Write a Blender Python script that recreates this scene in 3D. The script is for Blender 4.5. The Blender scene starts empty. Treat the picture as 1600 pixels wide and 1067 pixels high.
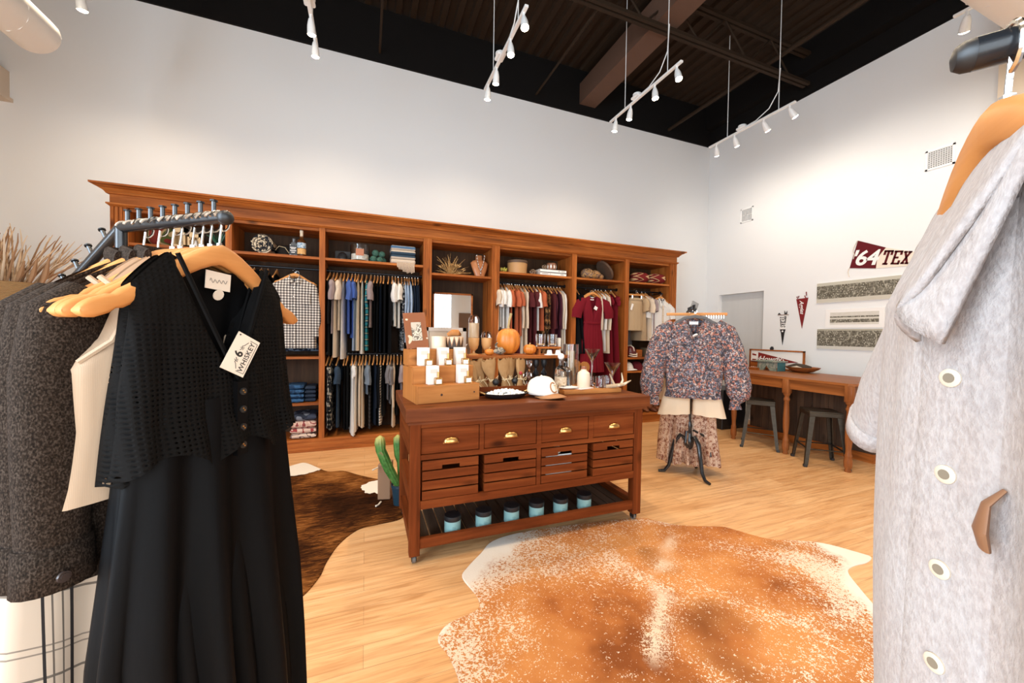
import bpy, bmesh, math, random
from math import sin, cos, pi, radians, sqrt
from mathutils import Vector, Matrix

S = bpy.context.scene
COL = S.collection
rnd = random.Random(7)

# ------------------------------------------------------------------ camera, world, exposure, daylight
F_PX = 590.5
cam_d = bpy.data.cameras.new('camera')
cam_d.sensor_width = 36.0
cam_d.lens = F_PX / 1600.0 * 36.0
cam_d.clip_start = 0.02
cam = bpy.data.objects.new('camera', cam_d)
COL.objects.link(cam)
_yaw, _pitch, _roll = radians(21.195), radians(-1.19), radians(0.865)
_f = Vector((sin(_yaw), cos(_yaw), 0)); _r = Vector((cos(_yaw), -sin(_yaw), 0)); _u = Vector((0, 0, 1))
_f2 = _f * cos(_pitch) + _u * sin(_pitch); _u2 = _u * cos(_pitch) - _f * sin(_pitch)
_r3 = _r * cos(_roll) + _u2 * sin(_roll); _u3 = _u2 * cos(_roll) - _r * sin(_roll)
_m = Matrix((_r3, _u3, -_f2)).transposed().to_4x4()
_m.translation = (0, 0, 1.4)
cam.matrix_world = _m
S.camera = cam

S.view_settings.view_transform = 'Standard'
S.view_settings.look = 'None'
S.view_settings.exposure = -0.08
S.view_settings.gamma = 1.0
S.view_settings.use_curve_mapping = False

W = bpy.data.worlds.new('world'); S.world = W
W.use_nodes = True
W.node_tree.nodes['Background'].inputs[0].default_value = (0.80, 0.90, 1.0, 1)
W.node_tree.nodes['Background'].inputs[1].default_value = 1.3

def area_light(name, loc, rot, sx, sy, power, color):
    d = bpy.data.lights.new(name, 'AREA'); d.shape = 'RECTANGLE'; d.size = sx; d.size_y = sy
    d.energy = power; d.color = color
    o = bpy.data.objects.new(name, d); COL.objects.link(o); o.location = loc; o.rotation_euler = rot
    return o
# daylight through the shop windows (front wall behind the camera, and the left-hand return)
area_light('window_daylight', (.38, -2.42, 1.75), (radians(90), 0, 0), 4.6, 2.7, 190, (0.86, 0.94, 1.0))
area_light('window_daylight', (-3.22, -0.6, 2.25), (radians(90), 0, radians(-90)), 2.6, 3.4, 430, (0.70, 0.85, 1.0))

# ------------------------------------------------------------------ helpers
class MB:
    """collects shapes and links them as ONE mesh object"""
    def __init__(self):
        self.bm = bmesh.new()
    def _faces(self, vs, quads):
        out = []
        for q in quads:
            try: out.append(self.bm.faces.new([vs[i] for i in q]))
            except ValueError: pass
        return out
    def box(self, x0, x1, y0, y1, z0, z1, bev=0.0, rot=None, seg=1):
        vs = [self.bm.verts.new(p) for p in ((x0,y0,z0),(x1,y0,z0),(x1,y1,z0),(x0,y1,z0),(x0,y0,z1),(x1,y0,z1),(x1,y1,z1),(x0,y1,z1))]
        fs = self._faces(vs, ((0,3,2,1),(4,5,6,7),(0,1,5,4),(1,2,6,5),(2,3,7,6),(3,0,4,7)))
        if rot is not None:
            M, c = rot
            for v in vs: v.co = M @ (v.co - Vector(c)) + Vector(c)
        if bev:
            es = list({e for f in fs for e in f.edges})
            bmesh.ops.bevel(self.bm, geom=es, offset=bev, segments=seg, affect='EDGES', profile=0.6)
        return self
    def loft(self, rings, cap0=True, cap1=True, closed=True):
        R = [[self.bm.verts.new(p) for p in r] for r in rings]
        n = len(R[0])
        for a, b in zip(R[:-1], R[1:]):
            for i in range(n if closed else n - 1):
                j = (i + 1) % n
                try: self.bm.faces.new((a[i], a[j], b[j], b[i]))
                except ValueError: pass
        if cap0 and n > 2:
            try: self.bm.faces.new(R[0][::-1])
            except ValueError: pass
        if cap1 and n > 2:
            try: self.bm.faces.new(R[-1])
            except ValueError: pass
        return self
    def tube(self, pts, rad, n=8, cap=True, flat=1.0, up=None, cap0=None, cap1=None, ph=0.0):
        pts = [Vector(p) for p in pts]
        k = len(pts)
        rs = rad if isinstance(rad, (list, tuple)) else [rad] * k
        T = []
        for i in range(k):
            a = pts[max(i-1, 0)]; b = pts[min(i+1, k-1)]
            t = (b - a); T.append(t.normalized() if t.length > 1e-9 else Vector((0,0,1)))
        ref = Vector(up) if up is not None else (Vector((0,0,1)) if abs(T[0].z) < 0.9 else Vector((1,0,0)))
        N = (ref - T[0]*ref.dot(T[0])).normalized()
        rings = []
        for i in range(k):
            N = (N - T[i]*N.dot(T[i]))
            N = N.normalized() if N.length > 1e-6 else Vector((1,0,0))
            B = T[i].cross(N)
            rings.append([pts[i] + (N*cos(2*pi*j/n+ph) + B*sin(2*pi*j/n+ph)*flat) * rs[i] for j in range(n)])
        self.loft(rings, cap if cap0 is None else cap0, cap if cap1 is None else cap1)
        return self
    def cyl(self, p0, p1, r0, r1=None, n=14, cap=True):
        return self.tube([p0, p1], [r0, r0 if r1 is None else r1], n, cap)
    def lathe(self, prof, c=(0,0,0), n=20, cap0=True, cap1=True, sx=1.0, sy=1.0, lob=0, lamp=0.0):
        rings = []
        for r, z in prof:
            rings.append([(c[0] + r*sx*cos(2*pi*i/n)*(1 + lamp*abs(cos(lob*pi*i/n)) if lob else 1), c[1] + r*sy*sin(2*pi*i/n)*(1 + lamp*abs(cos(lob*pi*i/n)) if lob else 1), c[2] + z) for i in range(n)])
        return self.loft(rings, cap0, cap1)
    def ball(self, c, r, n=12, m=8, sx=1, sy=1, sz=1):
        return self.lathe([(max(1e-4, r*sin(pi*i/m)), -r*sz*cos(pi*i/m)) for i in range(m+1)], c, n, sx=sx, sy=sy)
    def prism(self, poly, ext):
        ext = Vector(ext)
        a = [self.bm.verts.new(p) for p in poly]; b = [self.bm.verts.new(Vector(p) + ext) for p in poly]
        n = len(a)
        self.bm.faces.new(a[::-1]); self.bm.faces.new(b)
        for i in range(n):
            j = (i+1) % n; self.bm.faces.new((a[i], a[j], b[j], b[i]))
        return self
    def sheet(self, grid):
        return self.loft(grid, False, False, closed=False)
    def fix(self, M):
        for v in self.bm.verts: v.co = M @ v.co
        return self
    def build(self, name, m, parent=None, smooth=35, solid=0.0):
        bm = self.bm
        bmesh.ops.recalc_face_normals(bm, faces=bm.faces)
        if parent is not None:
            off = Vector(parent.get('_o', (0,0,0)))
            for v in bm.verts: v.co -= off
        me = bpy.data.meshes.new(name); bm.to_mesh(me); bm.free()
        if isinstance(m, (list, tuple)):
            for k in m: me.materials.append(k)
        else: me.materials.append(m)
        if smooth:
            me.shade_smooth()
            if smooth < 180: me.set_sharp_from_angle(angle=radians(smooth))
        o = bpy.data.objects.new(name, me); COL.objects.link(o)
        if parent is not None:
            o.parent = parent; o['_o'] = list(parent.get('_o', (0., 0., 0.)))
        if solid:
            md = o.modifiers.new('thickness', 'SOLIDIFY'); md.thickness = solid; md.offset = 0
        return o

_origin = {}
def tag(o, label=None, cat=None, group=None, kind=None):
    if label: o['label'] = label
    if cat: o['category'] = cat
    if group: o['group'] = group
    if kind: o['kind'] = kind
    return o
def thing(name, label, cat, loc=(0,0,0), group=None):
    o = bpy.data.objects.new(name, None); COL.objects.link(o)
    o.empty_display_size = 0.05
    o.location = loc
    o['_o'] = [float(c) for c in loc]        # meshes are written in world coordinates and shifted to this origin
    return tag(o, label, cat, group)
def struct(name, mb, m, parent=None, smooth=35):
    o = mb.build(name, m, parent, smooth)
    if parent is None: o['kind'] = 'structure'
    return o
def copy_tree(o, parent=None):
    c = o.copy(); COL.objects.link(c)
    if parent is not None: c.parent = parent
    for ch in list(o.children): copy_tree(ch, c)
    return c

# ------------------------------------------------------------------ materials
def mat(name, col=(.5,.5,.5), rough=.5, metal=0., spec=None, trans=0., alpha=1., ior=None, emit=None, estr=0., sheen=0.):
    m = bpy.data.materials.new(name); m.use_nodes = True
    b = m.node_tree.nodes['Principled BSDF']
    b.inputs['Base Color'].default_value = (*col, 1); b.inputs['Roughness'].default_value = rough
    b.inputs['Metallic'].default_value = metal
    if spec is None and rough >= .75 and not metal: spec = .12
    if spec is not None: b.inputs['Specular IOR Level'].default_value = spec
    if trans: b.inputs['Transmission Weight'].default_value = trans
    if ior: b.inputs['IOR'].default_value = ior
    if sheen: b.inputs['Sheen Weight'].default_value = sheen; b.inputs['Sheen Roughness'].default_value = .5
    if emit: b.inputs['Emission Color'].default_value = (*emit, 1); b.inputs['Emission Strength'].default_value = estr
    return m
class NT:
    """tiny node helper"""
    def __init__(self, m):
        self.m = m; self.t = m.node_tree; self.b = self.t.nodes['Principled BSDF']
        self.tc = self.t.nodes.new('ShaderNodeTexCoord')
    def n(self, ty, **kw):
        x = self.t.nodes.new(ty)
        for k, v in kw.items(): setattr(x, k, v)
        return x
    def l(self, a, b): self.t.links.new(a, b)
    def vec(self, sc=(1,1,1), rot=(0,0,0), loc=(0,0,0), co='Object'):
        x = self.n('ShaderNodeMapping'); x.inputs['Scale'].default_value = sc; x.inputs['Rotation'].default_value = rot; x.inputs['Location'].default_value = loc
        self.l(self.tc.outputs[co], x.inputs['Vector']); return x.outputs[0]
    def noise(self, v, scale=5., det=3., ro=.55, dist=0.):
        x = self.n('ShaderNodeTexNoise'); self.l(v, x.inputs['Vector'])
        x.inputs['Scale'].default_value = scale; x.inputs['Detail'].default_value = det; x.inputs['Roughness'].default_value = ro; x.inputs['Distortion'].default_value = dist
        return x.outputs['Fac']
    def voro(self, v, scale=5., out='Distance', feat='F1'):
        x = self.n('ShaderNodeTexVoronoi', feature=feat); self.l(v, x.inputs['Vector']); x.inputs['Scale'].default_value = scale
        return x.outputs[out]
    def wave(self, v, scale=5., dist=0., axis='X', prof='SIN', det=2., dsc=1.):
        x = self.n('ShaderNodeTexWave', bands_direction=axis, wave_profile=prof); self.l(v, x.inputs['Vector'])
        x.inputs['Scale'].default_value = scale; x.inputs['Distortion'].default_value = dist; x.inputs['Detail'].default_value = det; x.inputs['Detail Scale'].default_value = dsc
        return x.outputs['Fac']
    def ramp(self, f, stops, const=False):
        x = self.n('ShaderNodeValToRGB'); e = x.color_ramp.elements
        if const: x.color_ramp.interpolation = 'CONSTANT'
        while len(e) < len(stops): e.new(.5)
        for i, (p, c) in enumerate(stops):
            e[i].position = p; e[i].color = (*c, 1) if isinstance(c, (tuple, list)) else (c, c, c, 1)
        self.l(f, x.inputs[0]); return x.outputs[0]
    def mix(self, f, a, b, mode='MIX'):
        x = self.n('ShaderNodeMix', data_type='RGBA', blend_type=mode)
        for s, i in ((f, 0), (a, 6), (b, 7)):
            if isinstance(s, (int, float)): x.inputs[i].default_value = s
            elif isinstance(s, tuple): x.inputs[i].default_value = (*s, 1)
            else: self.l(s, x.inputs[i])
        return x.outputs[2]
    def math(self, op, a, b=0.):
        x = self.n('ShaderNodeMath', operation=op)
        for s, i in ((a, 0), (b, 1)):
            if isinstance(s, (int, float)): x.inputs[i].default_value = s
            else: self.l(s, x.inputs[i])
        return x.outputs[0]
    def sep(self, v):
        x = self.n('ShaderNodeSeparateXYZ'); self.l(v, x.inputs[0]); return x.outputs
    def col(self, s): self.l(s, self.b.inputs['Base Color']); return self
    def bump(self, h, st=.2, d=.01):
        x = self.n('ShaderNodeBump'); x.inputs['Strength'].default_value = st; x.inputs['Distance'].default_value = d
        self.l(h, x.inputs['Height']); self.l(x.outputs[0], self.b.inputs['Normal']); return self

def wood(name, axis, lo, mid, hi, rough=.5, sc=1., knots=True, bump=.08, spec=.18):
    m = mat(name, mid, rough, spec=spec); N = NT(m)
    st = [14*sc, 14*sc, 14*sc]; st['XYZ'.index(axis)] = .9*sc
    v = N.vec(tuple(st))
    g = N.noise(v, 1., 6., .62, .5)
    g2 = N.noise(N.vec(tuple(x*4 for x in st)), 1., 3., .6)
    base = N.ramp(g, [(.28, lo), (.52, mid), (.75, hi)])
    c = N.mix(N.ramp(g2, [(.35, .0), (.7, .38)]), base, lo)
    if knots:
        kst = [5*sc]*3; kst['XYZ'.index(axis)] = 2.2*sc
        k = N.voro(N.vec(tuple(kst)), 1.)
        c = N.mix(N.ramp(k, [(.05, .85), (.16, 0.)]), c, tuple(x*.35 for x in lo))
    N.col(c)
    if bump: N.bump(g2, bump, .004)
    return m
WL, WM_, WH = (.16,.042,.008), (.41,.118,.022), (.60,.22,.052)
WX = wood('walnut_stain_x', 'X', WL, WM_, WH); WY = wood('walnut_stain_y', 'Y', WL, WM_, WH); WZ = wood('walnut_stain_z', 'Z', WL, WM_, WH)
IL, IM_, IH = (.075,.016,.0035), (.165,.037,.0085), (.25,.068,.017)
IX = wood('red_stain_x', 'X', IL, IM_, IH, .6, spec=.07); IY = wood('red_stain_y', 'Y', IL, IM_, IH, .6, spec=.07); IZ = wood('red_stain_z', 'Z', IL, IM_, IH, .6, spec=.07)
ITOP = wood('red_stain_top', 'X', (.075,.018,.005), (.16,.042,.012), (.24,.075,.022), .38, spec=.16)
PX = wood('cedar_x', 'X', (.30,.105,.025), (.46,.18,.048), (.58,.26,.085), .55); PZ = wood('cedar_z', 'Z', (.30,.105,.025), (.46,.18,.048), (.58,.26,.085), .55)
BACKW = wood('wardrobe_back', 'Z', (.03,.014,.006), (.06,.028,.012), (.10,.047,.02), .6)  # shade inside the bays put into the colour, darker than the wardrobe's stain
TX = wood('table_stain_y', 'Y', (.16,.050,.013), (.33,.112,.030), (.44,.17,.052), .4); TZ = wood('table_stain_z', 'Z', (.13,.04,.011), (.28,.092,.026), (.38,.14,.043), .45)
HANG = wood('hanger_maple', 'X', (.50,.20,.055), (.61,.265,.083), (.69,.34,.12), .45, knots=False, bump=0)
DARKSLAT = wood('grey_slats', 'Y', (.045,.026,.016), (.08,.05,.032), (.12,.08,.055), .5, knots=False)
WHITE = mat('white_paint', (.86,.855,.84), .55)
CEILBLK = mat('black_ceiling_paint', (.0065,.0055,.0050), .8)
STEELBLK = mat('black_steel_deck', (.028,.017,.010), .75)
DUCTBR = mat('brown_duct', (.11,.062,.042), .75)
LAMPW = mat('white_enamel', (.8,.8,.78), .35)
GLOW = mat('lamp_glow', (1,1,1), .4, emit=(1.,.80,.52), estr=60.)
BLACKM = mat('black_metal', (.010,.011,.013), .26, .0, .55)
BLACKP = mat('black_plastic', (.012,.012,.013), .45)
CHROME = mat('chrome_wire', (.75,.74,.72), .18, 1.)
BRASS = mat('brass', (.62,.36,.13), .3, 1.)
GLASS = mat('clear_glass', (.97,.98,.98), .02, trans=1., ior=1.45)
WHITEC = mat('white_card', (.86,.83,.79), .6)
PAPER = mat('cream_card', (.80,.68,.55), .7)
INK = mat('black_ink', (.02,.015,.012), .6)
CERAM = mat('white_ceramic', (.85,.83,.80), .2)
MAROON = mat('maroon_felt', (.115,.012,.016), .85)
CREAMF = mat('cream_felt', (.80,.70,.58), .85)
ORANGE = mat('pumpkin_orange', (.72,.22,.03), .45)
BEIGE = mat('beige_plaster', (.63,.50,.36), .7)

# ================================================================== the room
XR, YB, ZW = 6.0, 5.36, 4.935          # right wall, back wall, top of the white paint
XL, YF, ZC = -3.42, -2.55, 5.62        # left wall, front wall, steel deck
wallw = mat('wall_paint', (.79,.785,.77), .6); N = NT(wallw); N.bump(N.noise(N.vec(), 60., 3.), .04, .003)
# oak floor: boards run along the back wall
floorm = mat('oak_boards', (.6,.36,.17), .38); N = NT(floorm)
bk = N.n('ShaderNodeTexBrick'); N.l(N.vec(), bk.inputs['Vector'])
bk.offset = .37; bk.inputs['Scale'].default_value = 1.; bk.inputs['Brick Width'].default_value = 1.25; bk.inputs['Row Height'].default_value = .127
bk.inputs['Mortar Size'].default_value = .0012; bk.inputs['Mortar Smooth'].default_value = .1; bk.inputs['Bias'].default_value = 0.
bk.inputs['Color1'].default_value = (0,0,0,1); bk.inputs['Color2'].default_value = (1,1,1,1); bk.inputs['Mortar'].default_value = (.5,.5,.5,1)
board = N.ramp(bk.outputs['Color'], [(0., (.60,.315,.130)), (.5, (.70,.395,.180)), (1., (.78,.48,.24))])
gr = N.noise(N.vec((2.2, 34., 1.)), 1., 5., .62, 1.2)
streak = N.ramp(gr, [(.33, (.42,.185,.064)), (.48, (.70,.38,.162)), (.72, (.86,.57,.30))])
cath = N.noise(N.vec((.9, 9., 1.)), 1., 3., .5, 1.6)
c = N.mix(.55, board, streak)
c = N.mix(N.ramp(cath, [(.52, 0.), (.68, .4)]), c, (.40,.165,.05))
c = N.mix(N.math('MULTIPLY', bk.outputs['Fac'], .55), c, (.22,.10,.04))
N.col(c); N.l(N.ramp(gr, [(.3, .34), (.7, .46)]), N.b.inputs['Roughness'])
b = MB(); b.box(XL-.2, XR+.3, YF-.2, YB+.2, -.08, 0.); struct('floor', b, floorm, smooth=0)

b = MB(); b.box(XL-.2, XR+.2, YB, YB+.14, 0, ZW); struct('wall_back', b, wallw, smooth=0)
b = MB(); b.box(XL-.2, XR+.2, YB-.03, YB+.14, ZW, ZC); struct('wall_back_upper', b, CEILBLK, smooth=0)
DY0, DY1, DZ = 4.245, 5.075, 2.155
b = MB(); b.box(XR, XR+.14, DY1, YB, 0, ZW); b.box(XR, XR+.14, YF-.14, DY0, 0, ZW); b.box(XR, XR+.14, DY0, DY1, DZ, ZW)
struct('wall_right', b, wallw, smooth=0)
b = MB(); b.box(XR-.02, XR+.14, YF, YB-.03, ZW, ZC); b.box(XR-.16, XR-.02, YF, YB-.03, ZW+.28, ZC); struct('wall_right_upper', b, CEILBLK, smooth=0)
piern = mat('tan_pier_paint', (.55,.46,.36), .6)
b = MB(); b.box(XR-.22, XR, YF, 1.80, 0, ZW); struct('wall_right_pier', b, piern, smooth=0)
doorm = mat('grey_door', (.56,.56,.545), .5); N = NT(doorm); N.col(N.mix(N.noise(N.vec((9,9,.7)), 1., 3.), (.52,.52,.505), (.60,.60,.585)))
d = MB(); d.box(XR+.07, XR+.11, DY0, DY1, .01, DZ); dro = struct('door_1', d, doorm, smooth=0)
d = MB(); d.tube([(XR+.07, DY1-.07, 1.02), (XR+.03, DY1-.07, 1.02), (XR+.03, DY1-.18, 1.02)], .011); d.build('door_handle', CHROME, dro)
lwall = mat('wall_paint_tan', (.66,.55,.43), .6)
b = MB()
b.box(XL-.14, XL, .9, YB, 0, ZW); b.box(XL-.14, XL, YF-.14, -2.1, 0, ZW); b.box(XL-.14, XL, -2.1, .9, 0, .45); b.box(XL-.14, XL, -2.1, .9, 4.0, ZW)
struct('wall_left', b, lwall, smooth=0)
b = MB(); b.box(XL-.1, XL, YF, YB, ZW, ZC); struct('wall_left_upper', b, CEILBLK, smooth=0)
b = MB(); b.box(XL, -3.31, .95, YB, 3.64, 3.92); b.box(XL, -3.285, .95, YB, 3.62, 3.655); struct('trim_1', b, lwall, smooth=0)
# front wall with the shop window, behind the camera
b = MB()
b.box(XL-.14, -1.95, YF-.14, YF, 0, ZW); b.box(2.72, XR+.14, YF-.14, YF, 0, ZW)
b.box(-1.95, 2.72, YF-.14, YF, 0, .35); b.box(-1.95, 2.72, YF-.14, YF, 3.15, ZW)
struct('wall_front', b, wallw, smooth=0)
b = MB(); b.box(XL-.1, XR+.1, YF-.14, YF, ZW, ZC); struct('wall_front_upper', b, CEILBLK, smooth=0)
framem = mat('dark_bronze_frame', (.03,.026,.022), .4, .5)
def window(name, horizontal, a0, a1, p, z0, z1, k):
    f = MB()
    def bar(u0, u1, w0, w1):
        if horizontal: f.box(u0, u1, p-.09, p-.03, w0, w1)
        else: f.box(p-.09, p-.03, u0, u1, w0, w1)
    for i in range(k+1):
        u = a0 + (a1-a0)*i/k
        bar(max(a0, u-.03), min(a1, u+.03), z0, z1)
    bar(a0, a1, z0, z0+.05); bar(a0, a1, z1-.05, z1)
    fo = struct(name, f, framem, smooth=0)
    g = MB()
    if horizontal: g.box(a0, a1, p-.064, p-.058, z0, z1)
    else: g.box(p-.064, p-.058, a0, a1, z0, z1)
    g.build('pane', GLASS, fo, 0)
window('window_1', True, -1.95, 2.72, YF, .35, 3.15, 3)
b = MB(); b.box(2.98, 3.9, YF+.002, YF+.045, .01, 2.08); struct('door_2', b, mat('brown_door', (.16,.09,.055), .5), smooth=0)
q = thing('hanging_garland', 'long strands hung in the shop window, seen in the wardrobe mirror', 'window hanging', (2.36, -2.25, 2.95))
b = MB(); b.cyl((2.18, -2.25, 2.95), (2.56, -2.25, 2.95), .012, n=8); b.build('hanging_rod', BLACKM, q)
for i in range(12):
    b = MB(); x = 2.2+.03*i; b.tube([(x, -2.25, 2.94), (x+.006, -2.25, 2.4), (x, -2.25, 1.95-.12*(i % 3)), (x+.004, -2.25, 1.6-.12*(i % 3))], .0105, 6); b.build('strand', mat('strand_a', (.30,.24,.16), .9) if i % 2 else mat('strand_b', (.05,.05,.03), .9), q)
window('window_2', False, -2.1, .9, XL, .45, 4.0, 2)
for nm, bx in (('baseboard_right', (XR-.012, XR, 1.8, DY0, 0, .1)), ('baseboard_back', (4.83, XR, YB-.012, YB, 0, .1)), ('baseboard_left', (XL, XL+.012, .9, YB, 0, .1))):
    b = MB(); b.box(*bx); struct(nm, b, WHITE, smooth=0)

# ------------------------------------------------------------------ steel deck, joists, ducts
b = MB(); pr = []
x = XL-.1
while x < XR+.1:
    pr += [(x, 0), (x+.045, 0), (x+.065, -.045), (x+.135, -.045), (x+.155, 0)]; x += .19
b.loft([[(px, YF-.1, ZC+.05+pz) for px, pz in pr], [(px, YB+.1, ZC+.05+pz) for px, pz in pr]], False, False, closed=False)
b.box(XL-.2, XR+.2, YF-.2, YB+.2, ZC+.06, ZC+.10)
struct('ceiling', b, STEELBLK, smooth=0)
def joist(y):
    j = MB()
    for dz in (0, .42):
        j.box(XL, XR-.16, y-.05, y-.012, 4.99+dz, 5.03+dz); j.box(XL, XR-.16, y+.012, y+.05, 4.99+dz, 5.03+dz)
    xx = XL+.1; k = 0
    while xx < XR-.6:
        j.cyl((xx, y, 5.01 if k % 2 else 5.43), (xx+.42, y, 5.43 if k % 2 else 5.01), .012, n=6); xx += .42; k += 1
    tag(struct('trim_joist', j, STEELBLK, smooth=0))
for y in (3.60, 1.75, -.1, -1.9): joist(y)
b = MB(); b.box(3.16, 3.45, YF, YB-.03, 5.08, 5.40)
tag(b.build('air_duct', DUCTBR, smooth=0), 'long brown rectangular air duct under the black ceiling deck', 'duct')
for (x, z, r, lb) in ((2.40, 5.05, .016, 'thin black conduit under the ceiling, left of the brown duct'), (4.98, 5.05, .028, 'thick black pipe under the ceiling, nearest the right wall'), (.15, 5.05, .016, 'thin black conduit under the ceiling, leftmost of the pipes')):
    b = MB(); b.cyl((x, YF, z), (x, YB-.03, z), r, n=10)
    tag(b.build('ceiling_conduit', STEELBLK), lb, 'pipe')
ductw = mat('white_duct', (.80,.77,.71), .45)
def spiral_duct(name, a, e, r, lb):
    t = thing(name, lb, 'duct', a)
    d = MB(); d.tube([a, e], r, n=36); d.build('duct_tube', ductw, t, 50)
    a, e = Vector(a), Vector(e); L = (e-a).length; u = (e-a)/L
    p = Vector((-u.y, u.x, 0)); q = Vector((0,0,1)); k = MB(); n = int(L/.1)
    k.tube([a + u*L*i/(n*4) + (p*cos(i*2*pi/12) + q*sin(i*2*pi/12))*(r+.0005) for i in range(n*4+1)], .004, n=4)
    k.build('spiral_seam', ductw, t)
spiral_duct('spiral_duct', (-2.33, 4.0, 3.60), (-2.33, YF, 3.60), .145, 'round white spiral duct ending above the left side of the wardrobe')
spiral_duct('spiral_duct', (3.30, 1.02, 3.70), (XR-.22, 1.02, 3.70), .28, 'round white spiral duct at the top right, by the near end of right wall')

# ------------------------------------------------------------------ wall grilles
def grille(name, y0, y1, z0, z1, lb, rows, cols):
    t = thing(name, lb, 'vent', (XR, (y0+y1)/2, z0))
    f = MB(); w = .018
    f.box(XR-.012, XR-.001, y0, y1, z0, z0+w); f.box(XR-.012, XR-.001, y0, y1, z1-w, z1); f.box(XR-.012, XR-.001, y0, y0+w, z0, z1); f.box(XR-.012, XR-.001, y1-w, y1, z0, z1)
    f.build('frame', WHITE, t, 0)
    s = MB()
    for i in range(1, rows): z = z0 + (z1-z0)*i/rows; s.box(XR-.010, XR-.003, y0+w, y1-w, z-.004, z+.004)
    for i in range(1, cols): y = y0 + (y1-y0)*i/cols; s.box(XR-.010, XR-.003, y-.004, y+.004, z0+w, z1-w)
    s.build('louvre', WHITE, t, 0)
    k = MB(); k.box(XR-.003, XR-.0015, y0+w, y1-w, z0+w, z1-w); k.build('backing', mat('grille_dark', (.07,.065,.06), .8), t, 0)
grille('wall_grille', 2.15, 2.385, 3.335, 3.56, 'square white egg-crate air grille high on the right wall', 11, 12)
grille('wall_grille', 4.462, 4.682, 3.348, 3.583, 'small white slatted air grille on the right wall above the door', 2, 11)

# ------------------------------------------------------------------ track lights
def track(x, y0, y1, heads, lb, aims, power, far=True):
    z = 4.20
    wp = (.85, .85, 1.3, 1.3)
    t = thing('track_light', lb, 'lamp', (x, y1, z), 'white track lights under the ceiling')
    r = MB(); r.box(x-.017, x+.017, y0, y1, z-.01, z+.012, .003); r.build('track_rail', LAMPW, t)
    bx = MB(); bx.box(x-.045, x+.045, y0+.62, y0+.75, z+.012, z+.045, .01); bx.cyl((x, y0+.685, z+.04), (x, y0+.685, z+.06), .05, n=18); bx.build('power_feed', LAMPW, t)
    for yy in (y1-.30, y0+.2):
        w = MB(); w.cyl((x, yy, z), (x, yy, ZC), .0045, n=6); w.build('suspension_rod', LAMPW, t)
    cb = MB(); cb.tube([(x+.01, y0+.2, 4.72), (x+.012, y0+.22, 4.45), (x+.012, y0+.33, 4.30), (x+.01, y0+.5, 4.235), (x, y0+.62, 4.225)], .006, n=6); cb.build('cable', LAMPW, t)
    for i, y in enumerate(heads):
        tx, ty, tz = aims[i % len(aims)]
        d = Vector((tx, ty, tz)).normalized()
        p = Vector((x, y, z-.045))
        h = MB(); h.cyl((x, y, z-.01), (x, y, z-.05), .012, n=10)
        h.tube([p, p+d*.03, p+d*.055, p+d*.12], [.018, .027, .032, .036], n=18); ho = h.build('lamp_head', LAMPW, t)
        g = MB(); g.tube([p+d*.117, p+d*.124, p+d*.130], [.033, .031, .020], n=18); g.build('lamp_lens', GLOW, ho if False else t)
        l = bpy.data.lights.new('spot_beam', 'SPOT'); l.energy = power*((wp[i] if far else (.9 if x < 2 else 1.9)) if x < 4 else .62); l.color = (1., .80, .58) if x < 4 else (1., .90, .79); l.spot_size = radians(136); l.spot_blend = 1.; l.shadow_soft_size = .03
        o = bpy.data.objects.new('spot_beam', l); COL.objects.link(o); o.location = p + d*.14
        o.rotation_euler = d.to_track_quat('-Z', 'Y').to_euler(); o.parent = t; o.matrix_parent_inverse = Matrix.Translation(-Vector(t.location))
HY = (4.12, 3.83, 3.42, 3.10)
AIM = ((0.02, .24, -.97), (.03, .24, -.97), (0, -.12, -1), (0, -.28, -.96))
AIMR = ((.50, .3, -.80), (.60, .1, -.79), (.62, -.05, -.78), (.60, -.2, -.79))
POW = 44.
for x, nm in ((-2.22, 'white track light bar at far left, above the round duct'), (-.47, 'white three-lamp track light hanging left of centre'), (1.265, 'white track light bar with the brightest lamp, top centre'), (2.985, 'white track light bar in front of the brown air duct'), (4.735, 'white track light bar along the right wall in the far corner')):
    dy = .15 if x < -2 else 0.
    track(x, 3.03+dy, 4.24+dy, [h+dy for h in HY], nm, AIM if x < 4 else AIMR, POW)
AIM3 = ((.2, .35, -.9), (.35, .1, -.93), (.3, -.1, -.93), (.1, -.2, -.95))
AIM2 = ((0.0, .25, -.95), (.1, -.1, -1), (-.1, 0, -1), (0, -.3, -.95))
for x, nm in ((-2.22, 'white track light near the camera at the far left'), (-.47, 'white track light nearest the camera, left of centre'), (1.265, 'white track light overhead between the two clothes racks'), (2.985, 'white track light overhead behind the speckled coat'), (4.735, 'white track light along the right wall, next to the round duct')):
    track(x, .52, 1.74, (1.66, 1.37, .96, .64), nm, (AIM2 if x < 2 else AIM3) if x < 4 else AIMR, POW, False)

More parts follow.
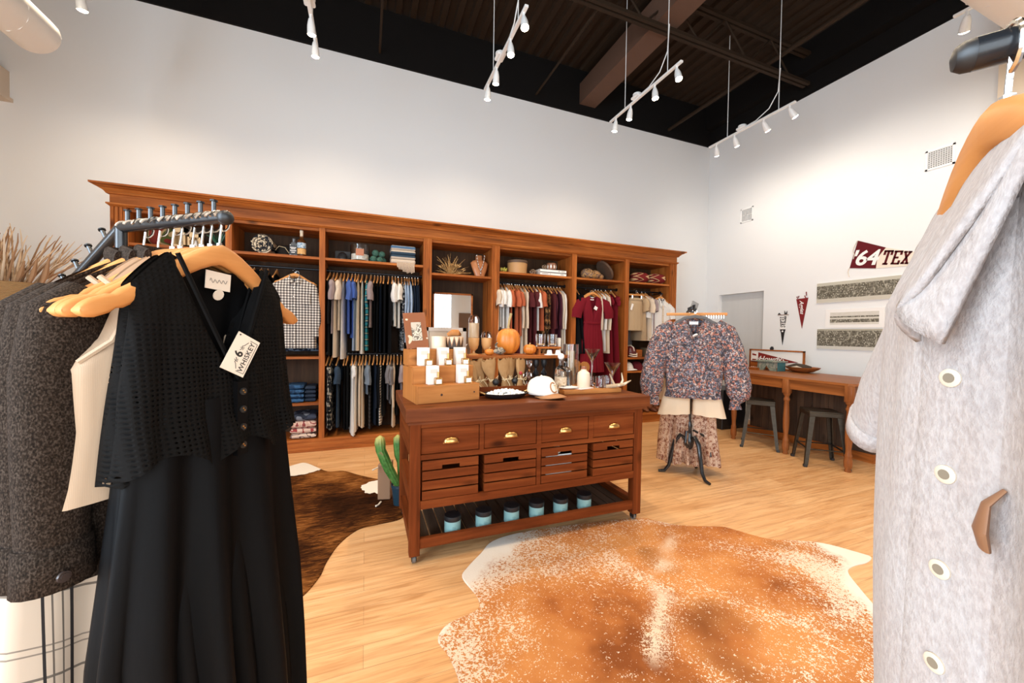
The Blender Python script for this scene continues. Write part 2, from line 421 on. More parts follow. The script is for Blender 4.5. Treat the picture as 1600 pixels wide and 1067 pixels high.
# ================================================================== wardrobe along the back wall
WF, WBK = 4.885, 5.355
wd = thing('wardrobe', 'long dark-stained open wooden wardrobe with seven bays along the back wall', 'wardrobe', (1.23, WF, 0))
b = MB()   # crown moulding, stepped profile swept round three sides
prof = [(0, 2.705), (.02, 2.705), (.03, 2.722), (.055, 2.745), (.075, 2.752), (.085, 2.762), (.105, 2.768), (.105, 2.785)]
rings = []
for o, z in prof: rings.append([(-2.335-o, WBK, z), (-2.335-o, WF-o, z), (4.805+o, WF-o, z), (4.805+o, WBK, z)])
b.loft(rings, True, True); b.build('crown_moulding', WX, wd, 0)
b = MB(); b.box(-2.335, 4.805, WF, WBK, 2.62, 2.706); b.build('frieze', WX, wd, 0)
b = MB()
rings = [[(-2.335-o, WBK, z), (-2.335-o, WF-o, z), (4.805+o, WF-o, z), (4.805+o, WBK, z)] for o, z in ((0, 2.62), (.022, 2.618), (.022, 2.604), (.01, 2.596), (.0, 2.585))]
b.loft(rings, True, True); b.build('lower_moulding', WX, wd, 0)
b = MB(); b.box(-2.30, 4.77, WF+.03, WBK, 2.555, 2.586); b.build('top_panel', WX, wd, 0)
b = MB(); b.box(-2.335, 4.805, WF, WBK, .02, .115); b.box(-2.345, 4.815, WF-.012, WBK, .115, .145, .004); b.build('plinth', WX, wd, 0)
b = MB(); b.box(-2.345, 4.815, WF-.012, WF, 0, .022); b.build('plinth_strip', WX, wd, 0)
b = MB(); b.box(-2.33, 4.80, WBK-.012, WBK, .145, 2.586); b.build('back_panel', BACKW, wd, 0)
PART = [(-1.40,-1.343), (-.503,-.443), (.687,.767), (1.60,1.682), (2.827,2.903), (3.776,3.849)]
for i, (a, c) in enumerate(PART):
    b = MB(); b.box(a, c, WF, WBK-.012, .145, 2.586)
    if i in (2, 3):
        b.box(a-.012, a+.004, WF-.012, WF+.02, .145, 2.586); b.box(c-.012, c+.012, WF-.012, WF+.02, .145, 2.586); b.box(a+.022, a+.034, WF-.008, WF, .145, 2.586)
    b.build('partition', WZ, wd, 0)
for a, c in ((-2.335, -2.197), (4.668, 4.805)):
    b = MB(); b.box(a, c, WF+.004, WBK-.012, .145, 2.586)
    for k in range(4):
        x = a + .012 + k*.033; b.box(x, x+.02, WF-.008, WF+.01, .145, 2.586)
    b.build('side_panel', WZ, wd, 0)
BAY = dict(A=(-2.197,-1.40), B=(-1.343,-.503), C=(-.443,.687), D=(.767,1.60), E=(1.682,2.827), F=(2.903,3.776), G=(3.849,4.668))
def shelf(bay, z, y0=WF+.01):
    a, c = BAY[bay]; b = MB(); b.box(a, c, y0, WBK-.012, z-.028, z); b.build('shelf', WX, wd, 0)
for k, z in (('A',2.25),('B',2.25),('C',2.25),('D',2.165),('E',2.25),('F',2.25),('G',2.25),('A',1.10),('B',1.10),('B',.565),('A',.565),('D',1.0),('D',.55),('G',1.05),('G',.835)): shelf(k, z)
railm = mat('black_rail', (.02,.02,.022), .35, .7)
def hrail(bay, z, y=5.10):
    a, c = BAY[bay]; b = MB(); b.cyl((a, y, z), (c, y, z), .013, n=10)
    for x in (a, c): b.cyl((x, y, z), (x + (.012 if x == a else -.012), y, z), .026, n=12)
    b.build('clothes_rail', railm, wd)
for k, z in (('A',2.13),('B',2.13),('C',2.13),('C',1.12),('E',2.13),('F',2.13),('G',2.13)): hrail(k, z)
for bay, x in (('B', -.752), ('F', 3.196), ('G', 4.50)):     # face-out rods
    b = MB(); z = 2.085; b.cyl((x, 5.10, 2.115), (x, 5.10, 2.085), .008); b.cyl((x, 5.10, z), (x, WF+.0, z), .008); b.ball((x, WF-.004, z), .016); b.build('face_out_rod', railm, wd)

# ------------------------------------------------------------------ things on the wardrobe shelves
def tone(name, cols, scale=8, det=2, const=True, rough=.8, vec=(1,1,1), kind='noise'):
    m = mat(name, cols[0], rough); N = NT(m)
    f = N.noise(N.vec(vec), scale, det) if kind == 'noise' else N.voro(N.vec(vec), scale, 'Color')
    k = len(cols); lo, hi = (.36, .64) if kind == 'noise' else (.1, .9)
    N.col(N.ramp(f, [(lo + (hi-lo)*i/k if i else 0, c) for i, c in enumerate(cols)], const)); return m
def bands(name, cols, period, axis='Z', rough=.85, co='Object', rot=(0,0,0)):
    """straight woven stripes: cols = [(start, colour)] over one period in metres"""
    m = mat(name, cols[0][1], rough); N = NT(m)
    s = N.sep(N.vec(rot=rot, co=co))['XYZ'.index(axis)]
    f = N.math('FRACT', N.math('MULTIPLY', s, 1/period))
    N.col(N.ramp(f, cols, True)); return m
SZ = 2.25
# bay A
t = MB(); t.ball((-2.0, 5.10, SZ+.125), .16, 16, 10, sx=.95, sy=.45, sz=.78)
tag(t.build('pillow', tone('kilim_red_green', [(.16,.02,.015),(.07,.08,.02),(.38,.25,.12),(.20,.03,.02)], 6, 1)), 'red and green patterned pillow on the leftmost top shelf', 'pillow')
for x, h, lb in ((-1.83, .21, 'taller cream arched lantern house on the leftmost top shelf'), (-1.70, .17, 'shorter cream arched lantern house beside the green plant')):
    q = thing('lantern', lb, 'lantern', (x, 5.02, SZ), 'arched lantern houses')
    f = MB(); w = .055
    f.box(x-w, x-w+.016, 4.97, 5.07, SZ, SZ+h); f.box(x+w-.016, x+w, 4.97, 5.07, SZ, SZ+h); f.box(x-w, x+w, 4.97, 5.07, SZ+h-.05, SZ+h); f.box(x-w, x+w, 4.97, 5.07, SZ, SZ+.03); f.box(x-w, x+w, 5.065, 5.075, SZ, SZ+h)
    for k in range(6):
        a = pi*k/5; f.box(x-.039*cos(a)-.008, x-.039*cos(a)+.008, 4.972, 5.07, SZ+h-.085+.035*sin(a), SZ+h-.045)
    f.build('house', mat('cream_clay', (.62,.45,.25), .7), q, 0)
    c = MB(); c.lathe([(.016,.03),(.018,.05),(.01,.075),(.012,.085),(.001,.1)], (x, 5.02, SZ), 10); c.build('figure', WHITEC, q)
q = thing('potted_succulent', 'spiky dark green aloe plant on the leftmost top shelf', 'plant', (-1.52, 5.08, SZ))
p = MB(); p.lathe([(.04,0),(.055,.06),(.058,.075),(.05,.075)], (-1.52, 5.08, SZ), 16); p.build('pot', mat('dark_pot', (.04,.04,.04), .5), q)
for i in range(14):
    a = i*2.4; r = .07 + .05*((i*7) % 5)/5; L = MB()
    L.tube([(-1.52, 5.08, SZ+.07), (-1.52+cos(a)*r*.5, 5.08+sin(a)*r*.5, SZ+.15), (-1.52+cos(a)*r, 5.08+sin(a)*r*.8, SZ+.17+.06*((i*3) % 4)/4)], [.012,.011,.001], 6, flat=.4)
    L.build('leaf', mat('aloe_green', (.03,.11,.06), .4) if i == 0 else bpy.data.materials['aloe_green'], q)
# bay B: rolled blanket, dark hat, two bottles
q = thing('rolled_blanket', 'rolled black and cream patterned blanket, round end facing out', 'blanket', (-1.08, 5.04, SZ))
rollm = mat('black_cream_roll', (.7,.6,.45), .85); N = NT(rollm)
N.col(N.ramp(N.noise(N.vec((1,.3,1)), 26., 1.), [(0, (.012,.014,.02)), (.47, (.60,.48,.33)), (.56, (.02,.025,.03)), (.60, (.66,.55,.40))], True))
r = MB(); r.cyl((-1.08, 4.94, SZ+.105), (-1.08, 5.22, SZ+.105), .105, n=28); r.build('roll', rollm, q)
r = MB(); sp = []
for i in range(60): a = i*.35; rr = .012 + .0043*a; sp.append((-1.08+rr*cos(a), 4.937, SZ+.105+rr*sin(a)))
r.tube(sp, .004, 5); r.build('spiral_edge', mat('roll_edge', (.08,.07,.06), .9), q)
q = thing('felt_hat', 'dark round hat with a pale cord beside the rolled blanket', 'hat', (-.88, 5.12, SZ))
h = MB(); h.lathe([(.13,0),(.125,.006),(.085,.015),(.085,.08),(.075,.12),(.04,.135),(.001,.135)], (-.88, 5.12, SZ), 24); h.build('crown', mat('black_felt', (.02,.016,.014), .9), q)
h = MB(); h.tube([(-.97, 5.03, SZ+.06), (-.93, 5.02, SZ+.11), (-.87, 5.02, SZ+.10), (-.83, 5.03, SZ+.04)], .004, 6); h.build('cord', mat('pale_cord', (.5,.4,.25), .8), q)
LIQ = mat('amber_glass', (.35,.13,.03), .05, trans=.85, ior=1.4)
q = thing('liquor_bottle', 'squat square dark bottle with a black label on the second top shelf', 'bottle', (-.775, 4.98, SZ), 'bottles on the second shelf')
h = MB(); h.box(-.815, -.735, 4.94, 5.02, SZ, SZ+.135, .014, seg=2); h.lathe([(.036,.13),(.03,.15),(.014,.165),(.014,.20)], (-.775, 4.98, SZ), 14); h.build('glass', mat('clear_flask', (.5,.55,.6), .06, trans=.8), q)
h = MB(); h.box(-.811, -.739, 4.9375, 4.94, SZ+.012, SZ+.115); h.build('label_card', BLACKP, q, 0)
h = MB()
for z, w in ((.09,.03),(.075,.022),(.055,.03),(.035,.018)): h.box(-.775-w, -.775+w, 4.936, 4.9376, SZ+z, SZ+z+.007)
h.build('label_lines', WHITEC, q, 0)
q = thing('liquor_bottle', 'tall round whiskey bottle with blue and tan labels on the second top shelf', 'bottle', (-.695, 4.97, SZ), 'bottles on the second shelf')
h = MB(); h.lathe([(.042,0),(.046,.01),(.046,.16),(.04,.185),(.018,.205),(.016,.26)], (-.695, 4.97, SZ), 20); h.build('glass', LIQ, q)
h = MB(); h.lathe([(.017,.215),(.0175,.27),(.019,.275),(.019,.30),(.001,.30)], (-.695, 4.97, SZ), 14); h.build('stopper', mat('cork_cap', (.75,.62,.45), .6), q)
h = MB(); h.lathe([(.0468,.095),(.0468,.155)], (-.695, 4.97, SZ), 20, False, False); h.build('upper_label', tone('blue_label', [(.55,.65,.72),(.10,.20,.32),(.6,.68,.74)], 60, 1), q)
h = MB(); h.lathe([(.0468,.025),(.0468,.088)], (-.695, 4.97, SZ), 20, False, False); h.build('lower_label', tone('tan_label', [(.62,.36,.14),(.55,.30,.11),(.68,.42,.18)], 50, 1), q)
# bay C
q = thing('glass_dome', 'small dark glass dome on the wide top shelf, left of the candle', 'decoration', (-.27, 5.10, SZ))
h = MB(); h.lathe([(.055,.012),(.055,.06),(.045,.095),(.02,.115),(.001,.118)], (-.27, 5.10, SZ), 20); h.build('dome', mat('smoked_glass', (.2,.2,.2), .04, trans=.9), q)
h = MB(); h.lathe([(.065,0),(.065,.012),(.001,.012)], (-.27, 5.10, SZ), 20); h.build('base', BLACKP, q)
h = MB(); h.box(-.36, -.18, 5.22, 5.235, SZ, SZ+.15); tag(h.build('picture_frame', mat('dark_frame', (.035,.028,.022), .5), smooth=0), 'dark square picture frame standing behind the small glass dome', 'frame')
q = thing('jar_candle', 'large glass jar with white wax and a tan label, wide top shelf', 'candle', (-.07, 5.02, SZ))
h = MB(); h.lathe([(.105,0),(.11,.01),(.11,.20),(.106,.20),(.106,.012),(.001,.012)], (-.07, 5.02, SZ), 28, False, False); h.build('jar', GLASS, q)
h = MB(); h.lathe([(.104,.014),(.104,.085),(.001,.085)], (-.07, 5.02, SZ), 28); h.build('wax', mat('wax', (.85,.80,.70), .5), q)
h = MB(); h.box(-.115, -.025, 4.9075, 4.909, SZ+.06, SZ+.14); h.build('label_card', mat('tan_card', (.42,.16,.08), .6), q, 0)
h = MB(); h.cyl((-.07, 5.02, SZ+.09), (-.07, 4.906, SZ+.105), .03, n=16); h.build('seal', mat('seal_white', (.7,.6,.5), .6), q) if False else h.bm.free()
grn = tone('artichoke_green', [(.035,.09,.07),(.07,.15,.11),(.05,.12,.09)], 40, 2)
for i, (x, y, z, r) in enumerate(((.085,5.02,.045,.045),(.16,4.985,.038,.038),(.115,5.10,.05,.05),(.20,5.06,.042,.042),(.11,5.03,.125,.043),(.185,5.03,.115,.04))):
    g = MB(); g.ball((x, y, SZ+z), r, 14, 9)
    pos = ('front left', 'front middle', 'back left', 'back right', 'top left', 'top right')[i]
    tag(g.build('green_ball', grn), 'textured green ball at the %s of the pile beside the jar candle' % pos, 'ornament', 'green balls on the wide top shelf')
q = thing('folded_blanket', 'folded blue and cream striped blanket with long fringe hanging over the shelf', 'blanket', (.44, 5.02, SZ))
blm = bands('blue_cream_stripe', [(0, (.55,.45,.36)), (.25, (.55,.45,.36)), (.35, (.035,.06,.09)), (.62, (.50,.42,.34)), (.80, (.07,.14,.24)), (.93, (.5,.42,.34))], .235)
h = MB()
for i in range(4): h.box(.285, .585, 4.91, 5.22, SZ+.002+.056*i, SZ+.058+.056*i, .024, seg=3)
h.build('cloth', blm, q, 60)
for i in range(13):
    x = .36 + i*.0165; L = .03 + .075*min(1, i/6) + .01*((i*5) % 3)
    f = MB(); f.tube([(x, 4.93, SZ+.02), (x+.004, 4.897, SZ+.006), (x+.003, 4.888, SZ-.03), (x+.006, 4.889, SZ-.03-L*.7)], [.007,.009,.008,.005], 6)
    f.build('fringe_tassel', bpy.data.materials.get('fringe_wool') or mat('fringe_wool', (.52,.40,.30), .9), q)
# bay D: dried grass, jewellery bust, mirror
DZ_ = 2.165
q = thing('dried_wheat', 'fan of dried wheat lying on the top shelf above the mirror', 'plant', (1.06, 5.05, DZ_))
strawm = tone('straw', [(.45,.25,.09),(.62,.40,.17),(.35,.18,.06)], 20, 2)
h = MB(); rr = random.Random(3)
for i in range(90):
    a = rr.uniform(.12, 2.6); L = rr.uniform(.12, .34); bx = 1.05 + rr.uniform(-.04,.04); by = 5.02 + rr.uniform(-.06,.1)
    ex = min(1.36, max(.80, bx + cos(a)*L)); ez = DZ_ + .01 + abs(sin(a))*L*.85
    if i % 3 == 0: ez = DZ_ + .012 + rr.random()*.05
    mx = bx + (ex-bx)*.5; mz = DZ_ + .012 + (ez-DZ_-.012)*.62
    h.tube([(bx, by, DZ_+.012), (mx, by-.02, mz), (ex, by-.05+rr.uniform(-.03,.05), ez)], [.003,.0028,.001], 4)
h.build('stalks', strawm, q)['kind'] = 'stuff'
h = MB()
for i in range(16):
    a = rr.uniform(.2, 2.9); x = 1.05 + cos(a)*.18; z = DZ_+.02+sin(a)*.10
    h.tube([(x-.02*cos(a), 4.97, z), (x, 4.965, z+.02), (x+.03*cos(a), 4.955, z+.03)], [.002,.008,.001], 5)
h.build('wheat_ears', strawm, q)['kind'] = 'stuff'
q = thing('jewelry_stand', 'copper-coloured bust stand wearing a silver necklace, top shelf above the mirror', 'jewelry stand', (1.45, 5.0, DZ_))
h = MB()
rings = []
for z, w, d, y in ((0,.062,.035,5.0),(.02,.07,.035,5.0),(.10,.10,.04,5.01),(.19,.125,.04,5.03),(.225,.09,.035,5.04),(.235,.05,.03,5.045),(.30,.045,.03,5.05)):
    rings.append([(1.45+w*cos(2*pi*i/20), y+d*sin(2*pi*i/20), DZ_+z) for i in range(20)])
h.loft(rings); h.build('bust', mat('copper_leather', (.42,.16,.06), .35), q, 60)
h = MB(); nk = []
for i in range(25):
    a = i/24*2-1; nk.append((1.45+.055*a*(1+.25*(1-a*a)), 5.0-.035-.004*(1-a*a), DZ_+.085+.2*abs(a)**1.3))
h.tube(nk, .006, 6)
for i in range(0, 25, 2): h.ball(nk[i], .009, 8, 6)
h.tube([(1.45, 4.955, DZ_+.08), (1.45, 4.95, DZ_+.02)], .005, 6); h.ball((1.45, 4.95, DZ_+.05), .013, 8, 6); h.build('necklace', CHROME, q)
q = thing('mirror', 'thin wood-framed mirror leaning in the middle bay', 'mirror', (1.11, 5.12, 1.0))
h = MB(); MW0, MW1, MZ0, MZ1 = .835, 1.385, 1.0, 1.94
for bx in ((MW0, MW0+.022, MZ0, MZ1), (MW1-.022, MW1, MZ0, MZ1), (MW0, MW1, MZ1-.022, MZ1), (MW0, MW1, MZ0, MZ0+.022)): h.box(bx[0], bx[1], 5.10, 5.125, bx[2], bx[3])
h.build('frame', WX, q, 0)
h = MB(); h.box(MW0+.02, MW1-.02, 5.112, 5.118, MZ0+.02, MZ1-.02); h.build('mirror_glass', mat('mirror_silver', (.9,.9,.9), .01, 1.), q, 0)
# bay E
yg = tone('yellow_green', [(.42,.38,.06),(.55,.50,.12),(.30,.30,.05)], 30, 2)
q = thing('succulent', 'small yellow-green succulent at the left end of the shelf, beside the round box', 'plant', (1.80, 5.02, SZ))
for i in range(9):
    a = i*2.4; r = .018 + .004*i; h = MB(); h.tube([(1.80, 5.02, SZ+.01), (1.80+r*cos(a), 5.02+r*sin(a), SZ+.04), (1.80+r*1.4*cos(a), 5.02+r*1.4*sin(a), SZ+.085-.003*i)], [.012,.016,.002], 7); h.build('leaf', yg, q)
q = thing('round_box', 'round tan wooden box with dark rim on the shelf above the rust shirts', 'box', (2.02, 5.05, SZ))
h = MB(); h.lathe([(.125,0),(.135,.004),(.145,.15),(.001,.15)], (2.02, 5.05, SZ), 32); h.build('box_body', mat('tan_birch', (.48,.26,.10), .55), q)
h = MB(); h.lathe([(.15,.15),(.152,.155),(.15,.185),(.13,.19),(.001,.19)], (2.02, 5.05, SZ), 32); h.build('lid', mat('dark_lid', (.10,.055,.03), .6), q)
def pinecone(c, r, lb, group=None):
    h = MB()
    for k in range(46):
        a = k*2.4; z = k/46*1.5*r; rr_ = r*sin(pi*(.12+.8*k/46))
        p = Vector((c[0]+rr_*.55*cos(a), c[1]+rr_*.55*sin(a), c[2]+.15*r+z)); d = Vector((cos(a), sin(a), .35))
        h.tube([p, p+d*rr_*.35, p+d*rr_*.5], [.004, r*.16, .002], 5, flat=.45)
    h.ball((c[0], c[1], c[2]+r*.8), r*.55, 8, 6, sz=1.3)
    return tag(h.build('pine_cone', bpy.data.materials.get('cone_brown') or tone('cone_brown', [(.10,.05,.025),(.22,.13,.075),(.42,.33,.24)], 60, 2)), lb, 'pine cone', group)
pinecone((2.245, 5.0, SZ), .048, 'brown pine cone lying between the round box and the white books')
for i, (w, lb) in enumerate(((0, 'lower of the two white books on the shelf above rust shirts'), (-.008, 'upper white book under the patterned brown cup'))):
    q = thing('book', lb, 'book', (2.53, 5.02, SZ+.045*i), 'white books under the cup')
    h = MB(); z = SZ + .045*i; h.box(2.33, 2.755, 4.93, 5.13, z, z+.005); h.box(2.33, 2.755, 4.93, 5.13, z+.039, z+.044); h.box(2.33, 2.755, 4.93, 4.935, z, z+.044); h.build('cover', WHITEC, q, 0)
    h = MB(); h.box(2.335, 2.75, 4.936, 5.125, z+.005, z+.039); h.build('pages', mat('pages', (.75,.70,.62), .8), q, 0)
    h = MB()
    for xx, ww in ((2.36,.10),(2.48,.02),(2.66,.05)) if i == 0 else ((2.62,.03),(2.67,.06)): h.box(xx, xx+ww, 4.9285, 4.9302, z+.018, z+.028)
    h.build('spine_lettering', mat('grey_print', (.35,.33,.31), .7), q, 0)
q = thing('patterned_cup', 'brown cup with white leaf pattern on top of the white books', 'cup', (2.545, 5.01, SZ+.09))
h = MB(); h.lathe([(.055,0),(.07,.01),(.072,.09),(.065,.10),(.06,.1),(.058,.02),(.001,.02)], (2.545, 5.01, SZ+.09), 22); h.build('cup_body', mat('brown_glaze', (.24,.10,.05), .4), q)
for i in range(9):
    a = 2*pi*i/9; h = MB(); px, py = 2.545+.0725*cos(a), 5.01+.0725*sin(a)
    h.tube([(px, py, SZ+.105), (px, py, SZ+.135), (px, py, SZ+.165)], [.002,.013,.002], 6, flat=.3, up=(cos(a+pi/2), sin(a+pi/2), 0)); h.build('leaf_mark', WHITEC, q)
pinecone((2.43, 5.0, SZ+.09), .042, 'small pine cone standing on the white books, left of the cup')
# bay F
q = thing('woven_bundle', 'bundle of tan patterned cloth on the top shelf above the red dress', 'cloth', (3.27, 5.06, SZ))
h = MB(); fm = tone('bundle_tan', [(.30,.16,.06),(.10,.06,.05),(.45,.27,.11),(.16,.11,.10),(.38,.20,.08)], 11, 2)
for x, y, z, r, s in ((3.19,5.06,.09,.11,1.),(3.31,5.05,.08,.11,.85),(3.40,5.06,.055,.085,.8),(3.25,5.0,.05,.11,.6)): h.ball((x, y, SZ+max(z, r*s*.62)), r, 12, 8, sz=s*.8)
h.build('cloth', fm, q, 80)
q = thing('round_tray', 'thin round dark tray leaning on the shelf above the red dress', 'tray', (3.55, 5.06, SZ))
h = MB(); M = Matrix.Rotation(radians(-34), 4, 'Y')
h.lathe([(.001,0),(.16,0),(.175,.012),(.18,.014),(.178,.02),(.16,.01),(.001,.008)], (0,0,0), 30)
for v in h.bm.verts: v.co = Matrix.Rotation(radians(55), 3, 'Y') @ v.co + Vector((3.50, 5.06, SZ+.155))
h.build('tray_body', mat('dark_tray', (.12,.075,.05), .35), q)
h = MB(); h.ball((3.60, 5.20, SZ+.17), .055, 14, 10); h.cyl((3.60,5.2,SZ), (3.60,5.2,SZ+.13), .012); tag(h.build('finial', mat('dark_finial', (.10,.05,.035), .5)), 'dark round finial on a stem behind the leaning tray', 'ornament')
# bay G pillows
kil = mat('kilim_maroon', (.2,.02,.02), .85); N = NT(kil)
s = N.sep(N.vec()); zig = N.math('ADD', N.math('MULTIPLY', s[0], 3.1), N.math('MULTIPLY', N.math('SUBTRACT', N.math('PINGPONG', N.math('MULTIPLY', s[2], 1.), .05), 0.), 9.))
N.col(N.ramp(N.math('FRACT', zig), [(0, (.17,.018,.018)), (.42, (.60,.40,.20)), (.62, (.17,.018,.018)), (.80, (.03,.012,.012)), (.86, (.60,.40,.20)), (.93, (.2,.02,.02))], True))
for x, lb in ((4.16, 'left of two maroon and cream zigzag pillows on the right-hand top shelf'), (4.50, 'right of two maroon and cream zigzag pillows on the right-hand top shelf')):
    h = MB(); rings = []
    for i in range(13):
        u = -1 + i/6; w = (1-abs(u)**3.2)**.5 if abs(u) < 1 else .02
        rings.append([(x+.165*u, 5.03+.125*w*cos(2*pi*j/18)*(1.), SZ+.092+.09*w*sin(2*pi*j/18)) for j in range(18)])
    h.loft(rings); tag(h.build('pillow', kil, None, 70), lb, 'pillow', 'kilim pillows')
# bay G lower shelves: helmet, box, radio, caps, boots
GZ = 1.05
q = thing('football_helmet', 'small maroon helmet with cream face guard on the right-hand shelf', 'helmet', (4.02, 5.02, GZ))
h = MB(); h.lathe([(.07,0),(.095,.03),(.10,.09),(.085,.14),(.05,.17),(.001,.178)], (4.02, 5.04, GZ), 22); h.build('shell', mat('maroon_gloss', (.09,.01,.013), .2), q)
h = MB(); h.tube([(4.02, 5.10, GZ+.176), (4.02, 5.02, GZ+.182), (4.02, 4.96, GZ+.155), (4.02, 4.94, GZ+.10)], .014, 8, flat=.4)
h.tube([(3.95, 5.0, GZ+.06), (3.98, 4.92, GZ+.045), (4.05, 4.915, GZ+.045), (4.11, 4.98, GZ+.06)], .009, 8); h.tube([(3.95, 5.0, GZ+.03), (3.98, 4.915, GZ+.015), (4.05, 4.91, GZ+.015), (4.11, 4.98, GZ+.03)], .009, 8); h.build('face_guard', CREAMF, q)
h = MB(); h.box(4.13, 4.25, 5.02, 5.16, GZ, GZ+.12, .004); tag(h.build('small_chest', WX, None, 0), 'small brown wooden box beside the maroon helmet', 'box')
q = thing('vintage_radio', 'old brown radio standing under the white collared shirt', 'radio', (4.42, 5.06, GZ))
h = MB(); h.box(4.30, 4.54, 5.0, 5.14, GZ, GZ+.15, .015, seg=2); h.build('case', mat('radio_case', (.12,.085,.05), .4), q)
h = MB(); h.box(4.32, 4.43, 4.994, 5.0, GZ+.03, GZ+.12); h.build('speaker_cloth', mat('speaker_tan', (.28,.20,.10), .8), q, 0)
h = MB(); h.cyl((4.485, 5.0, GZ+.09), (4.485, 4.988, GZ+.09), .026); h.build('dial', BRASS, q)
def ball_cap(name, x, y, z, crown, brim, lb, sc=1., rotz=0., logo=None, logom=None, group=None):
    """baseball cap, brim towards -y before the turn"""
    q = thing(name, lb, 'cap', (0,0,0), group)
    h = MB(); rings = []
    for i in range(11):
        a = i/10*pi/2; r = cos(a)**.55 if a < pi/2-.01 else .01
        rings.append([(.088*r*cos(2*pi*j/26), .10*r*sin(2*pi*j/26) + .012*sin(a), .02+.105*sin(a)**1.05*(1 - .10*(sin(2*pi*j/26) > .3))) for j in range(26)])
    h.loft(rings, False, True)
    h.lathe([(.004,.0),(.008,.004),(.001,.008)], (0, .012, .123), 8); h.build('cap_crown', crown, q, 60, .002)
    h = MB(); g = []
    for i in range(13):
        u = -1 + i/6; row = []
        for k in range(6):
            v = k/5; x_ = .085*u*(1-.06*v); y_ = -.10*sqrt(max(0, 1-(.97*u)**2)) - .085*v*(1-.45*u*u)
            row.append((x_, y_+.012, .030 - .020*u*u - .010*v*v))
        g.append(row)
    h.sheet(g); h.build('brim', brim, q, 60, .004)
    if logo: logo(q)
    q.location = (x, y, z); q.rotation_euler = (0, 0, rotz); q.scale = (sc, sc, sc)
    return q
CAPW = mat('cap_white', (.80,.76,.70), .8); CAPM = mat('cap_maroon', (.14,.015,.02), .8)
ball_cap('baseball_cap', 3.96, 5.04, .835, CAPW, WHITEC, 'white cap at the left end of the cap shelf, beside the partition', 1.1, .3, group='caps on the lower shelf')
ball_cap('baseball_cap', 4.17, 5.06, .835, CAPM, CAPM, 'maroon cap between two white caps on the lower shelf', 1.1, .2, group='caps on the lower shelf')
def _dot(q):
    h = MB(); h.ball((.0, -.094, .07), .022, 10, 6, sy=.25); h.build('badge', BRASS, q)
ball_cap('baseball_cap', 4.38, 5.03, .835, CAPW, CAPW, 'white cap with a round badge on the lower shelf', 1.1, .1, _dot, group='caps on the lower shelf')
bootm = tone('boot_brown', [(.16,.05,.02),(.24,.08,.03),(.13,.04,.018)], 14, 2, False, .45)
for i, (x, y) in enumerate(((4.20, 5.05), (4.33, 5.06), (4.46, 5.02), (4.58, 5.04))):
    h = MB(); h.tube([(x, y+.03, .165), (x, y+.02, .26), (x, y+.03, .44)], [.045,.043,.055], 12, flat=.85, cap1=False)
    h.tube([(x, y+.06, .18), (x, y, .19), (x, y-.08, .172), (x, y-.125, .164)], [.036,.045,.04,.018], 10, flat=.72, up=(1,0,0)); h.box(x-.036, x+.036, y+.02, y+.08, .145, .17)
    tag(h.build('boot', bootm, None, 60), ('leftmost', 'second', 'third', 'rightmost')[i] + ' brown leather boot on the wardrobe floor under the caps', 'boot', 'brown boots in the last bay')
q = thing('flower_pot', 'terracotta pot standing at the back under the cap shelf', 'pot', (4.35, 5.22, .145))
h = MB(); h.lathe([(.07,0),(.095,.19),(.105,.19),(.105,.23),(.09,.23),(.085,.19),(.001,.18)], (4.35, 5.22, .145), 22); h.build('pot_body', mat('terracotta', (.32,.10,.045), .7), q)
# bay B lower shelves: jeans and printed cloth
jm = tone('denim', [(.02,.06,.14),(.035,.10,.21),(.015,.035,.08)], 30, 3, False)
jd = tone('dark_denim', [(.012,.02,.035),(.02,.03,.05)], 30, 3, False)
def folded(name, x0, x1, y0, y1, z0, z1, m, lb, cat, group):
    h = MB(); mid = (z0+z1)/2; hgt = (z1-z0)/2*.97; rings = []
    for k in range(13):
        y = y0 + (y1-y0)*k/12; e = min(1, .55+k*.5)
        rings.append([(x0 + (x1-x0)*(.5-.5*cos(pi*min(1,max(0,j/10))))if j <= 10 else x1 - (x1-x0)*(.5-.5*cos(pi*(j-10)/10)), y, mid + (hgt*e*(sin(pi*min(1,(j%10)/10+.0))**.3 if j % 10 else 0))*(1 if j <= 10 else -1) + .002*sin(j*3+k)) for j in range(20)])
    h.loft(rings)
    return tag(h.build(name, m, None, 70), lb, cat, group)
for i in range(4):
    folded('folded_jeans', -.86, -.66, 4.92, 5.2, .567+i*.052, .617+i*.052, jm, ('bottom', 'second', 'third', 'top')[i] + ' pair of folded blue jeans in the shelf stack, %s from below' % ('first', 'second', 'third', 'fourth')[i], 'jeans', 'folded blue jeans')
for i in range(4):
    folded('folded_jeans', -.655, -.54, 4.95, 5.2, .567+i*.047, .612+i*.047, jd, 'dark folded jeans beside the blue stack, number %d counted from the shelf up' % (i+1), 'jeans', 'folded dark jeans')
pk = [tone('print_pink', [(.55,.36,.28),(.62,.44,.36),(.24,.06,.06),(.55,.38,.30)], 16, 1), tone('print_cream', [(.60,.46,.37),(.10,.06,.06),(.64,.50,.40)], 14, 1), tone('print_rose', [(.58,.42,.34),(.30,.05,.05),(.60,.45,.37)], 12, 1), tone('print_navy', [(.04,.05,.08),(.02,.025,.04),(.16,.18,.22)], 10, 1)]
for i, h_ in enumerate((.06, .06, .085, .075)):
    z = .147 + (0, .061, .122, .208)[i]
    folded('folded_garment', -.80, -.53, 4.92, 5.22, z, z+h_, (pk[1], pk[2], pk[0], pk[3])[i], ('lowest folded cream print garment at the wardrobe floor', 'folded rose print garment, second up from the wardrobe floor', 'folded pink and black print garment below the navy one', 'folded navy garment on top of the printed stack')[i], 'clothes', 'folded prints on the wardrobe floor')

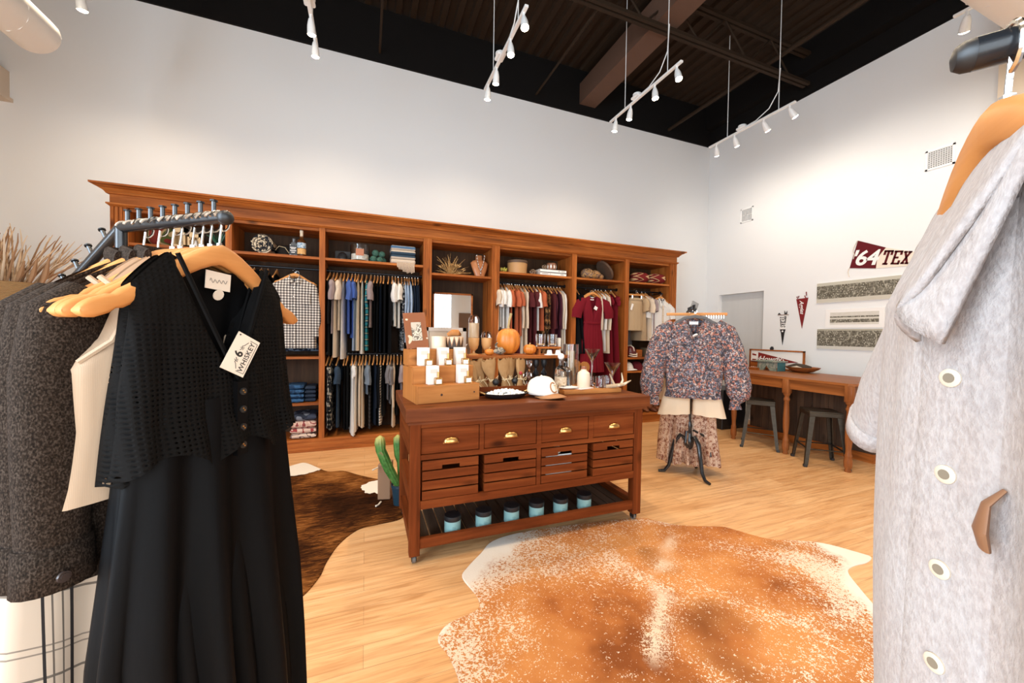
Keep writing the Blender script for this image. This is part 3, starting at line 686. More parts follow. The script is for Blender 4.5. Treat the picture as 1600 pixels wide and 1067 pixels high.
# ================================================================== hangers and garments
def hanger_proto(w=.215, drop=.10, stem=.045, thick=.011, name='clothes_hanger', cat='hanger'):
    """wooden hanger: origin where the hook rests on the rail, arms along local x"""
    q = bpy.data.objects.new(name, None); COL.objects.link(q); q['_o'] = [0., 0., 0.]; q['category'] = cat
    h = MB(); rings = []; n = 22
    for u in [-1,-.992,-.975,-.95,-.92,-.88,-.84,-.80,-.76,-.7,-.6,-.5,-.4,-.3,-.2,-.12,-.06,0,.06,.12,.2,.3,.4,.5,.6,.7,.76,.80,.84,.88,.92,.95,.975,.992,1]:
        a = abs(u)
        zc = -stem - .012 - drop*(.5 - .5*cos(pi*min(1, a*1.02)))*.55 - drop*.45*a**1.1
        ht = .021 - .006*a
        if .76 < a < .84: ht -= .004
        if a > .88: ht = .017*sqrt(max(.03, 1-((a-.88)/.12)**2))
        th = thick*(1.15 - .35*a); yb = .014*(a**2)
        ring = []
        for k in range(8):
            g = 2*pi*k/8 + pi/8
            ring.append((w*u, yb + th*(abs(cos(g))**.6)*(1 if cos(g) > 0 else -1), zc + ht*(abs(sin(g))**.6)*(1 if sin(g) > 0 else -1)))
        rings.append(ring)
    h.loft(rings); h.build('wood_arms', HANG, q, 60)
    k = MB(); R = .02; pts = [(0, 0, -stem), (0, 0, -stem+.018), (.004, 0, -R-.004)]
    for i in range(11):
        a = -pi*.42 + i*(pi*1.34)/10; pts.append((R*cos(a), 0, -R+.003+R*sin(a)+.0))
    k.tube(pts, .0022, 6); k.tube([(0,0,-stem-.004),(0,0,-stem+.012)], .005, 8); k.build('hook', CHROME, q)
    return q
HP = hanger_proto(); RP = hanger_proto(.15, .085, .045, .009)
def hang(loc, rz, label, group, sc=1., proto=None):
    src = proto or HP
    if src.get('_used'): q = copy_tree(src)
    else: q = src; src['_used'] = 1
    q.location = loc; q.rotation_euler = (0, 0, rz); q.scale = (sc, sc, sc)
    return tag(q, label, 'hanger', group)
def lerp_prof(prof, z):
    for (z0, *a), (z1, *b_) in zip(prof[:-1], prof[1:]):
        if z >= z1:
            t = (z0-z)/(z0-z1) if z0 != z1 else 0
            return [p + (q-p)*t for p, q in zip(a, b_)]
    return list(prof[-1][1:])
def body(mb, prof, un=.28, drop=.07, nf=.10, nb=.02, nu=14, rows=14, amp=.006, fr=4., seed=0, vneck=True, hemw=0., split=0., ripple=0.):
    """garment trunk hanging from z=0; prof rows = (z, half width, half depth)"""
    rg = random.Random(seed); p1, p2, p3 = [rg.uniform(0, 6.28) for _ in range(3)]
    zh = prof[-1][0]; W0 = prof[0][1]
    def zt(u, front):
        a = abs(u)
        if a > un: return -drop*((a-un)/(1-un))**1.15
        k = 1-a/un
        return -(nf*(k if vneck else sin(k*pi/2)**.8) if front else nb*sin(k*pi/2))
    def grid(front):
        g = []
        for r in range(rows+1):
            t = r/rows; row = []
            for i in range(nu+1):
                u = -1 + 2*i/nu
                top = zt(u, front)
                z = top + (zh - top)*t
                if r == rows: z += hemw*sin(u*9+p1)
                hw, ht = lerp_prof(prof, max(zh, min(0, z)))
                e = sqrt(max(0., 1-u*u))**.75
                f = amp*t*(sin(u*fr*pi+p1) + .6*sin(u*fr*1.7*pi+p2+t*2)) + ripple*sin(u*fr*5+p3+3*t)*t*(1-abs(u)**6)
                y = ht*e*min(1., .25+t*6) + f*(e+.15)
                row.append((hw*u + .4*amp*sin(t*7+p3)*t, (-y if front else y), z))
            g.append(row)
        return g
    gf, gb = grid(True), grid(False)
    for r in range(rows+1):                       # close the sides
        for i in (0, nu): gb[r][i] = gf[r][i]
    mb.sheet(gf); mb.sheet(gb)
    bmesh.ops.remove_doubles(mb.bm, verts=mb.bm.verts, dist=1e-5)
    return gf
def sleeve(mb, hw, drop, L, r0, r1, out=.06, flat=.6, side=1, fwd=0., n=10, seed=0, cuff=False):
    rg = random.Random(seed*7+side); pts = []; rs = []
    m = 7
    for i in range(m+1):
        t = i/m
        x = side*(hw - .025 + out*sin(min(1, t*1.3)*pi/2)); z = -drop - .015 - L*t
        pts.append((x + .006*sin(t*9+seed), fwd*t + .005*sin(t*7+seed*2), z))
        r = r0 + (r1-r0)*t + .004*sin(t*11+seed*1.7)
        if i == 0: r *= .75
        if cuff and i >= m-1: r = r1*.72
        rs.append(r)
    mb.tube(pts, rs, n, True, flat=flat, up=(1,0,0), cap1=False)
STYLE = {   # half width, half depth, sleeve length, sleeve radius, widths down the body
    'tee':     dict(w=.215, d=.017, sl=.20, r=.075, prof=lambda L: [(0,.205,.02),(-.10,.215,.02),(-.25,.22,.018),(-L,.235,.02)]),
    'long':    dict(w=.205, d=.017, sl=.50, r=.055, prof=lambda L: [(0,.20,.02),(-.10,.205,.022),(-.3,.21,.018),(-L,.235,.022)]),
    'tank':    dict(w=.165, d=.017, sl=0, r=0, prof=lambda L: [(0,.15,.014),(-.12,.16,.018),(-.24,.215,.02),(-L,.24,.024)]),
    'dress':   dict(w=.18, d=.02, sl=.12, r=.06, prof=lambda L: [(0,.185,.02),(-.12,.20,.022),(-.36,.185,.022),(-L,.29,.03)]),
    'pants':   dict(w=.19, d=.014, sl=0, r=0, prof=lambda L: [(0,.18,.014),(-.3,.185,.02),(-L,.165,.016)]),
}
_gm = {}
def rail_item(x, y, z, style, m, L, label, cat, grp, seed, hl, name=None, thin=1.):
    """one garment edge-on on a wardrobe rail, with its own hanger"""
    s = STYLE[style]
    hang((x, y, z+.0135), radians(90)+rnd.uniform(-.06,.06), hl, 'wooden hangers on the wardrobe rails', 1., RP)
    b = MB()
    pr = [(a, b1, c1*thin) for a, b1, c1 in s['prof'](L)]
    body(b, pr, .3, .075, .05, .015, 8, 8, .004, 3., seed)
    if s['sl']:
        for sd in (-1, 1): sleeve(b, s['w'], .075, s['sl']*(1 if L > .3 else .8), s['r'], s['r']*(1.15 if style == 'tee' else .75), .035, (.48 if style == 'tee' else .36)*thin, sd, 0, 8, seed)
    o = b.build(name or cat.replace(' ', '_'), m, None, 80)
    o.location = (x, y, z-.062); o.rotation_euler = (0, 0, radians(90) + rnd.uniform(-.10,.10))
    return tag(o, label, cat, grp)
cl = lambda n, c, **k: _gm.setdefault(n, mat(n, c, k.get('rough', .85)))
K_BLACK = cl('cloth_black', (.005,.005,.006)); K_NAVY = cl('cloth_navy', (.006,.011,.022)); K_MAUVE = cl('cloth_mauve', (.30,.235,.235)); K_CREAM = cl('cloth_cream', (.66,.54,.41))
K_WHITE = cl('cloth_white', (.74,.71,.67)); K_BLUE = cl('cloth_blue', (.055,.10,.30)); K_PALEBLUE = bands('cloth_pale_stripe', [(0,(.42,.50,.60)),(.6,(.13,.20,.32))], .024, 'Y'); K_TEX = tone('cloth_textured_white', [(.62,.57,.50),(.74,.70,.63)], 90, 2, False)
K_GREY = cl('cloth_grey', (.16,.15,.155)); K_GREYBLUE = cl('cloth_greyblue', (.14,.17,.21)); K_RUST = cl('cloth_rust', (.42,.105,.045)); K_MAROON = cl('cloth_maroon', (.09,.018,.02)); K_WINE = cl('cloth_wine', (.16,.008,.016)); K_TAN = cl('cloth_tan', (.46,.33,.20))
K_STRIPE = bands('cloth_breton', [(0,(.74,.70,.64)),(.72,(.03,.03,.035))], .034, 'Z'); K_BW = tone('cloth_black_print', [(.015,.015,.018),(.015,.015,.018),(.42,.42,.42)], 45, 1); K_BWL = tone('cloth_dark_print', [(.012,.014,.018),(.012,.014,.018),(.35,.33,.28)], 24, 1)
K_BRPR = tone('cloth_brown_print', [(.02,.015,.012),(.20,.085,.03),(.03,.02,.015),(.32,.16,.06)], 18, 1); K_DENIM = tone('cloth_denim', [(.02,.03,.05),(.03,.05,.08)], 30, 2, False); K_WINESTR = bands('cloth_wine_stripe', [(0,(.05,.012,.022)),(.55,(.13,.03,.04))], .03, 'Y'); K_DKPLAID = bands('cloth_grey_check', [(0,(.05,.045,.045)),(.5,(.10,.09,.085))], .05, 'Z')
def plaid(name, base, c1, c2, p=.07, q=.5):
    m = mat(name, base, .85); N = NT(m); s = N.sep(N.vec())
    hx = N.math('ADD', s[0], s[1])
    fx = N.ramp(N.math('FRACT', N.math('MULTIPLY', hx, 1/p)), [(0, 0.), (q, 1.)], True); fz = N.ramp(N.math('FRACT', N.math('MULTIPLY', s[2], 1/p)), [(0, 0.), (q, 1.)], True)
    c = N.mix(N.math('MULTIPLY', N.math('ADD', fx, fz), .5), base, c1)
    f2 = N.ramp(N.math('FRACT', N.math('MULTIPLY', N.math('ADD', s[2], .01), 1/p)), [(0, 0.), (.86, .8)], True)
    N.col(N.mix(f2, c, c2)); return m
K_TEAL = plaid('cloth_teal_plaid', (.03,.26,.30), (.012,.04,.07), (.55,.50,.30), .075)
ORD = ['first','second','third','fourth','fifth','sixth','seventh','eighth','ninth','tenth','eleventh','twelfth','thirteenth','fourteenth','fifteenth','sixteenth','seventeenth','eighteenth','nineteenth','twentieth','twenty-first','twenty-second','twenty-third','twenty-fourth','twenty-fifth','twenty-sixth','twenty-seventh','twenty-eighth','twenty-ninth','thirtieth']
def fill(items, conv, y, z, where, grp):
    for i, (px, style, m, L, what, cat) in enumerate(items):
        x = conv(px)
        rail_item(x, y + rnd.uniform(-.012,.012), z, style, m, L, '%s, %s from the left on the %s' % (what, ORD[i], where), cat, grp, i*3+1, 'hanger of the %s, %s from left on the %s' % (what, ORD[i], where), thin=.95)
CX = lambda px: -.443 + (px-508)/155*1.13
fill([(513,'long',K_BLACK,.95,'black long shirt','shirt'),(519,'tee',K_MAUVE,.70,'mauve-grey tee','t-shirt'),(524,'tank',K_CREAM,.98,'cream top','top'),(530,'tee',K_CREAM,.66,'cream short-sleeved tee','t-shirt'),
 (535,'tank',K_WHITE,1.0,'long white top','top'),(541,'tee',K_BLUE,.70,'bright blue tee','t-shirt'),(547,'tee',K_BLUE,.75,'bright blue tee','t-shirt'),(552,'tank',K_PALEBLUE,.90,'pale striped blouse','blouse'),
 (557,'tank',K_CREAM,.90,'cream knit','top'),(563,'tank',K_TEX,.94,'textured white blouse','blouse'),(570,'long',K_TEAL,.90,'teal plaid shirt','shirt'),(577,'tee',K_MAUVE,.62,'mauve-grey tee','t-shirt'),
 (583,'pants',K_BLACK,.92,'black trousers','trousers'),(588,'pants',K_BLACK,.93,'black trousers','trousers'),(593,'pants',K_NAVY,.92,'navy trousers','trousers'),(598,'pants',K_BLACK,.93,'black trousers','trousers'),(606,'long',K_BLACK,.95,'black shirt','shirt'),
 (612,'tee',K_WHITE,.52,'white tee','t-shirt'),(617,'tee',K_WHITE,.60,'white tee','t-shirt'),(622,'tee',K_TEX,.62,'off-white tee','t-shirt'),(628,'long',K_BW,.90,'black and white print shirt','shirt'),
 (633,'long',K_PALEBLUE,.8,'pale striped shirt','shirt'),(637,'long',K_PALEBLUE,.8,'pale striped shirt','shirt'),(641,'long',K_PALEBLUE,.8,'pale striped shirt','shirt'),(646,'long',K_NAVY,.85,'navy shirt','shirt'),(651,'long',K_NAVY,.85,'navy shirt','shirt'),(656,'long',K_NAVY,.85,'navy shirt','shirt')],
 CX, 5.10, 2.13, 'upper double rail', 'garments on the upper double rail')
fill([(512,'long',K_BWL,.80,'dark patterned shirt','shirt'),(517,'long',K_BWL,.82,'dark patterned shirt','shirt'),(527,'tee',K_DENIM,.80,'dark denim top','top'),(536,'pants',K_BLACK,.85,'black trousers','trousers'),(541,'pants',K_BLACK,.85,'black trousers','trousers'),
 (548,'dress',K_WHITE,.90,'white dress','dress'),(554,'dress',K_WHITE,.86,'white dress','dress'),(560,'tank',K_CREAM,.80,'cream top','top'),(565,'tank',K_CREAM,.82,'cream top','top'),(570,'tee',K_GREYBLUE,.42,'grey-blue tee','t-shirt'),
 (576,'pants',K_DKPLAID,.86,'dark checked trousers','trousers'),(583,'long',K_NAVY,.80,'navy shirt','shirt'),(588,'long',K_BLACK,.82,'black shirt','shirt'),(594,'tank',K_STRIPE,.80,'black and white striped top','top'),(600,'tank',K_BLACK,.7,'black top','top'),
 (606,'tee',K_GREY,.50,'grey tee','t-shirt'),(611,'tee',K_GREY,.55,'grey tee','t-shirt'),(616,'long',K_CREAM,.84,'cream long-sleeved top','top'),(622,'tank',K_BLACK,.7,'black top','top'),(628,'tee',K_MAUVE,.6,'mauve-grey tee','t-shirt'),(640,'pants',K_BLACK,.8,'black trousers','trousers'),(650,'pants',K_NAVY,.8,'navy trousers','trousers')],
 CX, 5.10, 1.12, 'lower double rail', 'garments on the lower double rail')
EX = lambda px: 1.682 + (px-779)/116*1.145
fill([(781,'tee',K_CREAM,.62,'cream tee','t-shirt'),(786,'tee',K_WHITE,.58,'white tee','t-shirt'),(790,'tee',K_WHITE,.60,'white tee','t-shirt'),(795,'tee',K_WHITE,.62,'white tee','t-shirt'),(799,'pants',K_MAROON,.98,'dark maroon trousers','trousers'),(801,'tee',K_RUST,.66,'rust short-sleeved shirt','shirt'),(804,'pants',K_BLACK,.98,'black trousers','trousers'),(807,'tee',K_RUST,.68,'rust short-sleeved shirt','shirt'),(813,'tee',K_RUST,.70,'rust short-sleeved shirt','shirt'),
 (816,'pants',K_MAROON,.98,'dark maroon trousers','trousers'),(819,'long',K_CREAM,.98,'long cream cardigan','cardigan'),(824,'long',K_CREAM,1.0,'long cream cardigan','cardigan'),(830,'tee',K_MAROON,.95,'maroon shirt','shirt'),(836,'tee',K_MAROON,.98,'maroon shirt','shirt'),(842,'tee',K_WHITE,.62,'white tee','t-shirt'),(848,'tee',K_RUST,.62,'rust short-sleeved shirt','shirt'),
 (854,'long',K_BRPR,.95,'brown print shirt','shirt'),(860,'long',K_BRPR,.98,'brown print shirt','shirt'),(866,'long',K_MAROON,.95,'maroon shirt','shirt'),(871,'long',K_WINESTR,.98,'wine striped shirt','shirt'),(876,'long',K_WINESTR,.98,'wine striped shirt','shirt'),(882,'long',K_CREAM,.9,'cream long-sleeved blouse','blouse'),(887,'long',K_TEX,.92,'off-white long-sleeved blouse','blouse')],
 EX, 5.10, 2.13, 'rust-shirt rail', 'garments on the rust-shirt rail')
FX = lambda px: 2.903 + (px-901)/76*.873
fill([(905,'dress',K_BLACK,.95,'black dress','dress'),(911,'dress',K_BLACK,.95,'black dress','dress'),(937,'tank',K_CREAM,1.15,'long cream top','top'),(942,'long',K_CREAM,.95,'cream long-sleeved top','top'),(947,'long',K_WHITE,.92,'white long-sleeved top','top'),(952,'long',K_CREAM,.95,'cream long-sleeved top','top'),(959,'dress',K_WINE,1.45,'wine velvet dress','dress'),(967,'dress',K_WINE,1.45,'wine velvet dress','dress')],
 FX, 5.10, 2.13, 'red-dress rail', 'garments on the red-dress rail')
fill([(10,'long',K_BLACK,.85,'black shirt','shirt'),(16,'long',K_NAVY,.85,'navy shirt','shirt'),(22,'long',K_BLACK,.85,'black shirt','shirt'),(30,'pants',K_BLACK,.9,'black trousers','trousers')], lambda k: -1.30+k*.011, 5.12, 2.13, 'rail behind the gingham shirt', 'garments beside the gingham shirt')
fill([(8,'tee',K_TAN,.75,'tan shirt','shirt'),(14,'tee',K_CREAM,.75,'cream shirt','shirt'),(19,'tee',K_MAUVE,.75,'rosy shirt','shirt')], lambda k: 4.06+k*.014, 5.08, 2.13, 'rail behind the white shirt', 'garments beside the white shirt')

# ------------------------------------------------------------------ garments hung facing out
def collar(q, m, un, w, z=0., nf=.06, sc=1., depth=.03):
    h = MB(); c = un*w
    for s in (-1, 1):
        a = [(s*c*.9, .01, z+.028*sc), (s*c*.98, -depth*.8, z+.012*sc), (s*.012, -depth-.012, z-nf+.004), (s*.055*sc, -depth-.022, z-nf-.035*sc), (s*c*1.28, -depth-.006, z-.028*sc)]
        h.prism(a, (0, -.004, 0))
    h.tube([(-c, -.01, z+.012), (-c*.6, .02, z+.022), (0, .028, z+.024), (c*.6, .02, z+.022), (c, -.01, z+.012)], .014, 8, flat=.3, up=(0,0,1))
    return h.build('collar', m, q, 50)
def buttons(q, m, xs, y, zs, r=.006, name='button'):
    for z in zs:
        h = MB(); h.tube([(xs, y, z), (xs, y-.003, z)], r, 10); h.build(name, m, q)
ging = mat('cloth_gingham', (.6,.6,.6), .85); N = NT(ging); s = N.sep(N.vec())
gx = N.ramp(N.math('FRACT', N.math('MULTIPLY', s[0], 1/.03)), [(0, 0.), (.5, 1.)], True); gz = N.ramp(N.math('FRACT', N.math('MULTIPLY', s[2], 1/.03)), [(0, 0.), (.5, 1.)], True)
N.col(N.ramp(N.math('MULTIPLY', N.math('ADD', gx, gz), .5), [(0, (.70,.66,.60)), (.3, (.27,.235,.215)), (.75, (.045,.038,.04))], True))
q = thing('shirt', 'black and white gingham long-sleeved shirt hung facing out in the second bay', 'shirt', (0,0,0))
b = MB(); body(b, [(0,.195,.05),(-.12,.215,.06),(-.35,.215,.055),(-.80,.225,.05)], .26, .075, .055, .012, 18, 16, .005, 4, 5)
b.build('shirt_body', ging, q, 80)
for sd in (-1, 1):
    b = MB(); sleeve(b, .20, .075, .58, .06, .045, .045, .7, sd, -.02, 12, 3, True); b.build('sleeve', ging, q, 80)
collar(q, ging, .26, .195, 0, .055, 1., .045); h = MB(); h.box(-.016, .016, -.066, -.062, -.80, -.06); h.build('placket', ging, q, 0); buttons(q, WHITEC, 0, -.066, [-.12-.1*i for i in range(7)])
h = MB(); h.box(.06, .16, -.069, -.064, -.30, -.18); h.build('chest_pocket', ging, q, 0)
q.location = (-.752, 4.90, 2.0)
hang((-.752, 4.905, 2.085), 0, 'hanger of the gingham shirt, hooked on the front rod', 'hangers of garments facing out', .95)
q = thing('shirt', 'dark navy print shirt hanging just behind the gingham shirt', 'shirt', (0,0,0))
b = MB(); body(b, [(0,.19,.02),(-.12,.21,.02),(-.84,.225,.02)], .26, .075, .055, .012, 10, 8, .004, 4, 8)
for sd in (-1, 1): sleeve(b, .20, .075, .55, .05, .04, .03, .4, sd, 0, 8, 4)
b.build('shirt_body', tone('navy_print', [(.015,.02,.035),(.015,.02,.035),(.10,.14,.2)], 40, 1), q, 80); q.location = (-.745, 5.02, 2.0)
hang((-.745, 5.02, 2.085), 0, 'hanger just behind the gingham shirt, on the front rod', 'hangers of garments facing out', .95)
# wine red wrap dress
q = thing('dress', 'deep red wrap dress with short wide sleeves facing out in the sixth bay', 'dress', (0,0,0))
b = MB(); body(b, [(0,.17,.045),(-.12,.20,.06),(-.38,.15,.05),(-.42,.15,.05),(-.7,.19,.06),(-1.15,.22,.07)], .36, .06, .26, .03, 26, 22, .008, 7, 2, True, 0, 0, .005)
b.build('dress_body', K_WINE, q, 80)
for sd in (-1, 1):
    b = MB(); b.tube([(sd*.14, 0, -.06), (sd*.22, -.01, -.12), (sd*.28, -.015, -.24), (sd*.29, -.01, -.33)], [.05,.085,.09,.085], 14, False, flat=.55, up=(1,0,0)); b.build('sleeve', K_WINE, q, 80)
b = MB(); b.tube([(-.155, 0, -.40), (-.10, -.052, -.405), (0, -.066, -.41), (.10, -.052, -.405), (.155, 0, -.40)], .018, 8, flat=.3, up=(0,0,1)); b.build('waistband', K_WINE, q)
h = MB(); h.box(-.03, .03, .018, .022, -.06, -.015); h.build('neck_label', WHITEC, q, 0); h = MB(); h.box(-.01, .045, -.058, -.054, -.21, -.16, rot=(Matrix.Rotation(.5, 3, 'Y'), (.02, -.055, -.185))); h.build('price_tag', WHITEC, q, 0)
q.location = (3.20, 4.90, 1.985)
hang((3.20, 4.90, 2.085), 0, 'hanger of the deep red wrap dress, front hook', 'hangers of garments facing out', .95)
hang((3.20, 4.98, 2.085), .1, 'bare hanger just behind the deep red wrap dress', 'hangers of garments facing out', .95)
# last bay: skirt on a clip hanger, white short-sleeved shirt
q = thing('skirt', 'tan skirt held by clips under a straight wooden bar, last bay', 'skirt', (0,0,0))
b = MB(); body(b, [(0,.125,.03),(-.08,.135,.035),(-.52,.16,.04)], .98, .0, .004, .004, 14, 10, .006, 5, 3, False); b.build('skirt_body', K_TAN, q, 80)
h = MB(); h.box(-.13, .13, -.034, -.03, -.035, .0); h.build('waistband', K_TAN, q, 0); h = MB(); h.box(-.125, -.09, -.046, -.042, -.20, -.10, rot=(Matrix.Rotation(.3, 3, 'Y'), (-.1, -.044, -.15))); h.build('price_tag', WHITEC, q, 0)
q.location = (4.03, 4.94, 2.0)
q = thing('clip_hanger', 'straight wooden bar hanger with clips holding the tan skirt', 'hanger', (4.03, 4.94, 2.13))
h = MB(); h.box(3.88, 4.19, 4.928, 4.952, 2.035, 2.062, .004); h.build('bar', HANG, q)
h = MB(); h.tube([(4.03,4.94,2.06),(4.03,4.94,2.10),(4.045,4.94,2.125),(4.03,4.955,2.145),(4.01,4.98,2.13)], .0025, 6); h.build('hook', CHROME, q)
for x in (3.94, 4.12): h = MB(); h.box(x-.015, x+.015, 4.90, 4.975, 1.985, 2.04, .004); h.build('clip', CHROME, q)
q = thing('shirt', 'white short-sleeved collared shirt facing out at the right end of the wardrobe', 'shirt', (0,0,0))
b = MB(); body(b, [(0,.175,.045),(-.12,.20,.055),(-.35,.20,.05),(-.70,.21,.05)], .28, .07, .10, .012, 20, 14, .006, 5, 11); b.build('shirt_body', K_WHITE, q, 80)
for sd in (-1, 1):
    b = MB(); b.tube([(sd*.15, 0, -.07), (sd*.225, -.005, -.16), (sd*.245, -.01, -.31)], [.05,.07,.065], 12, False, flat=.6, up=(1,0,0)); b.build('sleeve', K_WHITE, q, 80)
collar(q, K_WHITE, .28, .175, 0, .09, 1.1, .04); h = MB(); h.box(-.014, .014, -.062, -.058, -.70, -.10); h.build('placket', K_CREAM, q, 0); buttons(q, K_TAN, 0, -.062, [-.16-.1*i for i in range(5)])
q.location = (4.50, 4.905, 1.99)
hang((4.50, 4.91, 2.085), 0, 'hanger of the white collared shirt, last bay', 'hangers of garments facing out', .92)
q = thing('dress', 'dark grey dress hanging at the back of the last bay', 'dress', (0,0,0))
b = MB(); body(b, [(0,.12,.02),(-.1,.14,.02),(-.5,.16,.02)], .3, .05, .06, .01, 8, 6, .004, 3, 2); b.build('dress_body', K_GREY, q, 80); q.location = (4.04, 5.24, 1.62)
q.location = (4.04, 5.22, 1.72)
h = MB(); h.box(3.93, 4.15, 5.20, 5.24, 1.05, 1.06); h.bm.free()

# ================================================================== island on casters
IT = .948
il = thing('display_island', 'dark red-brown wooden island with drawers, crates and casters in the middle', 'island', (1.11, 2.64, 0))
b = MB(); b.box(.222, 2.0, 2.262, 3.06, .868, IT, .003); b.box(.236, 1.986, 2.276, 3.046, .85, .87); b.build('top', [ITOP], il, 0)
LEGS = ((.25,.312,2.28,2.345), (1.876,1.947,2.28,2.345), (.25,.312,2.945,3.01), (1.876,1.947,2.945,3.01))
for a in LEGS:
    b = MB(); b.box(*a, .058, .852, .003); b.build('leg', IZ, il, 0)
for a in LEGS:
    cx, cy = (a[0]+a[1])/2, (a[2]+a[3])/2; b = MB(); b.box(cx-.022, cx+.022, cy-.022, cy+.022, .052, .059)
    for s in (-1, 1): b.box(cx+s*.013-.002, cx+s*.013+.002, cy-.012, cy+.03, .02, .055)
    ca = b.build('caster', BLACKM, il, 0); k = MB(); k.cyl((cx-.010, cy+.012, .024), (cx+.010, cy+.012, .024), .0235, n=20); k.build('wheel', mat('caster_wheel', (.14,.12,.10), .5), ca)
b = MB()
b.box(.312, 1.876, 2.284, 2.31, .826, .852); b.box(.312, 1.876, 2.284, 2.31, .634, .664); b.box(.312, 1.876, 2.284, 2.31, .336, .386)
for x0, x1 in ((.677,.706), (1.076,1.11), (1.48,1.518)): b.box(x0, x1, 2.286, 2.31, .66, .83)
b.box(1.078, 1.108, 2.288, 2.31, .38, .64)
b.build('front_frame', IX, il, 0)
for s, (x0, x1) in enumerate(((.256,.306), (1.885,1.940))):
    b = MB(); b.box(x0, x1, 2.345, 2.945, .64, .852); b.box(x0, x1, 2.345, 2.945, .336, .44); b.box(x0, x1, 2.345, 2.945, .095, .16); b.build('side_rails', IY, il, 0)
b = MB(); b.box(.312, 1.876, 2.97, 2.995, .62, .852); b.box(.312, 1.876, 2.97, 2.995, .336, .386); b.build('back_frame', IX, il, 0)
b = MB(); b.box(.306, 1.885, 2.31, 2.97, .338, .352); b.build('crate_deck', IX, il, 0)
b = MB(); b.box(.306, 1.885, 2.31, 2.97, .640, .655); b.build('drawer_deck', IX, il, 0)
b = MB(); b.box(.312, 1.876, 2.286, 2.312, .098, .158); b.build('bottom_rail', IX, il, 0)
b = MB(); b.box(.312, 1.876, 2.978, 3.0, .098, .158); b.build('bottom_rail', IX, il, 0)
for i in range(20):
    x = .316 + i*.0783; b = MB(); b.box(x, x+.066, 2.312, 2.978, .104, .122); b.build('shelf_slat', DARKSLAT, il, 0)
for x0, x1 in ((.315,.674), (.709,1.073), (1.113,1.477), (1.521,1.873)):
    b = MB(); b.box(x0, x1, 2.290, 2.306, .667, .823, .002); b.box(x0+.02, x1-.02, 2.306, 2.90, .68, .80); d = b.build('drawer', IX, il, 0)
    cx = (x0+x1)/2; k = MB(); rg = []
    for i in range(9):
        a = i/8*pi; ring = []
        for j in range(8):
            g = j/7*pi/2
            ring.append((cx - .047*cos(a), 2.290 - .024*sin(g)*sin(a)**.7, .728 + .036*sin(a)**.6*cos(g)*1.0 - .002))
        rg.append(ring)
    k.sheet(rg); k.box(cx-.048, cx+.048, 2.2875, 2.2905, .722, .728); k.build('cup_handle', BRASS, d, 60, .002)
CR = ((.322,.672,'leftmost slatted crate under the island drawers'), (.712,1.074,'second slatted crate from the left in the island'), (1.114,1.474,'third slatted crate from the left, with a pale card showing inside'), (1.522,1.870,'rightmost slatted crate under the island drawers'))
for x0, x1, lb in CR:
    q = thing('wooden_crate', lb, 'crate', ((x0+x1)/2, 2.5, .386), 'slatted crates in the island')
    cx = (x0+x1)/2
    for i in range(4):
        z0 = .388 + i*.0605; s = MB()
        if i < 3: s.box(x0, x1, 2.288, 2.300, z0, z0+.052, .0015)
        else:
            s.box(x0, cx-.055, 2.288, 2.300, z0, z0+.055); s.box(cx+.055, x1, 2.288, 2.300, z0, z0+.055); s.box(cx-.055, cx+.055, 2.288, 2.300, z0+.022, z0+.055)
        s.build('front_slat', IX, q, 0)
    for i in range(4):
        z0 = .388 + i*.0605
        for xx in (x0, x1-.012): s = MB(); s.box(xx, xx+.012, 2.302, 2.78, z0, z0+.052); s.build('side_slat', IY, q, 0)
    s = MB(); s.box(x0, x1, 2.30, 2.78, .356, .386); s.box(x0, x1, 2.768, 2.78, .386, .62); s.build('box_back', IX, q, 0)
b = MB(); b.box(1.16, 1.36, 2.312, 2.318, .40, .565); tag(b.build('card', WHITEC, smooth=0), 'pale card showing through the slats of the third crate', 'card')
b = MB(); b.ball((1.27, 2.36, .585), .03, 10, 6); tag(b.build('cloth_bundle', PAPER), 'cream bundle showing in the handle slot of third crate', 'cloth')
tealm = tone('teal_label', [(.20,.36,.35),(.24,.41,.40),(.21,.37,.36)], 12, 2, False, .5)
for i, x in enumerate((.532, .740, .940, 1.128, 1.318, 1.515)):
    q = thing('tin_candle', ('leftmost', 'second from left', 'third from left', 'fourth from left', 'fifth from left', 'rightmost')[i] + ' pale teal tin candle on the island bottom shelf', 'candle', (x, 2.385, .122), 'teal tin candles')
    c = MB(); c.lathe([(.050,0),(.0525,.003),(.0525,.078),(.049,.079)], (x, 2.385, .122), 30, True, True); c.build('tin', tealm, q)
    c = MB(); c.lathe([(.054,.078),(.0545,.08),(.0545,.105),(.052,.108),(.001,.108)], (x, 2.385, .122), 30); c.build('lid', BLACKP, q)
    c = MB()
    for k, w in ((.045,.35),(.038,.5),(.030,.3)):
        g = [[(x+.0528*sin(a), 2.385-.0528*cos(a), .122+k+dz) for a in [-.1+w*(t/4-.3) for t in range(5)]] for dz in (0, .0022)]; c.sheet(g)
    c.build('label_print', mat('teal_print', (.08,.16,.16), .6) if i == 0 else bpy.data.materials['teal_print'], q)

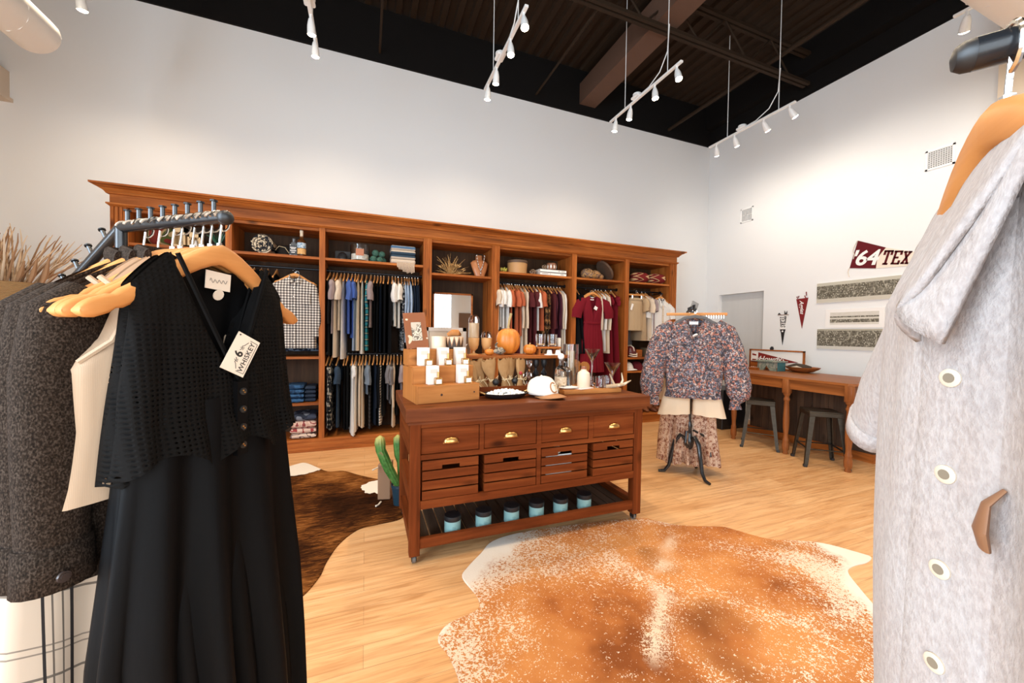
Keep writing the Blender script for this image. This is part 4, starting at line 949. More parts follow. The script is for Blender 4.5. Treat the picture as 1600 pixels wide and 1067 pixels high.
# ------------------------------------------------------------------ stepped perfume stand (turned 9 degrees)
RZ9 = Matrix.Rotation(radians(9.3), 4, 'Z'); STO = Vector((.308, 2.405, IT))
def placed(q): q.location = STO; q.rotation_euler = (0, 0, radians(9.3)); return q
def L0(name, lb, cat, grp=None):
    return thing(name, lb, cat, (0,0,0), grp)
q = L0('display_riser', 'stepped cedar display stand holding perfume boxes on the island', 'display stand')
b = MB(); b.box(0, .425, 0, .33, 0, .112, .002); b.box(0, .425, .11, .33, .112, .227, .002); b.box(0, .425, .22, .33, .227, .335, .002); b.build('steps', PX, q, 0)
b = MB(); b.cyl((.155, .001, .05), (.155, -.0008, .05), .008, n=12); b.cyl((.385, .001, .055), (.385, -.0008, .055), .006, n=10); b.build('knot', mat('knot', (.04,.012,.006), .6), q)
b = MB()
for a in ((.0,.22,.33,.227),(.0,.11,.33,.112),(.0,.0,.33,.0)): b.box(-.008, 0.0, a[1], .33, a[3], a[3] + (.108 if a[3] else .112))
b.build('side_board', PZ, q, 0); placed(q)
GOLDL = mat('amber_perfume', (.75,.45,.14), .05, trans=.75, ior=1.4); BOXW = mat('perfume_box', (.82,.76,.70), .55)
def perfume(x, y, z, lb, side):
    q = L0('perfume_box', 'white perfume box on the ' + lb, 'box', 'white perfume boxes')
    c = MB(); c.box(x, x+.072, y+.03, y+.085, z, z+.122, .0015); c.build('carton', BOXW, q, 0)
    c = MB(); c.box(x+.012, x+.06, y+.0285, y+.0302, z+.075, z+.10); c.build('print', mat('perfume_print', (.68,.60,.52), .6) if 'perfume_print' not in bpy.data.materials else bpy.data.materials['perfume_print'], q, 0); placed(q)
    q = L0('perfume_bottle', 'small amber perfume bottle in front of the box, ' + lb, 'bottle', 'small perfume bottles'); xb = x + .034
    c = MB(); c.box(xb, xb+.052, y+.0, y+.024, z, z+.048, .004); c.build('glass', GOLDL, q)
    c = MB(); c.box(xb+.008, xb+.044, y-.0012, y+.0002, z+.008, z+.036); c.build('paper_label', WHITEC, q, 0)
    c = MB(); c.cyl((xb+.026, y+.012, z+.048), (xb+.026, y+.012, z+.056), .007); c.cyl((xb+.026, y+.012, z+.056), (xb+.026, y+.012, z+.084), .0085, n=12); c.build('spray_cap', BRASS, q); placed(q)
for x, lb in ((.082, 'lower step, left'), (.292, 'lower step, right')): perfume(x, .018, .112, lb, 0)
for x, lb in ((.052, 'upper step, left'), (.19, 'upper step, middle'), (.315, 'upper step, right')): perfume(x, .125, .227, lb, 0)
# cowhide picture frame leaning on the top step
cowm = mat('cowhide_frame', (.3,.1,.03), .7); N = NT(cowm); N.col(N.ramp(N.noise(N.vec(loc=(.3,.1,.2)), 9., 2.), [(0, (.26,.085,.03)), (.60, (.26,.085,.03)), (.62, (.68,.52,.36))], True))
q = L0('picture_frame', 'cowhide picture frame with a small cow photo, leaning on the stand', 'picture frame')
M = Matrix.Translation((.0, .26, .335)) @ Matrix.Rotation(radians(-12), 4, 'X') @ Matrix.Rotation(radians(-4), 4, 'Y')
def fx(mb): return mb.fix(M)
b = MB(); b.box(0, .155, 0, .014, 0, .255, .002); fx(b).build('frame', cowm, q, 0)
b = MB(); b.box(.045, .115, -.003, .001, .055, .185); fx(b).build('photo', tone('cow_photo', [(.55,.48,.38),(.30,.26,.20),(.62,.56,.45),(.18,.15,.12)], 22, 2), q, 0)
b = MB(); b.box(.05, .10, .012, .018, 0, .20); fx(b).build('stand_leg', BLACKP, q, 0); placed(q)
q = L0('jar_candle', 'cream jar candle on the top step, right of the cowhide frame', 'candle')
b = MB(); b.lathe([(.045,0),(.05,.004),(.05,.09),(.046,.09),(.046,.08),(.001,.08)], (.225, .275, .335), 24); b.build('jar', mat('cream_jar', (.78,.62,.45), .3), q); placed(q)
zz = mat('zigzag_bowl', (.7,.5,.3), .6); N = NT(zz); s = N.sep(N.vec())
ang = N.math('ARCTAN2', N.math('SUBTRACT', s[1], .275), N.math('SUBTRACT', s[0], .35)); tri = N.math('PINGPONG', N.math('MULTIPLY', ang, 1.75), .5)
N.col(N.ramp(N.math('SUBTRACT', N.math('MULTIPLY', N.math('SUBTRACT', s[2], .345), 9.), N.math('MULTIPLY', tri, 1.1)), [(0, (.05,.03,.02)), (.06, (.35,.16,.07)), (.22, (.68,.50,.34))], True))
q = L0('patterned_bowl', 'bowl with brown zigzag pattern on the top step', 'bowl')
b = MB(); b.lathe([(.05,0),(.06,.01),(.066,.085),(.061,.087),(.055,.02),(.001,.018)], (.35, .275, .335), 28); b.build('bowl_body', zz, q); placed(q)
q = L0('wood_slice', 'piece of pale wood lying on the zigzag bowl', 'wood'); b = MB(); b.tube([(.30, .29, .435), (.33, .27, .452), (.37, .26, .452), (.40, .28, .438)], [.012,.024,.024,.010], 8, flat=.5); b.build('bark', PX, q); placed(q)
q = thing('picture_frame', 'whitewashed wooden frame standing behind the perfume stand', 'picture frame', (.58, 2.97, IT))
b = MB(); w = .028
for a in ((.425,.425+w,IT,1.44),(.752-w,.752,IT,1.44),(.425,.752,1.44-w,1.44),(.425,.752,IT,IT+w)): b.box(a[0], a[1], 2.955, 2.975, a[2], a[3])
b.build('frame', mat('whitewash', (.52,.42,.34), .7), q, 0); b = MB(); b.box(.45, .73, 2.963, 2.969, IT+.02, 1.42); b.build('picture', mat('tan_print', (.55,.42,.30), .7), q, 0)

# ------------------------------------------------------------------ riser shelf and what stands on it
RZT = 1.228
q = thing('shelf_riser', 'brown wooden riser shelf with black frame standing at the back of the island', 'shelf', (1.16, 2.9, IT))
b = MB(); b.box(.70, 1.595, 2.77, 3.03, RZT-.026, RZT, .003); b.build('shelf_board', WX, q, 0)
for x in (.72, 1.575):
    b = MB(); b.box(x-.008, x+.008, 2.78, 2.796, IT, RZT-.026); b.box(x-.008, x+.008, 3.004, 3.02, IT, RZT-.026); b.box(x-.008, x+.008, 2.78, 3.02, IT, IT+.012); b.build('leg_frame', BLACKM, q, 0)
def goblet(x, y, m, lb, cat, name, grp):
    q = thing(name, lb, cat, (x, y, IT), grp); b = MB()
    b.lathe([(.032,0),(.03,.006),(.008,.014),(.020,.03),(.024,.05),(.010,.07),(.010,.085),(.022,.10),(.026,.125),(.010,.15),(.008,.165),(.020,.18),(.026,.21),(.024,.235),(.001,.235)], (x, y, IT), 18); b.build('turned_body', m, q); return q
for i, x in enumerate((1.335, 1.41)): goblet(x, 2.88, BLACKP, ('left', 'right')[i] + ' black turned candlestick in the shade under the riser shelf', 'candlestick', 'candlestick', 'black candlesticks')
for i, x in enumerate((1.20, 1.265)): goblet(x, 2.86, GLASS, ('left', 'right')[i] + ' clear beaded glass goblet under the riser shelf', 'glass', 'glass_goblet', 'beaded goblets')
def pumpkin(c, r, h, lb, stem, n=11):
    q = thing('pumpkin', lb, 'pumpkin', c); b = MB(); P = []; m = 48
    for k in range(15):
        a = pi*k/14; P.append((r*sin(a)**.75*(1.02-.08*cos(a)), h*(.5-.5*cos(a)) - (.06*h*(1-abs(2*k/14-1)) if False else 0) - (.08*h if k == 14 else 0) + (.05*h if k == 0 else 0)))
    rings = [[(c[0]+max(rr, .002)*(1-.07*abs(cos(n*pi*i/m))**3)*cos(2*pi*i/m), c[1]+max(rr, .002)*(1-.07*abs(cos(n*pi*i/m))**3)*sin(2*pi*i/m), c[2]+zz_) for i in range(m)] for rr, zz_ in P]
    b.loft(rings); b.build('flesh', pumpm, q, 70)
    b = MB(); b.tube([(c[0], c[1], c[2]+h*.9)] + [(c[0]+dx, c[1], c[2]+h*.9+dz) for dx, dz in stem], [r*.16]+[r*.10]*(len(stem)-1)+[r*.12], 8, flat=.8); b.build('stem', mat('pumpkin_stem', (.42,.30,.14), .8) if 'pumpkin_stem' not in bpy.data.materials else bpy.data.materials['pumpkin_stem'], q)
pumpm = mat('pumpkin_skin', (.62,.19,.025), .42); N = NT(pumpm); N.col(N.mix(N.noise(N.vec(), 14., 3.), (.72,.25,.035), (.52,.14,.015)))
pumpkin((1.095, 2.91, RZT), .098, .215, 'large orange pumpkin with a long stem on the riser shelf', [(.0,.04),(.008,.09),(.022,.145)])
pumpkin((1.285, 2.90, RZT), .056, .085, 'small squat orange pumpkin right of the large one', [(.0,.01),(.004,.02)])
pumpkin((.905, 2.82, RZT), .038, .05, 'tiny pale orange pumpkin near the bell jars', [(.0,.01),(.01,.02)])
b = MB(); b.tube([(.93, 2.80, RZT+.03), (.965, 2.80, RZT+.036), (1.0, 2.81, RZT+.035), (1.035, 2.82, RZT+.03)], [.008,.026,.03,.008], 10); b.tube([(.96, 2.80, RZT+.05), (.95, 2.80, RZT+.085), (.965, 2.80, RZT+.10)], [.012,.009,.006], 6)
tag(b.build('gourd', tone('gourd_grey', [(.10,.08,.06),(.35,.28,.20),(.16,.14,.13)], 28, 2)), 'dark grey bumpy gourd lying before the large pumpkin', 'gourd')
AMB = mat('amber_wax', (.60,.32,.12), .35); BELLG = mat('bell_glass', (.95,.96,.96), .03, trans=1., ior=1.2)
for x, h, lb in ((.80, .315, 'tall glass bell jar candle with an amber base'), (.905, .19, 'short glass bell jar candle beside the tall one')):
    y = 2.90; q = thing('bell_jar', lb, 'bell jar', (x, y, RZT), 'bell jar candles')
    b = MB(); b.lathe([(.04,0),(.038,.006),(.012,.014),(.010,.03),(.03,.05),(.040,.08),(.044,.135),(.001,.135)], (x, y, RZT), 22); b.build('amber_cup', AMB, q)
    b = MB(); t0 = .137; b.lathe([(.042,t0),(.042,h-.04),(.036,h-.015),(.02,h-.002),(.001,h)], (x, y, RZT), 22, False, True); b.build('glass_dome', BELLG, q)
    if h > .25: b = MB(); b.lathe([(.034,t0),(.034,t0+.115),(.001,t0+.115)], (x, y, RZT), 18); b.build('inner_candle', mat('tan_wax', (.62,.42,.25), .5), q)
q = thing('drink_stand', 'low wooden stand holding two clear tumblers on the riser shelf', 'stand', (1.46, 2.90, RZT))
b = MB(); b.box(1.335, 1.56, 2.85, 2.95, RZT+.05, RZT+.066, .003); b.build('stand_top', WX, q, 0)
for x in (1.36, 1.535): b = MB(); b.box(x-.008, x+.008, 2.86, 2.94, RZT, RZT+.05); b.build('leg', WX, q, 0)
def tumbler(x, y, z, r, h, lb, fill_=None, grp='clear tumblers'):
    q = thing('glass_tumbler', lb, 'glass', (x, y, z), grp)
    b = MB(); b.lathe([(r*.9,0),(r*.95,.004),(r,h),(r-.003,h),(r*.88,.012),(.001,.012)], (x, y, z), 24, True, False); b.build('glass', GLASS, q)
    if fill_: b = MB(); b.lathe([(r*.86,.013),(r*.88,h*.25),(.001,h*.25)], (x, y, z), 20); b.build('candle_wax', fill_, q)
tumbler(1.385, 2.90, RZT+.067, .042, .105, 'left clear tumbler on the low wooden stand', AMB); tumbler(1.495, 2.90, RZT+.067, .042, .105, 'right clear tumbler on the low wooden stand', AMB)
for i, x in enumerate((1.425, 1.505)):
    q = thing('white_cup', ('left', 'right') [i] + ' small white upturned cup and saucer below the tumbler stand', 'cup', (x, 2.83, RZT), 'white cups'); b = MB(); b.lathe([(.045,0),(.046,.004),(.03,.008),(.024,.008),(.018,.04),(.001,.042)], (x, 2.81, RZT), 20); b.build('cup_body', CERAM, q)
b = MB(); b.lathe([(.016,0),(.016,.14),(.001,.142)], (1.573, 2.92, RZT), 16); tag(b.build('pillar_candle', mat('ivory_wax', (.78,.70,.60), .4)), 'slim ivory pillar candle at right end of the riser shelf', 'candle')

# ------------------------------------------------------------------ front of the island top: tray, kraft bags, cap, board
q = thing('oval_tray', 'black oval dish with white stones on the island front edge', 'tray', (.925, 2.50, IT))
b = MB(); b.lathe([(.11,0),(.145,.012),(.165,.034),(.160,.036),(.14,.016),(.001,.010)], (.925, 2.50, IT), 36, sy=.62); b.build('dish', mat('black_glaze', (.012,.011,.012), .2), q)
for s in (-1, 1): b = MB(); b.tube([(.925+s*.158, 2.47, IT+.034), (.925+s*.185, 2.48, IT+.045), (.925+s*.185, 2.52, IT+.045), (.925+s*.158, 2.53, IT+.034)], .006, 8); b.build('handle', BRASS, q)
b = MB(); rg = random.Random(5)
for i in range(110):
    a = rg.uniform(0, 6.28); r = sqrt(rg.random()); x, y = .925+.135*r*cos(a), 2.50+.078*r*sin(a); z = IT+.026+.034*(1-r*r)*rg.random()
    b.box(x-.011, x+.011, y-.009, y+.009, z-.008, z+.009, .003, (Matrix.Rotation(rg.uniform(0,3), 3, 'Z') @ Matrix.Rotation(rg.uniform(-.6,.6), 3, 'X'), (x, y, z)))
tag(b.build('white_stones', mat('white_stone', (.86,.84,.80), .7), smooth=0), 'heap of small white stones filling the black oval dish', 'stones', kind='stuff')
q = thing('wooden_tray', 'shallow brown wooden tray holding kraft paper bags', 'tray', (.95, 2.70, IT))
b = MB()
b.box(.755, 1.165, 2.61, 2.80, IT, IT+.012); b.box(.755, 1.165, 2.61, 2.624, IT, IT+.062); b.box(.755, 1.165, 2.786, 2.80, IT, IT+.062); b.box(.755, .769, 2.61, 2.80, IT, IT+.062); b.box(1.151, 1.165, 2.61, 2.80, IT, IT+.062); b.build('tray_body', IX, q, 0)
kraft = mat('kraft_paper', (.42,.25,.12), .75); N = NT(kraft); N.col(N.mix(N.noise(N.vec(), 22., 3.), (.30,.155,.06), (.46,.27,.125)))
twine = mat('twine', (.70,.55,.34), .8)
for i, (x, lean, y) in enumerate(((.80,-.50,2.68),(.845,-.30,2.72),(.90,-.16,2.69),(1.0,-.06,2.70),(1.05,.04,2.73),(1.11,.12,2.68))):
    q = thing('paper_bag', ('leftmost', 'second from left', 'third from left', 'fourth from left', 'fifth from left', 'rightmost')[i] + ' crumpled kraft paper bag standing in the wooden tray', 'paper bag', (0,0,0), 'kraft paper bags')
    rg = random.Random(i); rings = []
    for k in range(9):
        t = k/8; w = (.036, .038, .030, .020, .032, .046, .056, .060, .058)[k]; d = (.026,.026,.020,.014,.018,.020,.018,.014,.012)[k]
        rings.append([(w*cos(2*pi*j/16)*(1+.10*sin(j*5+i+k*.6)), d*sin(2*pi*j/16)*(1+.25*sin(j*3+i*2+k*.8)), .245*t + (.012*sin(j*4+i) if k == 8 else 0)) for j in range(16)])
    b = MB(); b.loft(rings, True, False); b.build('bag', kraft, q, 60)
    b = MB(); b.lathe([(.021,.088),(.024,.092),(.021,.097)], (0,0,0), 14, False, False); b.tube([(-.02,-.02,.092), (-.045,-.03,.115), (-.03,-.032,.085), (0,-.024,.092), (.03,-.032,.085), (.045,-.03,.115), (.02,-.02,.092)], .0028, 6); b.tube([(0,-.024,.092), (.012,-.04,.05), (.01,-.045,.02)], .0025, 6); b.build('twine_bow', twine, q)
    if i in (2, 4): b = MB(); b.ball((.01, -.04, .075), .026, 12, 8); b.build('bauble', BLACKP, q)
    if i == 5: b = MB(); b.ball((-.04, -.03, .135), .014, 8, 6); b.build('red_berry', mat('berry', (.35,.02,.02), .4), q)
    q.location = (x, y, IT+.013); q.rotation_euler = (-.06, lean, .12*i)
brm = mat('tan_brim', (.38,.17,.065), .6)
def capletter(q):
    h = MB(); pts = []
    for i in range(15):
        a = radians(50 + i*260/14); pts.append((.028*cos(a)*.95, 0, .028*sin(a)))
    def wrap(p): # put (x,z) on the crown front
        x, z = p[0], p[2] + .066; al = x/.088; sa = min(.98, max(0, (z-.02)/.105))**.95; r = max(.05, 1-sa*sa)**.275
        return (.089*r*sin(al), -.102*r*cos(al) + .012*sa, z)
    h.tube([wrap(p) for p in pts], .0042, 6); h.build('letter_c', brm, q)
    h = MB()
    for a, c in (((.004,0,.012),(.028,0,.012)), ((.016,0,.012),(.016,0,-.014)), ((.032,0,.012),(.034,0,-.012)), ((.044,0,.012),(.034,0,-.0))):
        h.tube([wrap(a), wrap(((a[0]+c[0])/2, 0, (a[2]+c[2])/2)), wrap(c)], .0022, 5)
    h.build('letter_stitching', mat('gold_thread', (.60,.42,.20), .6), q)
ball_cap('baseball_cap', 1.195, 2.455, IT, CAPW, brm, 'white cap with a tan letter C and tan brim on the island', 1.18, .38, capletter)
# antler bits, board, bottles
bonem = tone('antler_bone', [(.55,.42,.28),(.68,.58,.44),(.45,.32,.2)], 14, 2, False, .5)
def antler(name, lb, paths):
    h = MB()
    for p, r in paths: h.tube(p, r, 8)
    return tag(h.build(name, bonem), lb, 'antler', 'shed antlers')
antler('antler', 'small forked antler between the cap and the wooden board', [([(1.36,2.56,IT+.012),(1.34,2.58,IT+.03),(1.30,2.60,IT+.07),(1.275,2.61,IT+.125)],[.012,.011,.008,.003]), ([(1.36,2.56,IT+.012),(1.39,2.57,IT+.03),(1.41,2.58,IT+.08),(1.415,2.58,IT+.14)],[.012,.01,.007,.003]), ([(1.345,2.575,IT+.025),(1.32,2.57,IT+.03),(1.295,2.56,IT+.04)],[.009,.006,.002])])
q = thing('serving_board', 'light wooden serving board carrying bottles and glasses', 'board', (1.64, 2.60, IT))
b = MB(); b.box(1.385, 1.895, 2.47, 2.74, IT, IT+.036, .008, (Matrix.Rotation(-.02, 3, 'Z'), (1.64, 2.6, IT)), 2); b.build('board', PX, q, 50)
BZ = IT+.036
q = thing('serving_plate', 'white oval dish at the left end of the serving board', 'plate', (1.45, 2.53, BZ)); b = MB(); b.lathe([(.05,0),(.085,.012),(.083,.015),(.05,.005),(.001,.004)], (1.455, 2.535, BZ), 28, sy=.6); b.build('dish', CERAM, q)
b = MB(); b.box(1.50, 1.62, 2.475, 2.56, BZ, BZ+.004, 0, (Matrix.Rotation(.3, 3, 'Z'), (1.56, 2.52, BZ))); b.box(1.53, 1.65, 2.49, 2.57, BZ+.004, BZ+.008, 0, (Matrix.Rotation(-.15, 3, 'Z'), (1.59, 2.53, BZ))); tag(b.build('paper_cards', mat('pink_card', (.75,.62,.58), .7), smooth=0), 'two overlapping pale cards lying in front of the white bottle', 'cards')
def bottle(x, y, z, prof, m, lb, label=None, stop=None, square=None):
    q = thing('bottle', lb, 'bottle', (x, y, z)); b = MB()
    if square: b.box(x-square, x+square, y-square, y+square, z, z+.13, .012, None, 2); b.lathe(prof, (x, y, z), 16)
    else: b.lathe(prof, (x, y, z), 22)
    b.build('glass', m, q)
    if label: b = MB(); r = label[0]; b.lathe([(r,label[1]),(r,label[2])], (x, y, z), 22, False, False); b.build('paper_label', label[3], q)
    if stop: b = MB(); (b.ball((x, y, z+stop[0]), stop[1], 14, 10) if stop[2] == 'ball' else b.cyl((x, y, z+stop[0]), (x, y, z+stop[0]+stop[1]), .013)); b.build('stopper', stop[3], q)
LAB = tone('aged_label', [(.62,.48,.33),(.68,.55,.40),(.50,.36,.24)], 40, 2)
bottle(1.43, 2.62, BZ, [(.044,0),(.047,.006),(.047,.13),(.04,.155),(.016,.175),(.015,.215),(.019,.22),(.001,.22)], GLASS, 'clear round bottle with a white ball stopper and cream label', (.0478,.02,.085,LAB), (.243,.026,'ball',CERAM))
bottle(1.50, 2.67, BZ, [(.042,.12),(.04,.14),(.014,.16),(.014,.20),(.001,.20)], GLASS, 'square clear bottle with a dark collar, behind the round one', None, (.16,.03,'cyl',BLACKP), .042)
bottle(1.595, 2.55, BZ, [(.046,0),(.050,.006),(.051,.09),(.046,.118),(.022,.138),(.02,.15),(.001,.15)], mat('stoneware', (.80,.66,.50), .4), 'cream stoneware bottle with a brown neck on the serving board', (.0205,.142,.168,mat('brown_neck', (.30,.10,.05), .4)), (.15,.016,'cyl',WHITEC))
def tube_glass(x, y, z, r, h, lb):
    q = thing('glass_vase', lb, 'vase', (x, y, z)); b = MB(); b.lathe([(r,0),(r,h),(r-.003,h),(r-.003,.008),(.001,.008)], (x, y, z), 26, True, False); b.build('glass', GLASS, q)
    b = MB(); b.lathe([(r*.6,.012),(r*.55,h*.85)], (x-.005, y, z), 14, False, False); b.build('paper_roll', mat('tan_roll', (.5,.35,.2), .7), q)
tube_glass(1.62, 2.80, IT, .066, .37, 'tall clear glass cylinder vase holding a tan paper roll')
for i, (x, z, r) in enumerate(((1.70, .175, .062), (1.80, .165, .05))):
    q = thing('round_paddle', ('larger left', 'smaller right')[i] + ' tan round board standing behind the tumblers', 'board', (x, 2.86, IT), 'round standing boards'); b = MB(); b.cyl((x, 2.86, IT+z+.0), (x, 2.872, IT+z), r, n=28); b.box(x-.014, x+.014, 2.86, 2.872, IT, IT+z); b.build('disc', PZ, q)
tumbler(1.735, 2.53, BZ, .041, .088, 'left clear rocks glass at the front of the serving board'); tumbler(1.825, 2.56, BZ, .041, .088, 'right clear rocks glass at the front of the serving board'); tumbler(1.70, 2.63, BZ, .036, .08, 'clear rocks glass behind the front pair on the board')
for i, (x, y, h) in enumerate(((1.755, 2.68, .30), (1.90, 2.60, .215))):
    q = thing('martini_glass', ('taller left', 'shorter right')[i] + ' martini glass with a cone bowl at the end of the board', 'glass', (x, y, BZ if i == 0 else IT), 'martini glasses'); z = BZ if i == 0 else IT; h = h if i == 0 else .225
    b = MB(); b.lathe([(.035,0),(.034,.004),(.006,.012),(.005,h-.12),(.008,h-.105),(.066,h),(.064,h),(.004,h-.098),(.001,h-.098)], (x, y, z), 26); b.build('glass', GLASS, q)
antler('antler', 'large pale antler lying at the right end of the serving board', [([(1.77,2.50,BZ+.01),(1.83,2.47,BZ+.018),(1.90,2.45,BZ+.03),(1.96,2.44,BZ+.06)],[.014,.016,.012,.004]), ([(1.83,2.47,BZ+.018),(1.82,2.49,BZ+.06),(1.80,2.50,BZ+.11)],[.011,.008,.003]), ([(1.875,2.455,BZ+.025),(1.905,2.47,BZ+.06),(1.90,2.48,BZ+.12)],[.011,.008,.003])])
b = MB(); b.lathe([(.09,0),(.095,.006),(.09,.012),(.001,.012)], (1.88, 2.93, IT), 30); tag(b.build('wood_round', PX), 'round tan wooden plate at the back right corner of island', 'plate')

# ------------------------------------------------------------------ cactus, bag and bones by the island's left end
q = thing('potted_cactus', 'green two-armed cactus in a dark blue pot behind the island', 'cactus', (.265, 3.16, 0))
b = MB(); b.lathe([(.045,0),(.062,.15),(.068,.152),(.068,.172),(.060,.172),(.056,.15),(.001,.148)], (.265, 3.16, 0), 26); b.build('pot', mat('dark_blue_pot', (.012,.035,.055), .35), q)
b = MB(); b.lathe([(.055,.148),(.05,.158),(.001,.160)], (.265, 3.16, 0), 18); b.build('sand', mat('sand', (.55,.38,.22), .9), q)
cacm = mat('cactus_green', (.05,.16,.03), .55); N = NT(cacm); s = N.sep(N.vec())
N.col(N.mix(N.ramp(s[2], [(.50, 0.), (.58, 1.)]), N.ramp(N.noise(N.vec(), 25., 2.), [(.35, (.035,.13,.02)), (.6, (.09,.24,.05)), (.72, (.22,.16,.06))]), (.45,.40,.12)))
def rib(pts, rs, nr=11):
    m = MB(); P = [Vector(p) for p in pts]; rings = []; n = nr*4
    for i, p in enumerate(P):
        t = (P[min(i+1, len(P)-1)] - P[max(i-1, 0)]).normalized(); u = Vector((1,0,0)); u = (u - t*u.dot(t)).normalized(); v = t.cross(u)
        rings.append([p + (u*cos(2*pi*j/n) + v*sin(2*pi*j/n))*rs[i]*(1 - .13*(.5+.5*cos(nr*2*pi*j/n))) for j in range(n)])
    m.loft(rings); return m
rib([(.255,3.15,.15),(.225,3.14,.22),(.18,3.13,.31),(.145,3.12,.40),(.118,3.12,.47),(.112,3.12,.53),(.112,3.12,.565),(.112,3.12,.585)], [.018,.034,.038,.040,.038,.042,.034,.006]).build('arm', cacm, q, 60)
rib([(.275,3.17,.15),(.272,3.17,.25),(.268,3.18,.34),(.258,3.18,.40),(.25,3.18,.48),(.25,3.18,.54),(.25,3.18,.565)], [.016,.022,.024,.034,.034,.034,.006]).build('arm', cacm, q, 60)
q = thing('kraft_bag', 'plain tan paper bag standing on the brown rug beside the cactus', 'bag', (.16, 3.32, 0))
b = MB(); b.box(.115, .215, 3.27, 3.40, .008, .30, .004, (Matrix.Rotation(-.25, 3, 'Z'), (.165, 3.33, 0))); b.build('bag', mat('bag_tan', (.30,.17,.10), .8), q, 0)
b = MB(); b.tube([(.10,3.26,.285),(.075,3.22,.29),(.06,3.21,.288)], .006, 6); b.build('rope_end', CREAMF, q)
b = MB(); b.tube([(.125,3.22,.016),(.105,3.17,.016),(.085,3.15,.018)], .007, 6); b.build('rope_end', CREAMF, q)

# ================================================================== bar-height table along the right wall
TTZ = .93
q = thing('long_table', 'long brown wooden bar table with turned legs against the right wall', 'table', (5.3, 3.15, 0))
b = MB(); c = .07
poly = [(4.70,2.33+c,.905),(4.70+c,2.33,.905),(5.70,2.33,.905),(5.70,4.06,.905),(4.70,4.06,.905)]
b.prism(poly, (0,0,.025)); b.build('table_top', TX, q, 0)
b = MB(); b.box(4.725, 4.75, 2.42, 4.02, .79, .905); b.build('front_apron', TX, q, 0)
b = MB(); b.box(4.76, 5.68, 2.40, 2.425, .79, .905); b.build('end_apron', wood('table_stain_x', 'X', (.12,.045,.018), (.26,.10,.036), (.36,.155,.06), .4), q, 0)
b = MB(); b.box(4.76, 5.68, 3.985, 4.01, .79, .905); b.build('end_apron', bpy.data.materials['table_stain_x'], q, 0)
legp = [(.026,0),(.03,.012),(.024,.03),(.036,.06),(.038,.11),(.03,.16),(.034,.175),(.026,.19),(.024,.24),(.032,.32),(.034,.42),(.028,.56),(.024,.63),(.032,.65),(.034,.665),(.026,.68),(.024,.70),(.036,.72),(.038,.735)]
for x, y in ((4.735,2.395),(4.735,3.03),(4.735,3.72),(5.66,2.42),(5.66,3.98)):
    b = MB(); b.lathe(legp, (x, y, 0), 20); b.box(x-.036, x+.036, y-.036, y+.036, .735, .905, .003); b.build('leg', TZ, q, 50)
slatm = wood('dark_plank_panel', 'Z', (.035,.022,.015), (.085,.05,.032), (.16,.09,.05), .55)
b = MB(); rg = random.Random(2); y = 2.46
while y < 3.93:
    b.box(5.33 + rg.uniform(0,.006), 5.36, y, y+.088, .10, .88); y += .092
b.build('plank_panel', slatm, q, 0)
b = MB(); b.box(5.31, 5.37, 2.45, 3.95, .0, .10); b.build('foot_rail', bpy.data.materials['walnut_stain_y'], q, 0)
b = MB(); b.box(5.37, 5.66, 2.46, 2.48, .05, .88); b.build('end_panel', slatm, q, 0)
b = MB(); b.box(5.37, 5.66, 3.92, 3.94, .05, .88); b.build('end_panel', slatm, q, 0)
b = MB(); b.box(5.0, 5.5, 4.12, 4.62, 0, .60, .01); tag(b.build('black_cabinet', BLACKP, smooth=0), 'low black box standing on the floor beyond the long table', 'cabinet')
# ------------------------------------------------------------------ metal stools
STL = mat('brushed_gunmetal', (.1,.09,.08), .5, .85); N = NT(STL); N.col(N.mix(N.noise(N.vec((3,3,12)), 4., 3.), (.035,.028,.021), (.09,.076,.058)))
def stool():
    q = bpy.data.objects.new('metal_stool', None); COL.objects.link(q); q['_o'] = [0., 0., 0.]
    b = MB(); b.box(-.15, .15, -.15, .15, .588, .602, .006, None, 2); b.box(-.152, .152, -.152, .152, .545, .59, .004); b.build('seat', STL, q, 40)
    s = MB(); s.box(-.022, .022, -.008, .008, .6015, .6035); s.build('hand_slot', BLACKP, q, 0)
    for sx in (-1, 1):
        for sy in (-1, 1):
            a = Vector((sx*.137, sy*.137, .575)); e = Vector((sx*.192, sy*.192, .02)); b = MB(); rings = []
            for t in (0, .25, .5, .75, 1):
                p = a + (e-a)*t; w = .042 - .018*t
                rings.append([p + Vector((dx*sx, dy*sy, 0)) for dx, dy in ((.008, .008), (.008, -w), (-.002, -w), (-.004, -.004), (-w, -.002), (-w, .008))])
            b.loft(rings); lg = b.build('leg', STL, q, 30)
            k = MB(); k.box(e.x-.018, e.x+.018, e.y-.018, e.y+.018, 0, .028, .004); k.build('rubber_foot', BLACKP, lg, 0)
    for z, t in ((.19, .69),):
        k = .137 + .055*t - .012
        for a, e in (((-k,-k,z),(k,-k,z)), ((k,-k,z),(k,k,z)), ((k,k,z),(-k,k,z)), ((-k,k,z),(-k,-k,z))):
            b = MB(); b.tube([a, e], .007, 8, flat=1.8); b.build('stretcher', STL, q)
    for a, e in (((-.13,-.13,.545),(.15,.15,.42)), ((.13,-.13,.545),(-.15,.15,.42))): pass
    return q
s1 = stool(); s1.location = (4.755, 3.365, 0); s1.rotation_euler = (0, 0, radians(-54.6+90)); tag(s1, 'gunmetal stool farther along the long table, left of the middle leg', 'stool', 'metal stools at the long table')
s2 = copy_tree(s1); s2.location = (4.745, 2.67, 0); s2.rotation_euler = (0, 0, radians(-41)); tag(s2, 'gunmetal stool nearer the camera at the long table', 'stool', 'metal stools at the long table')

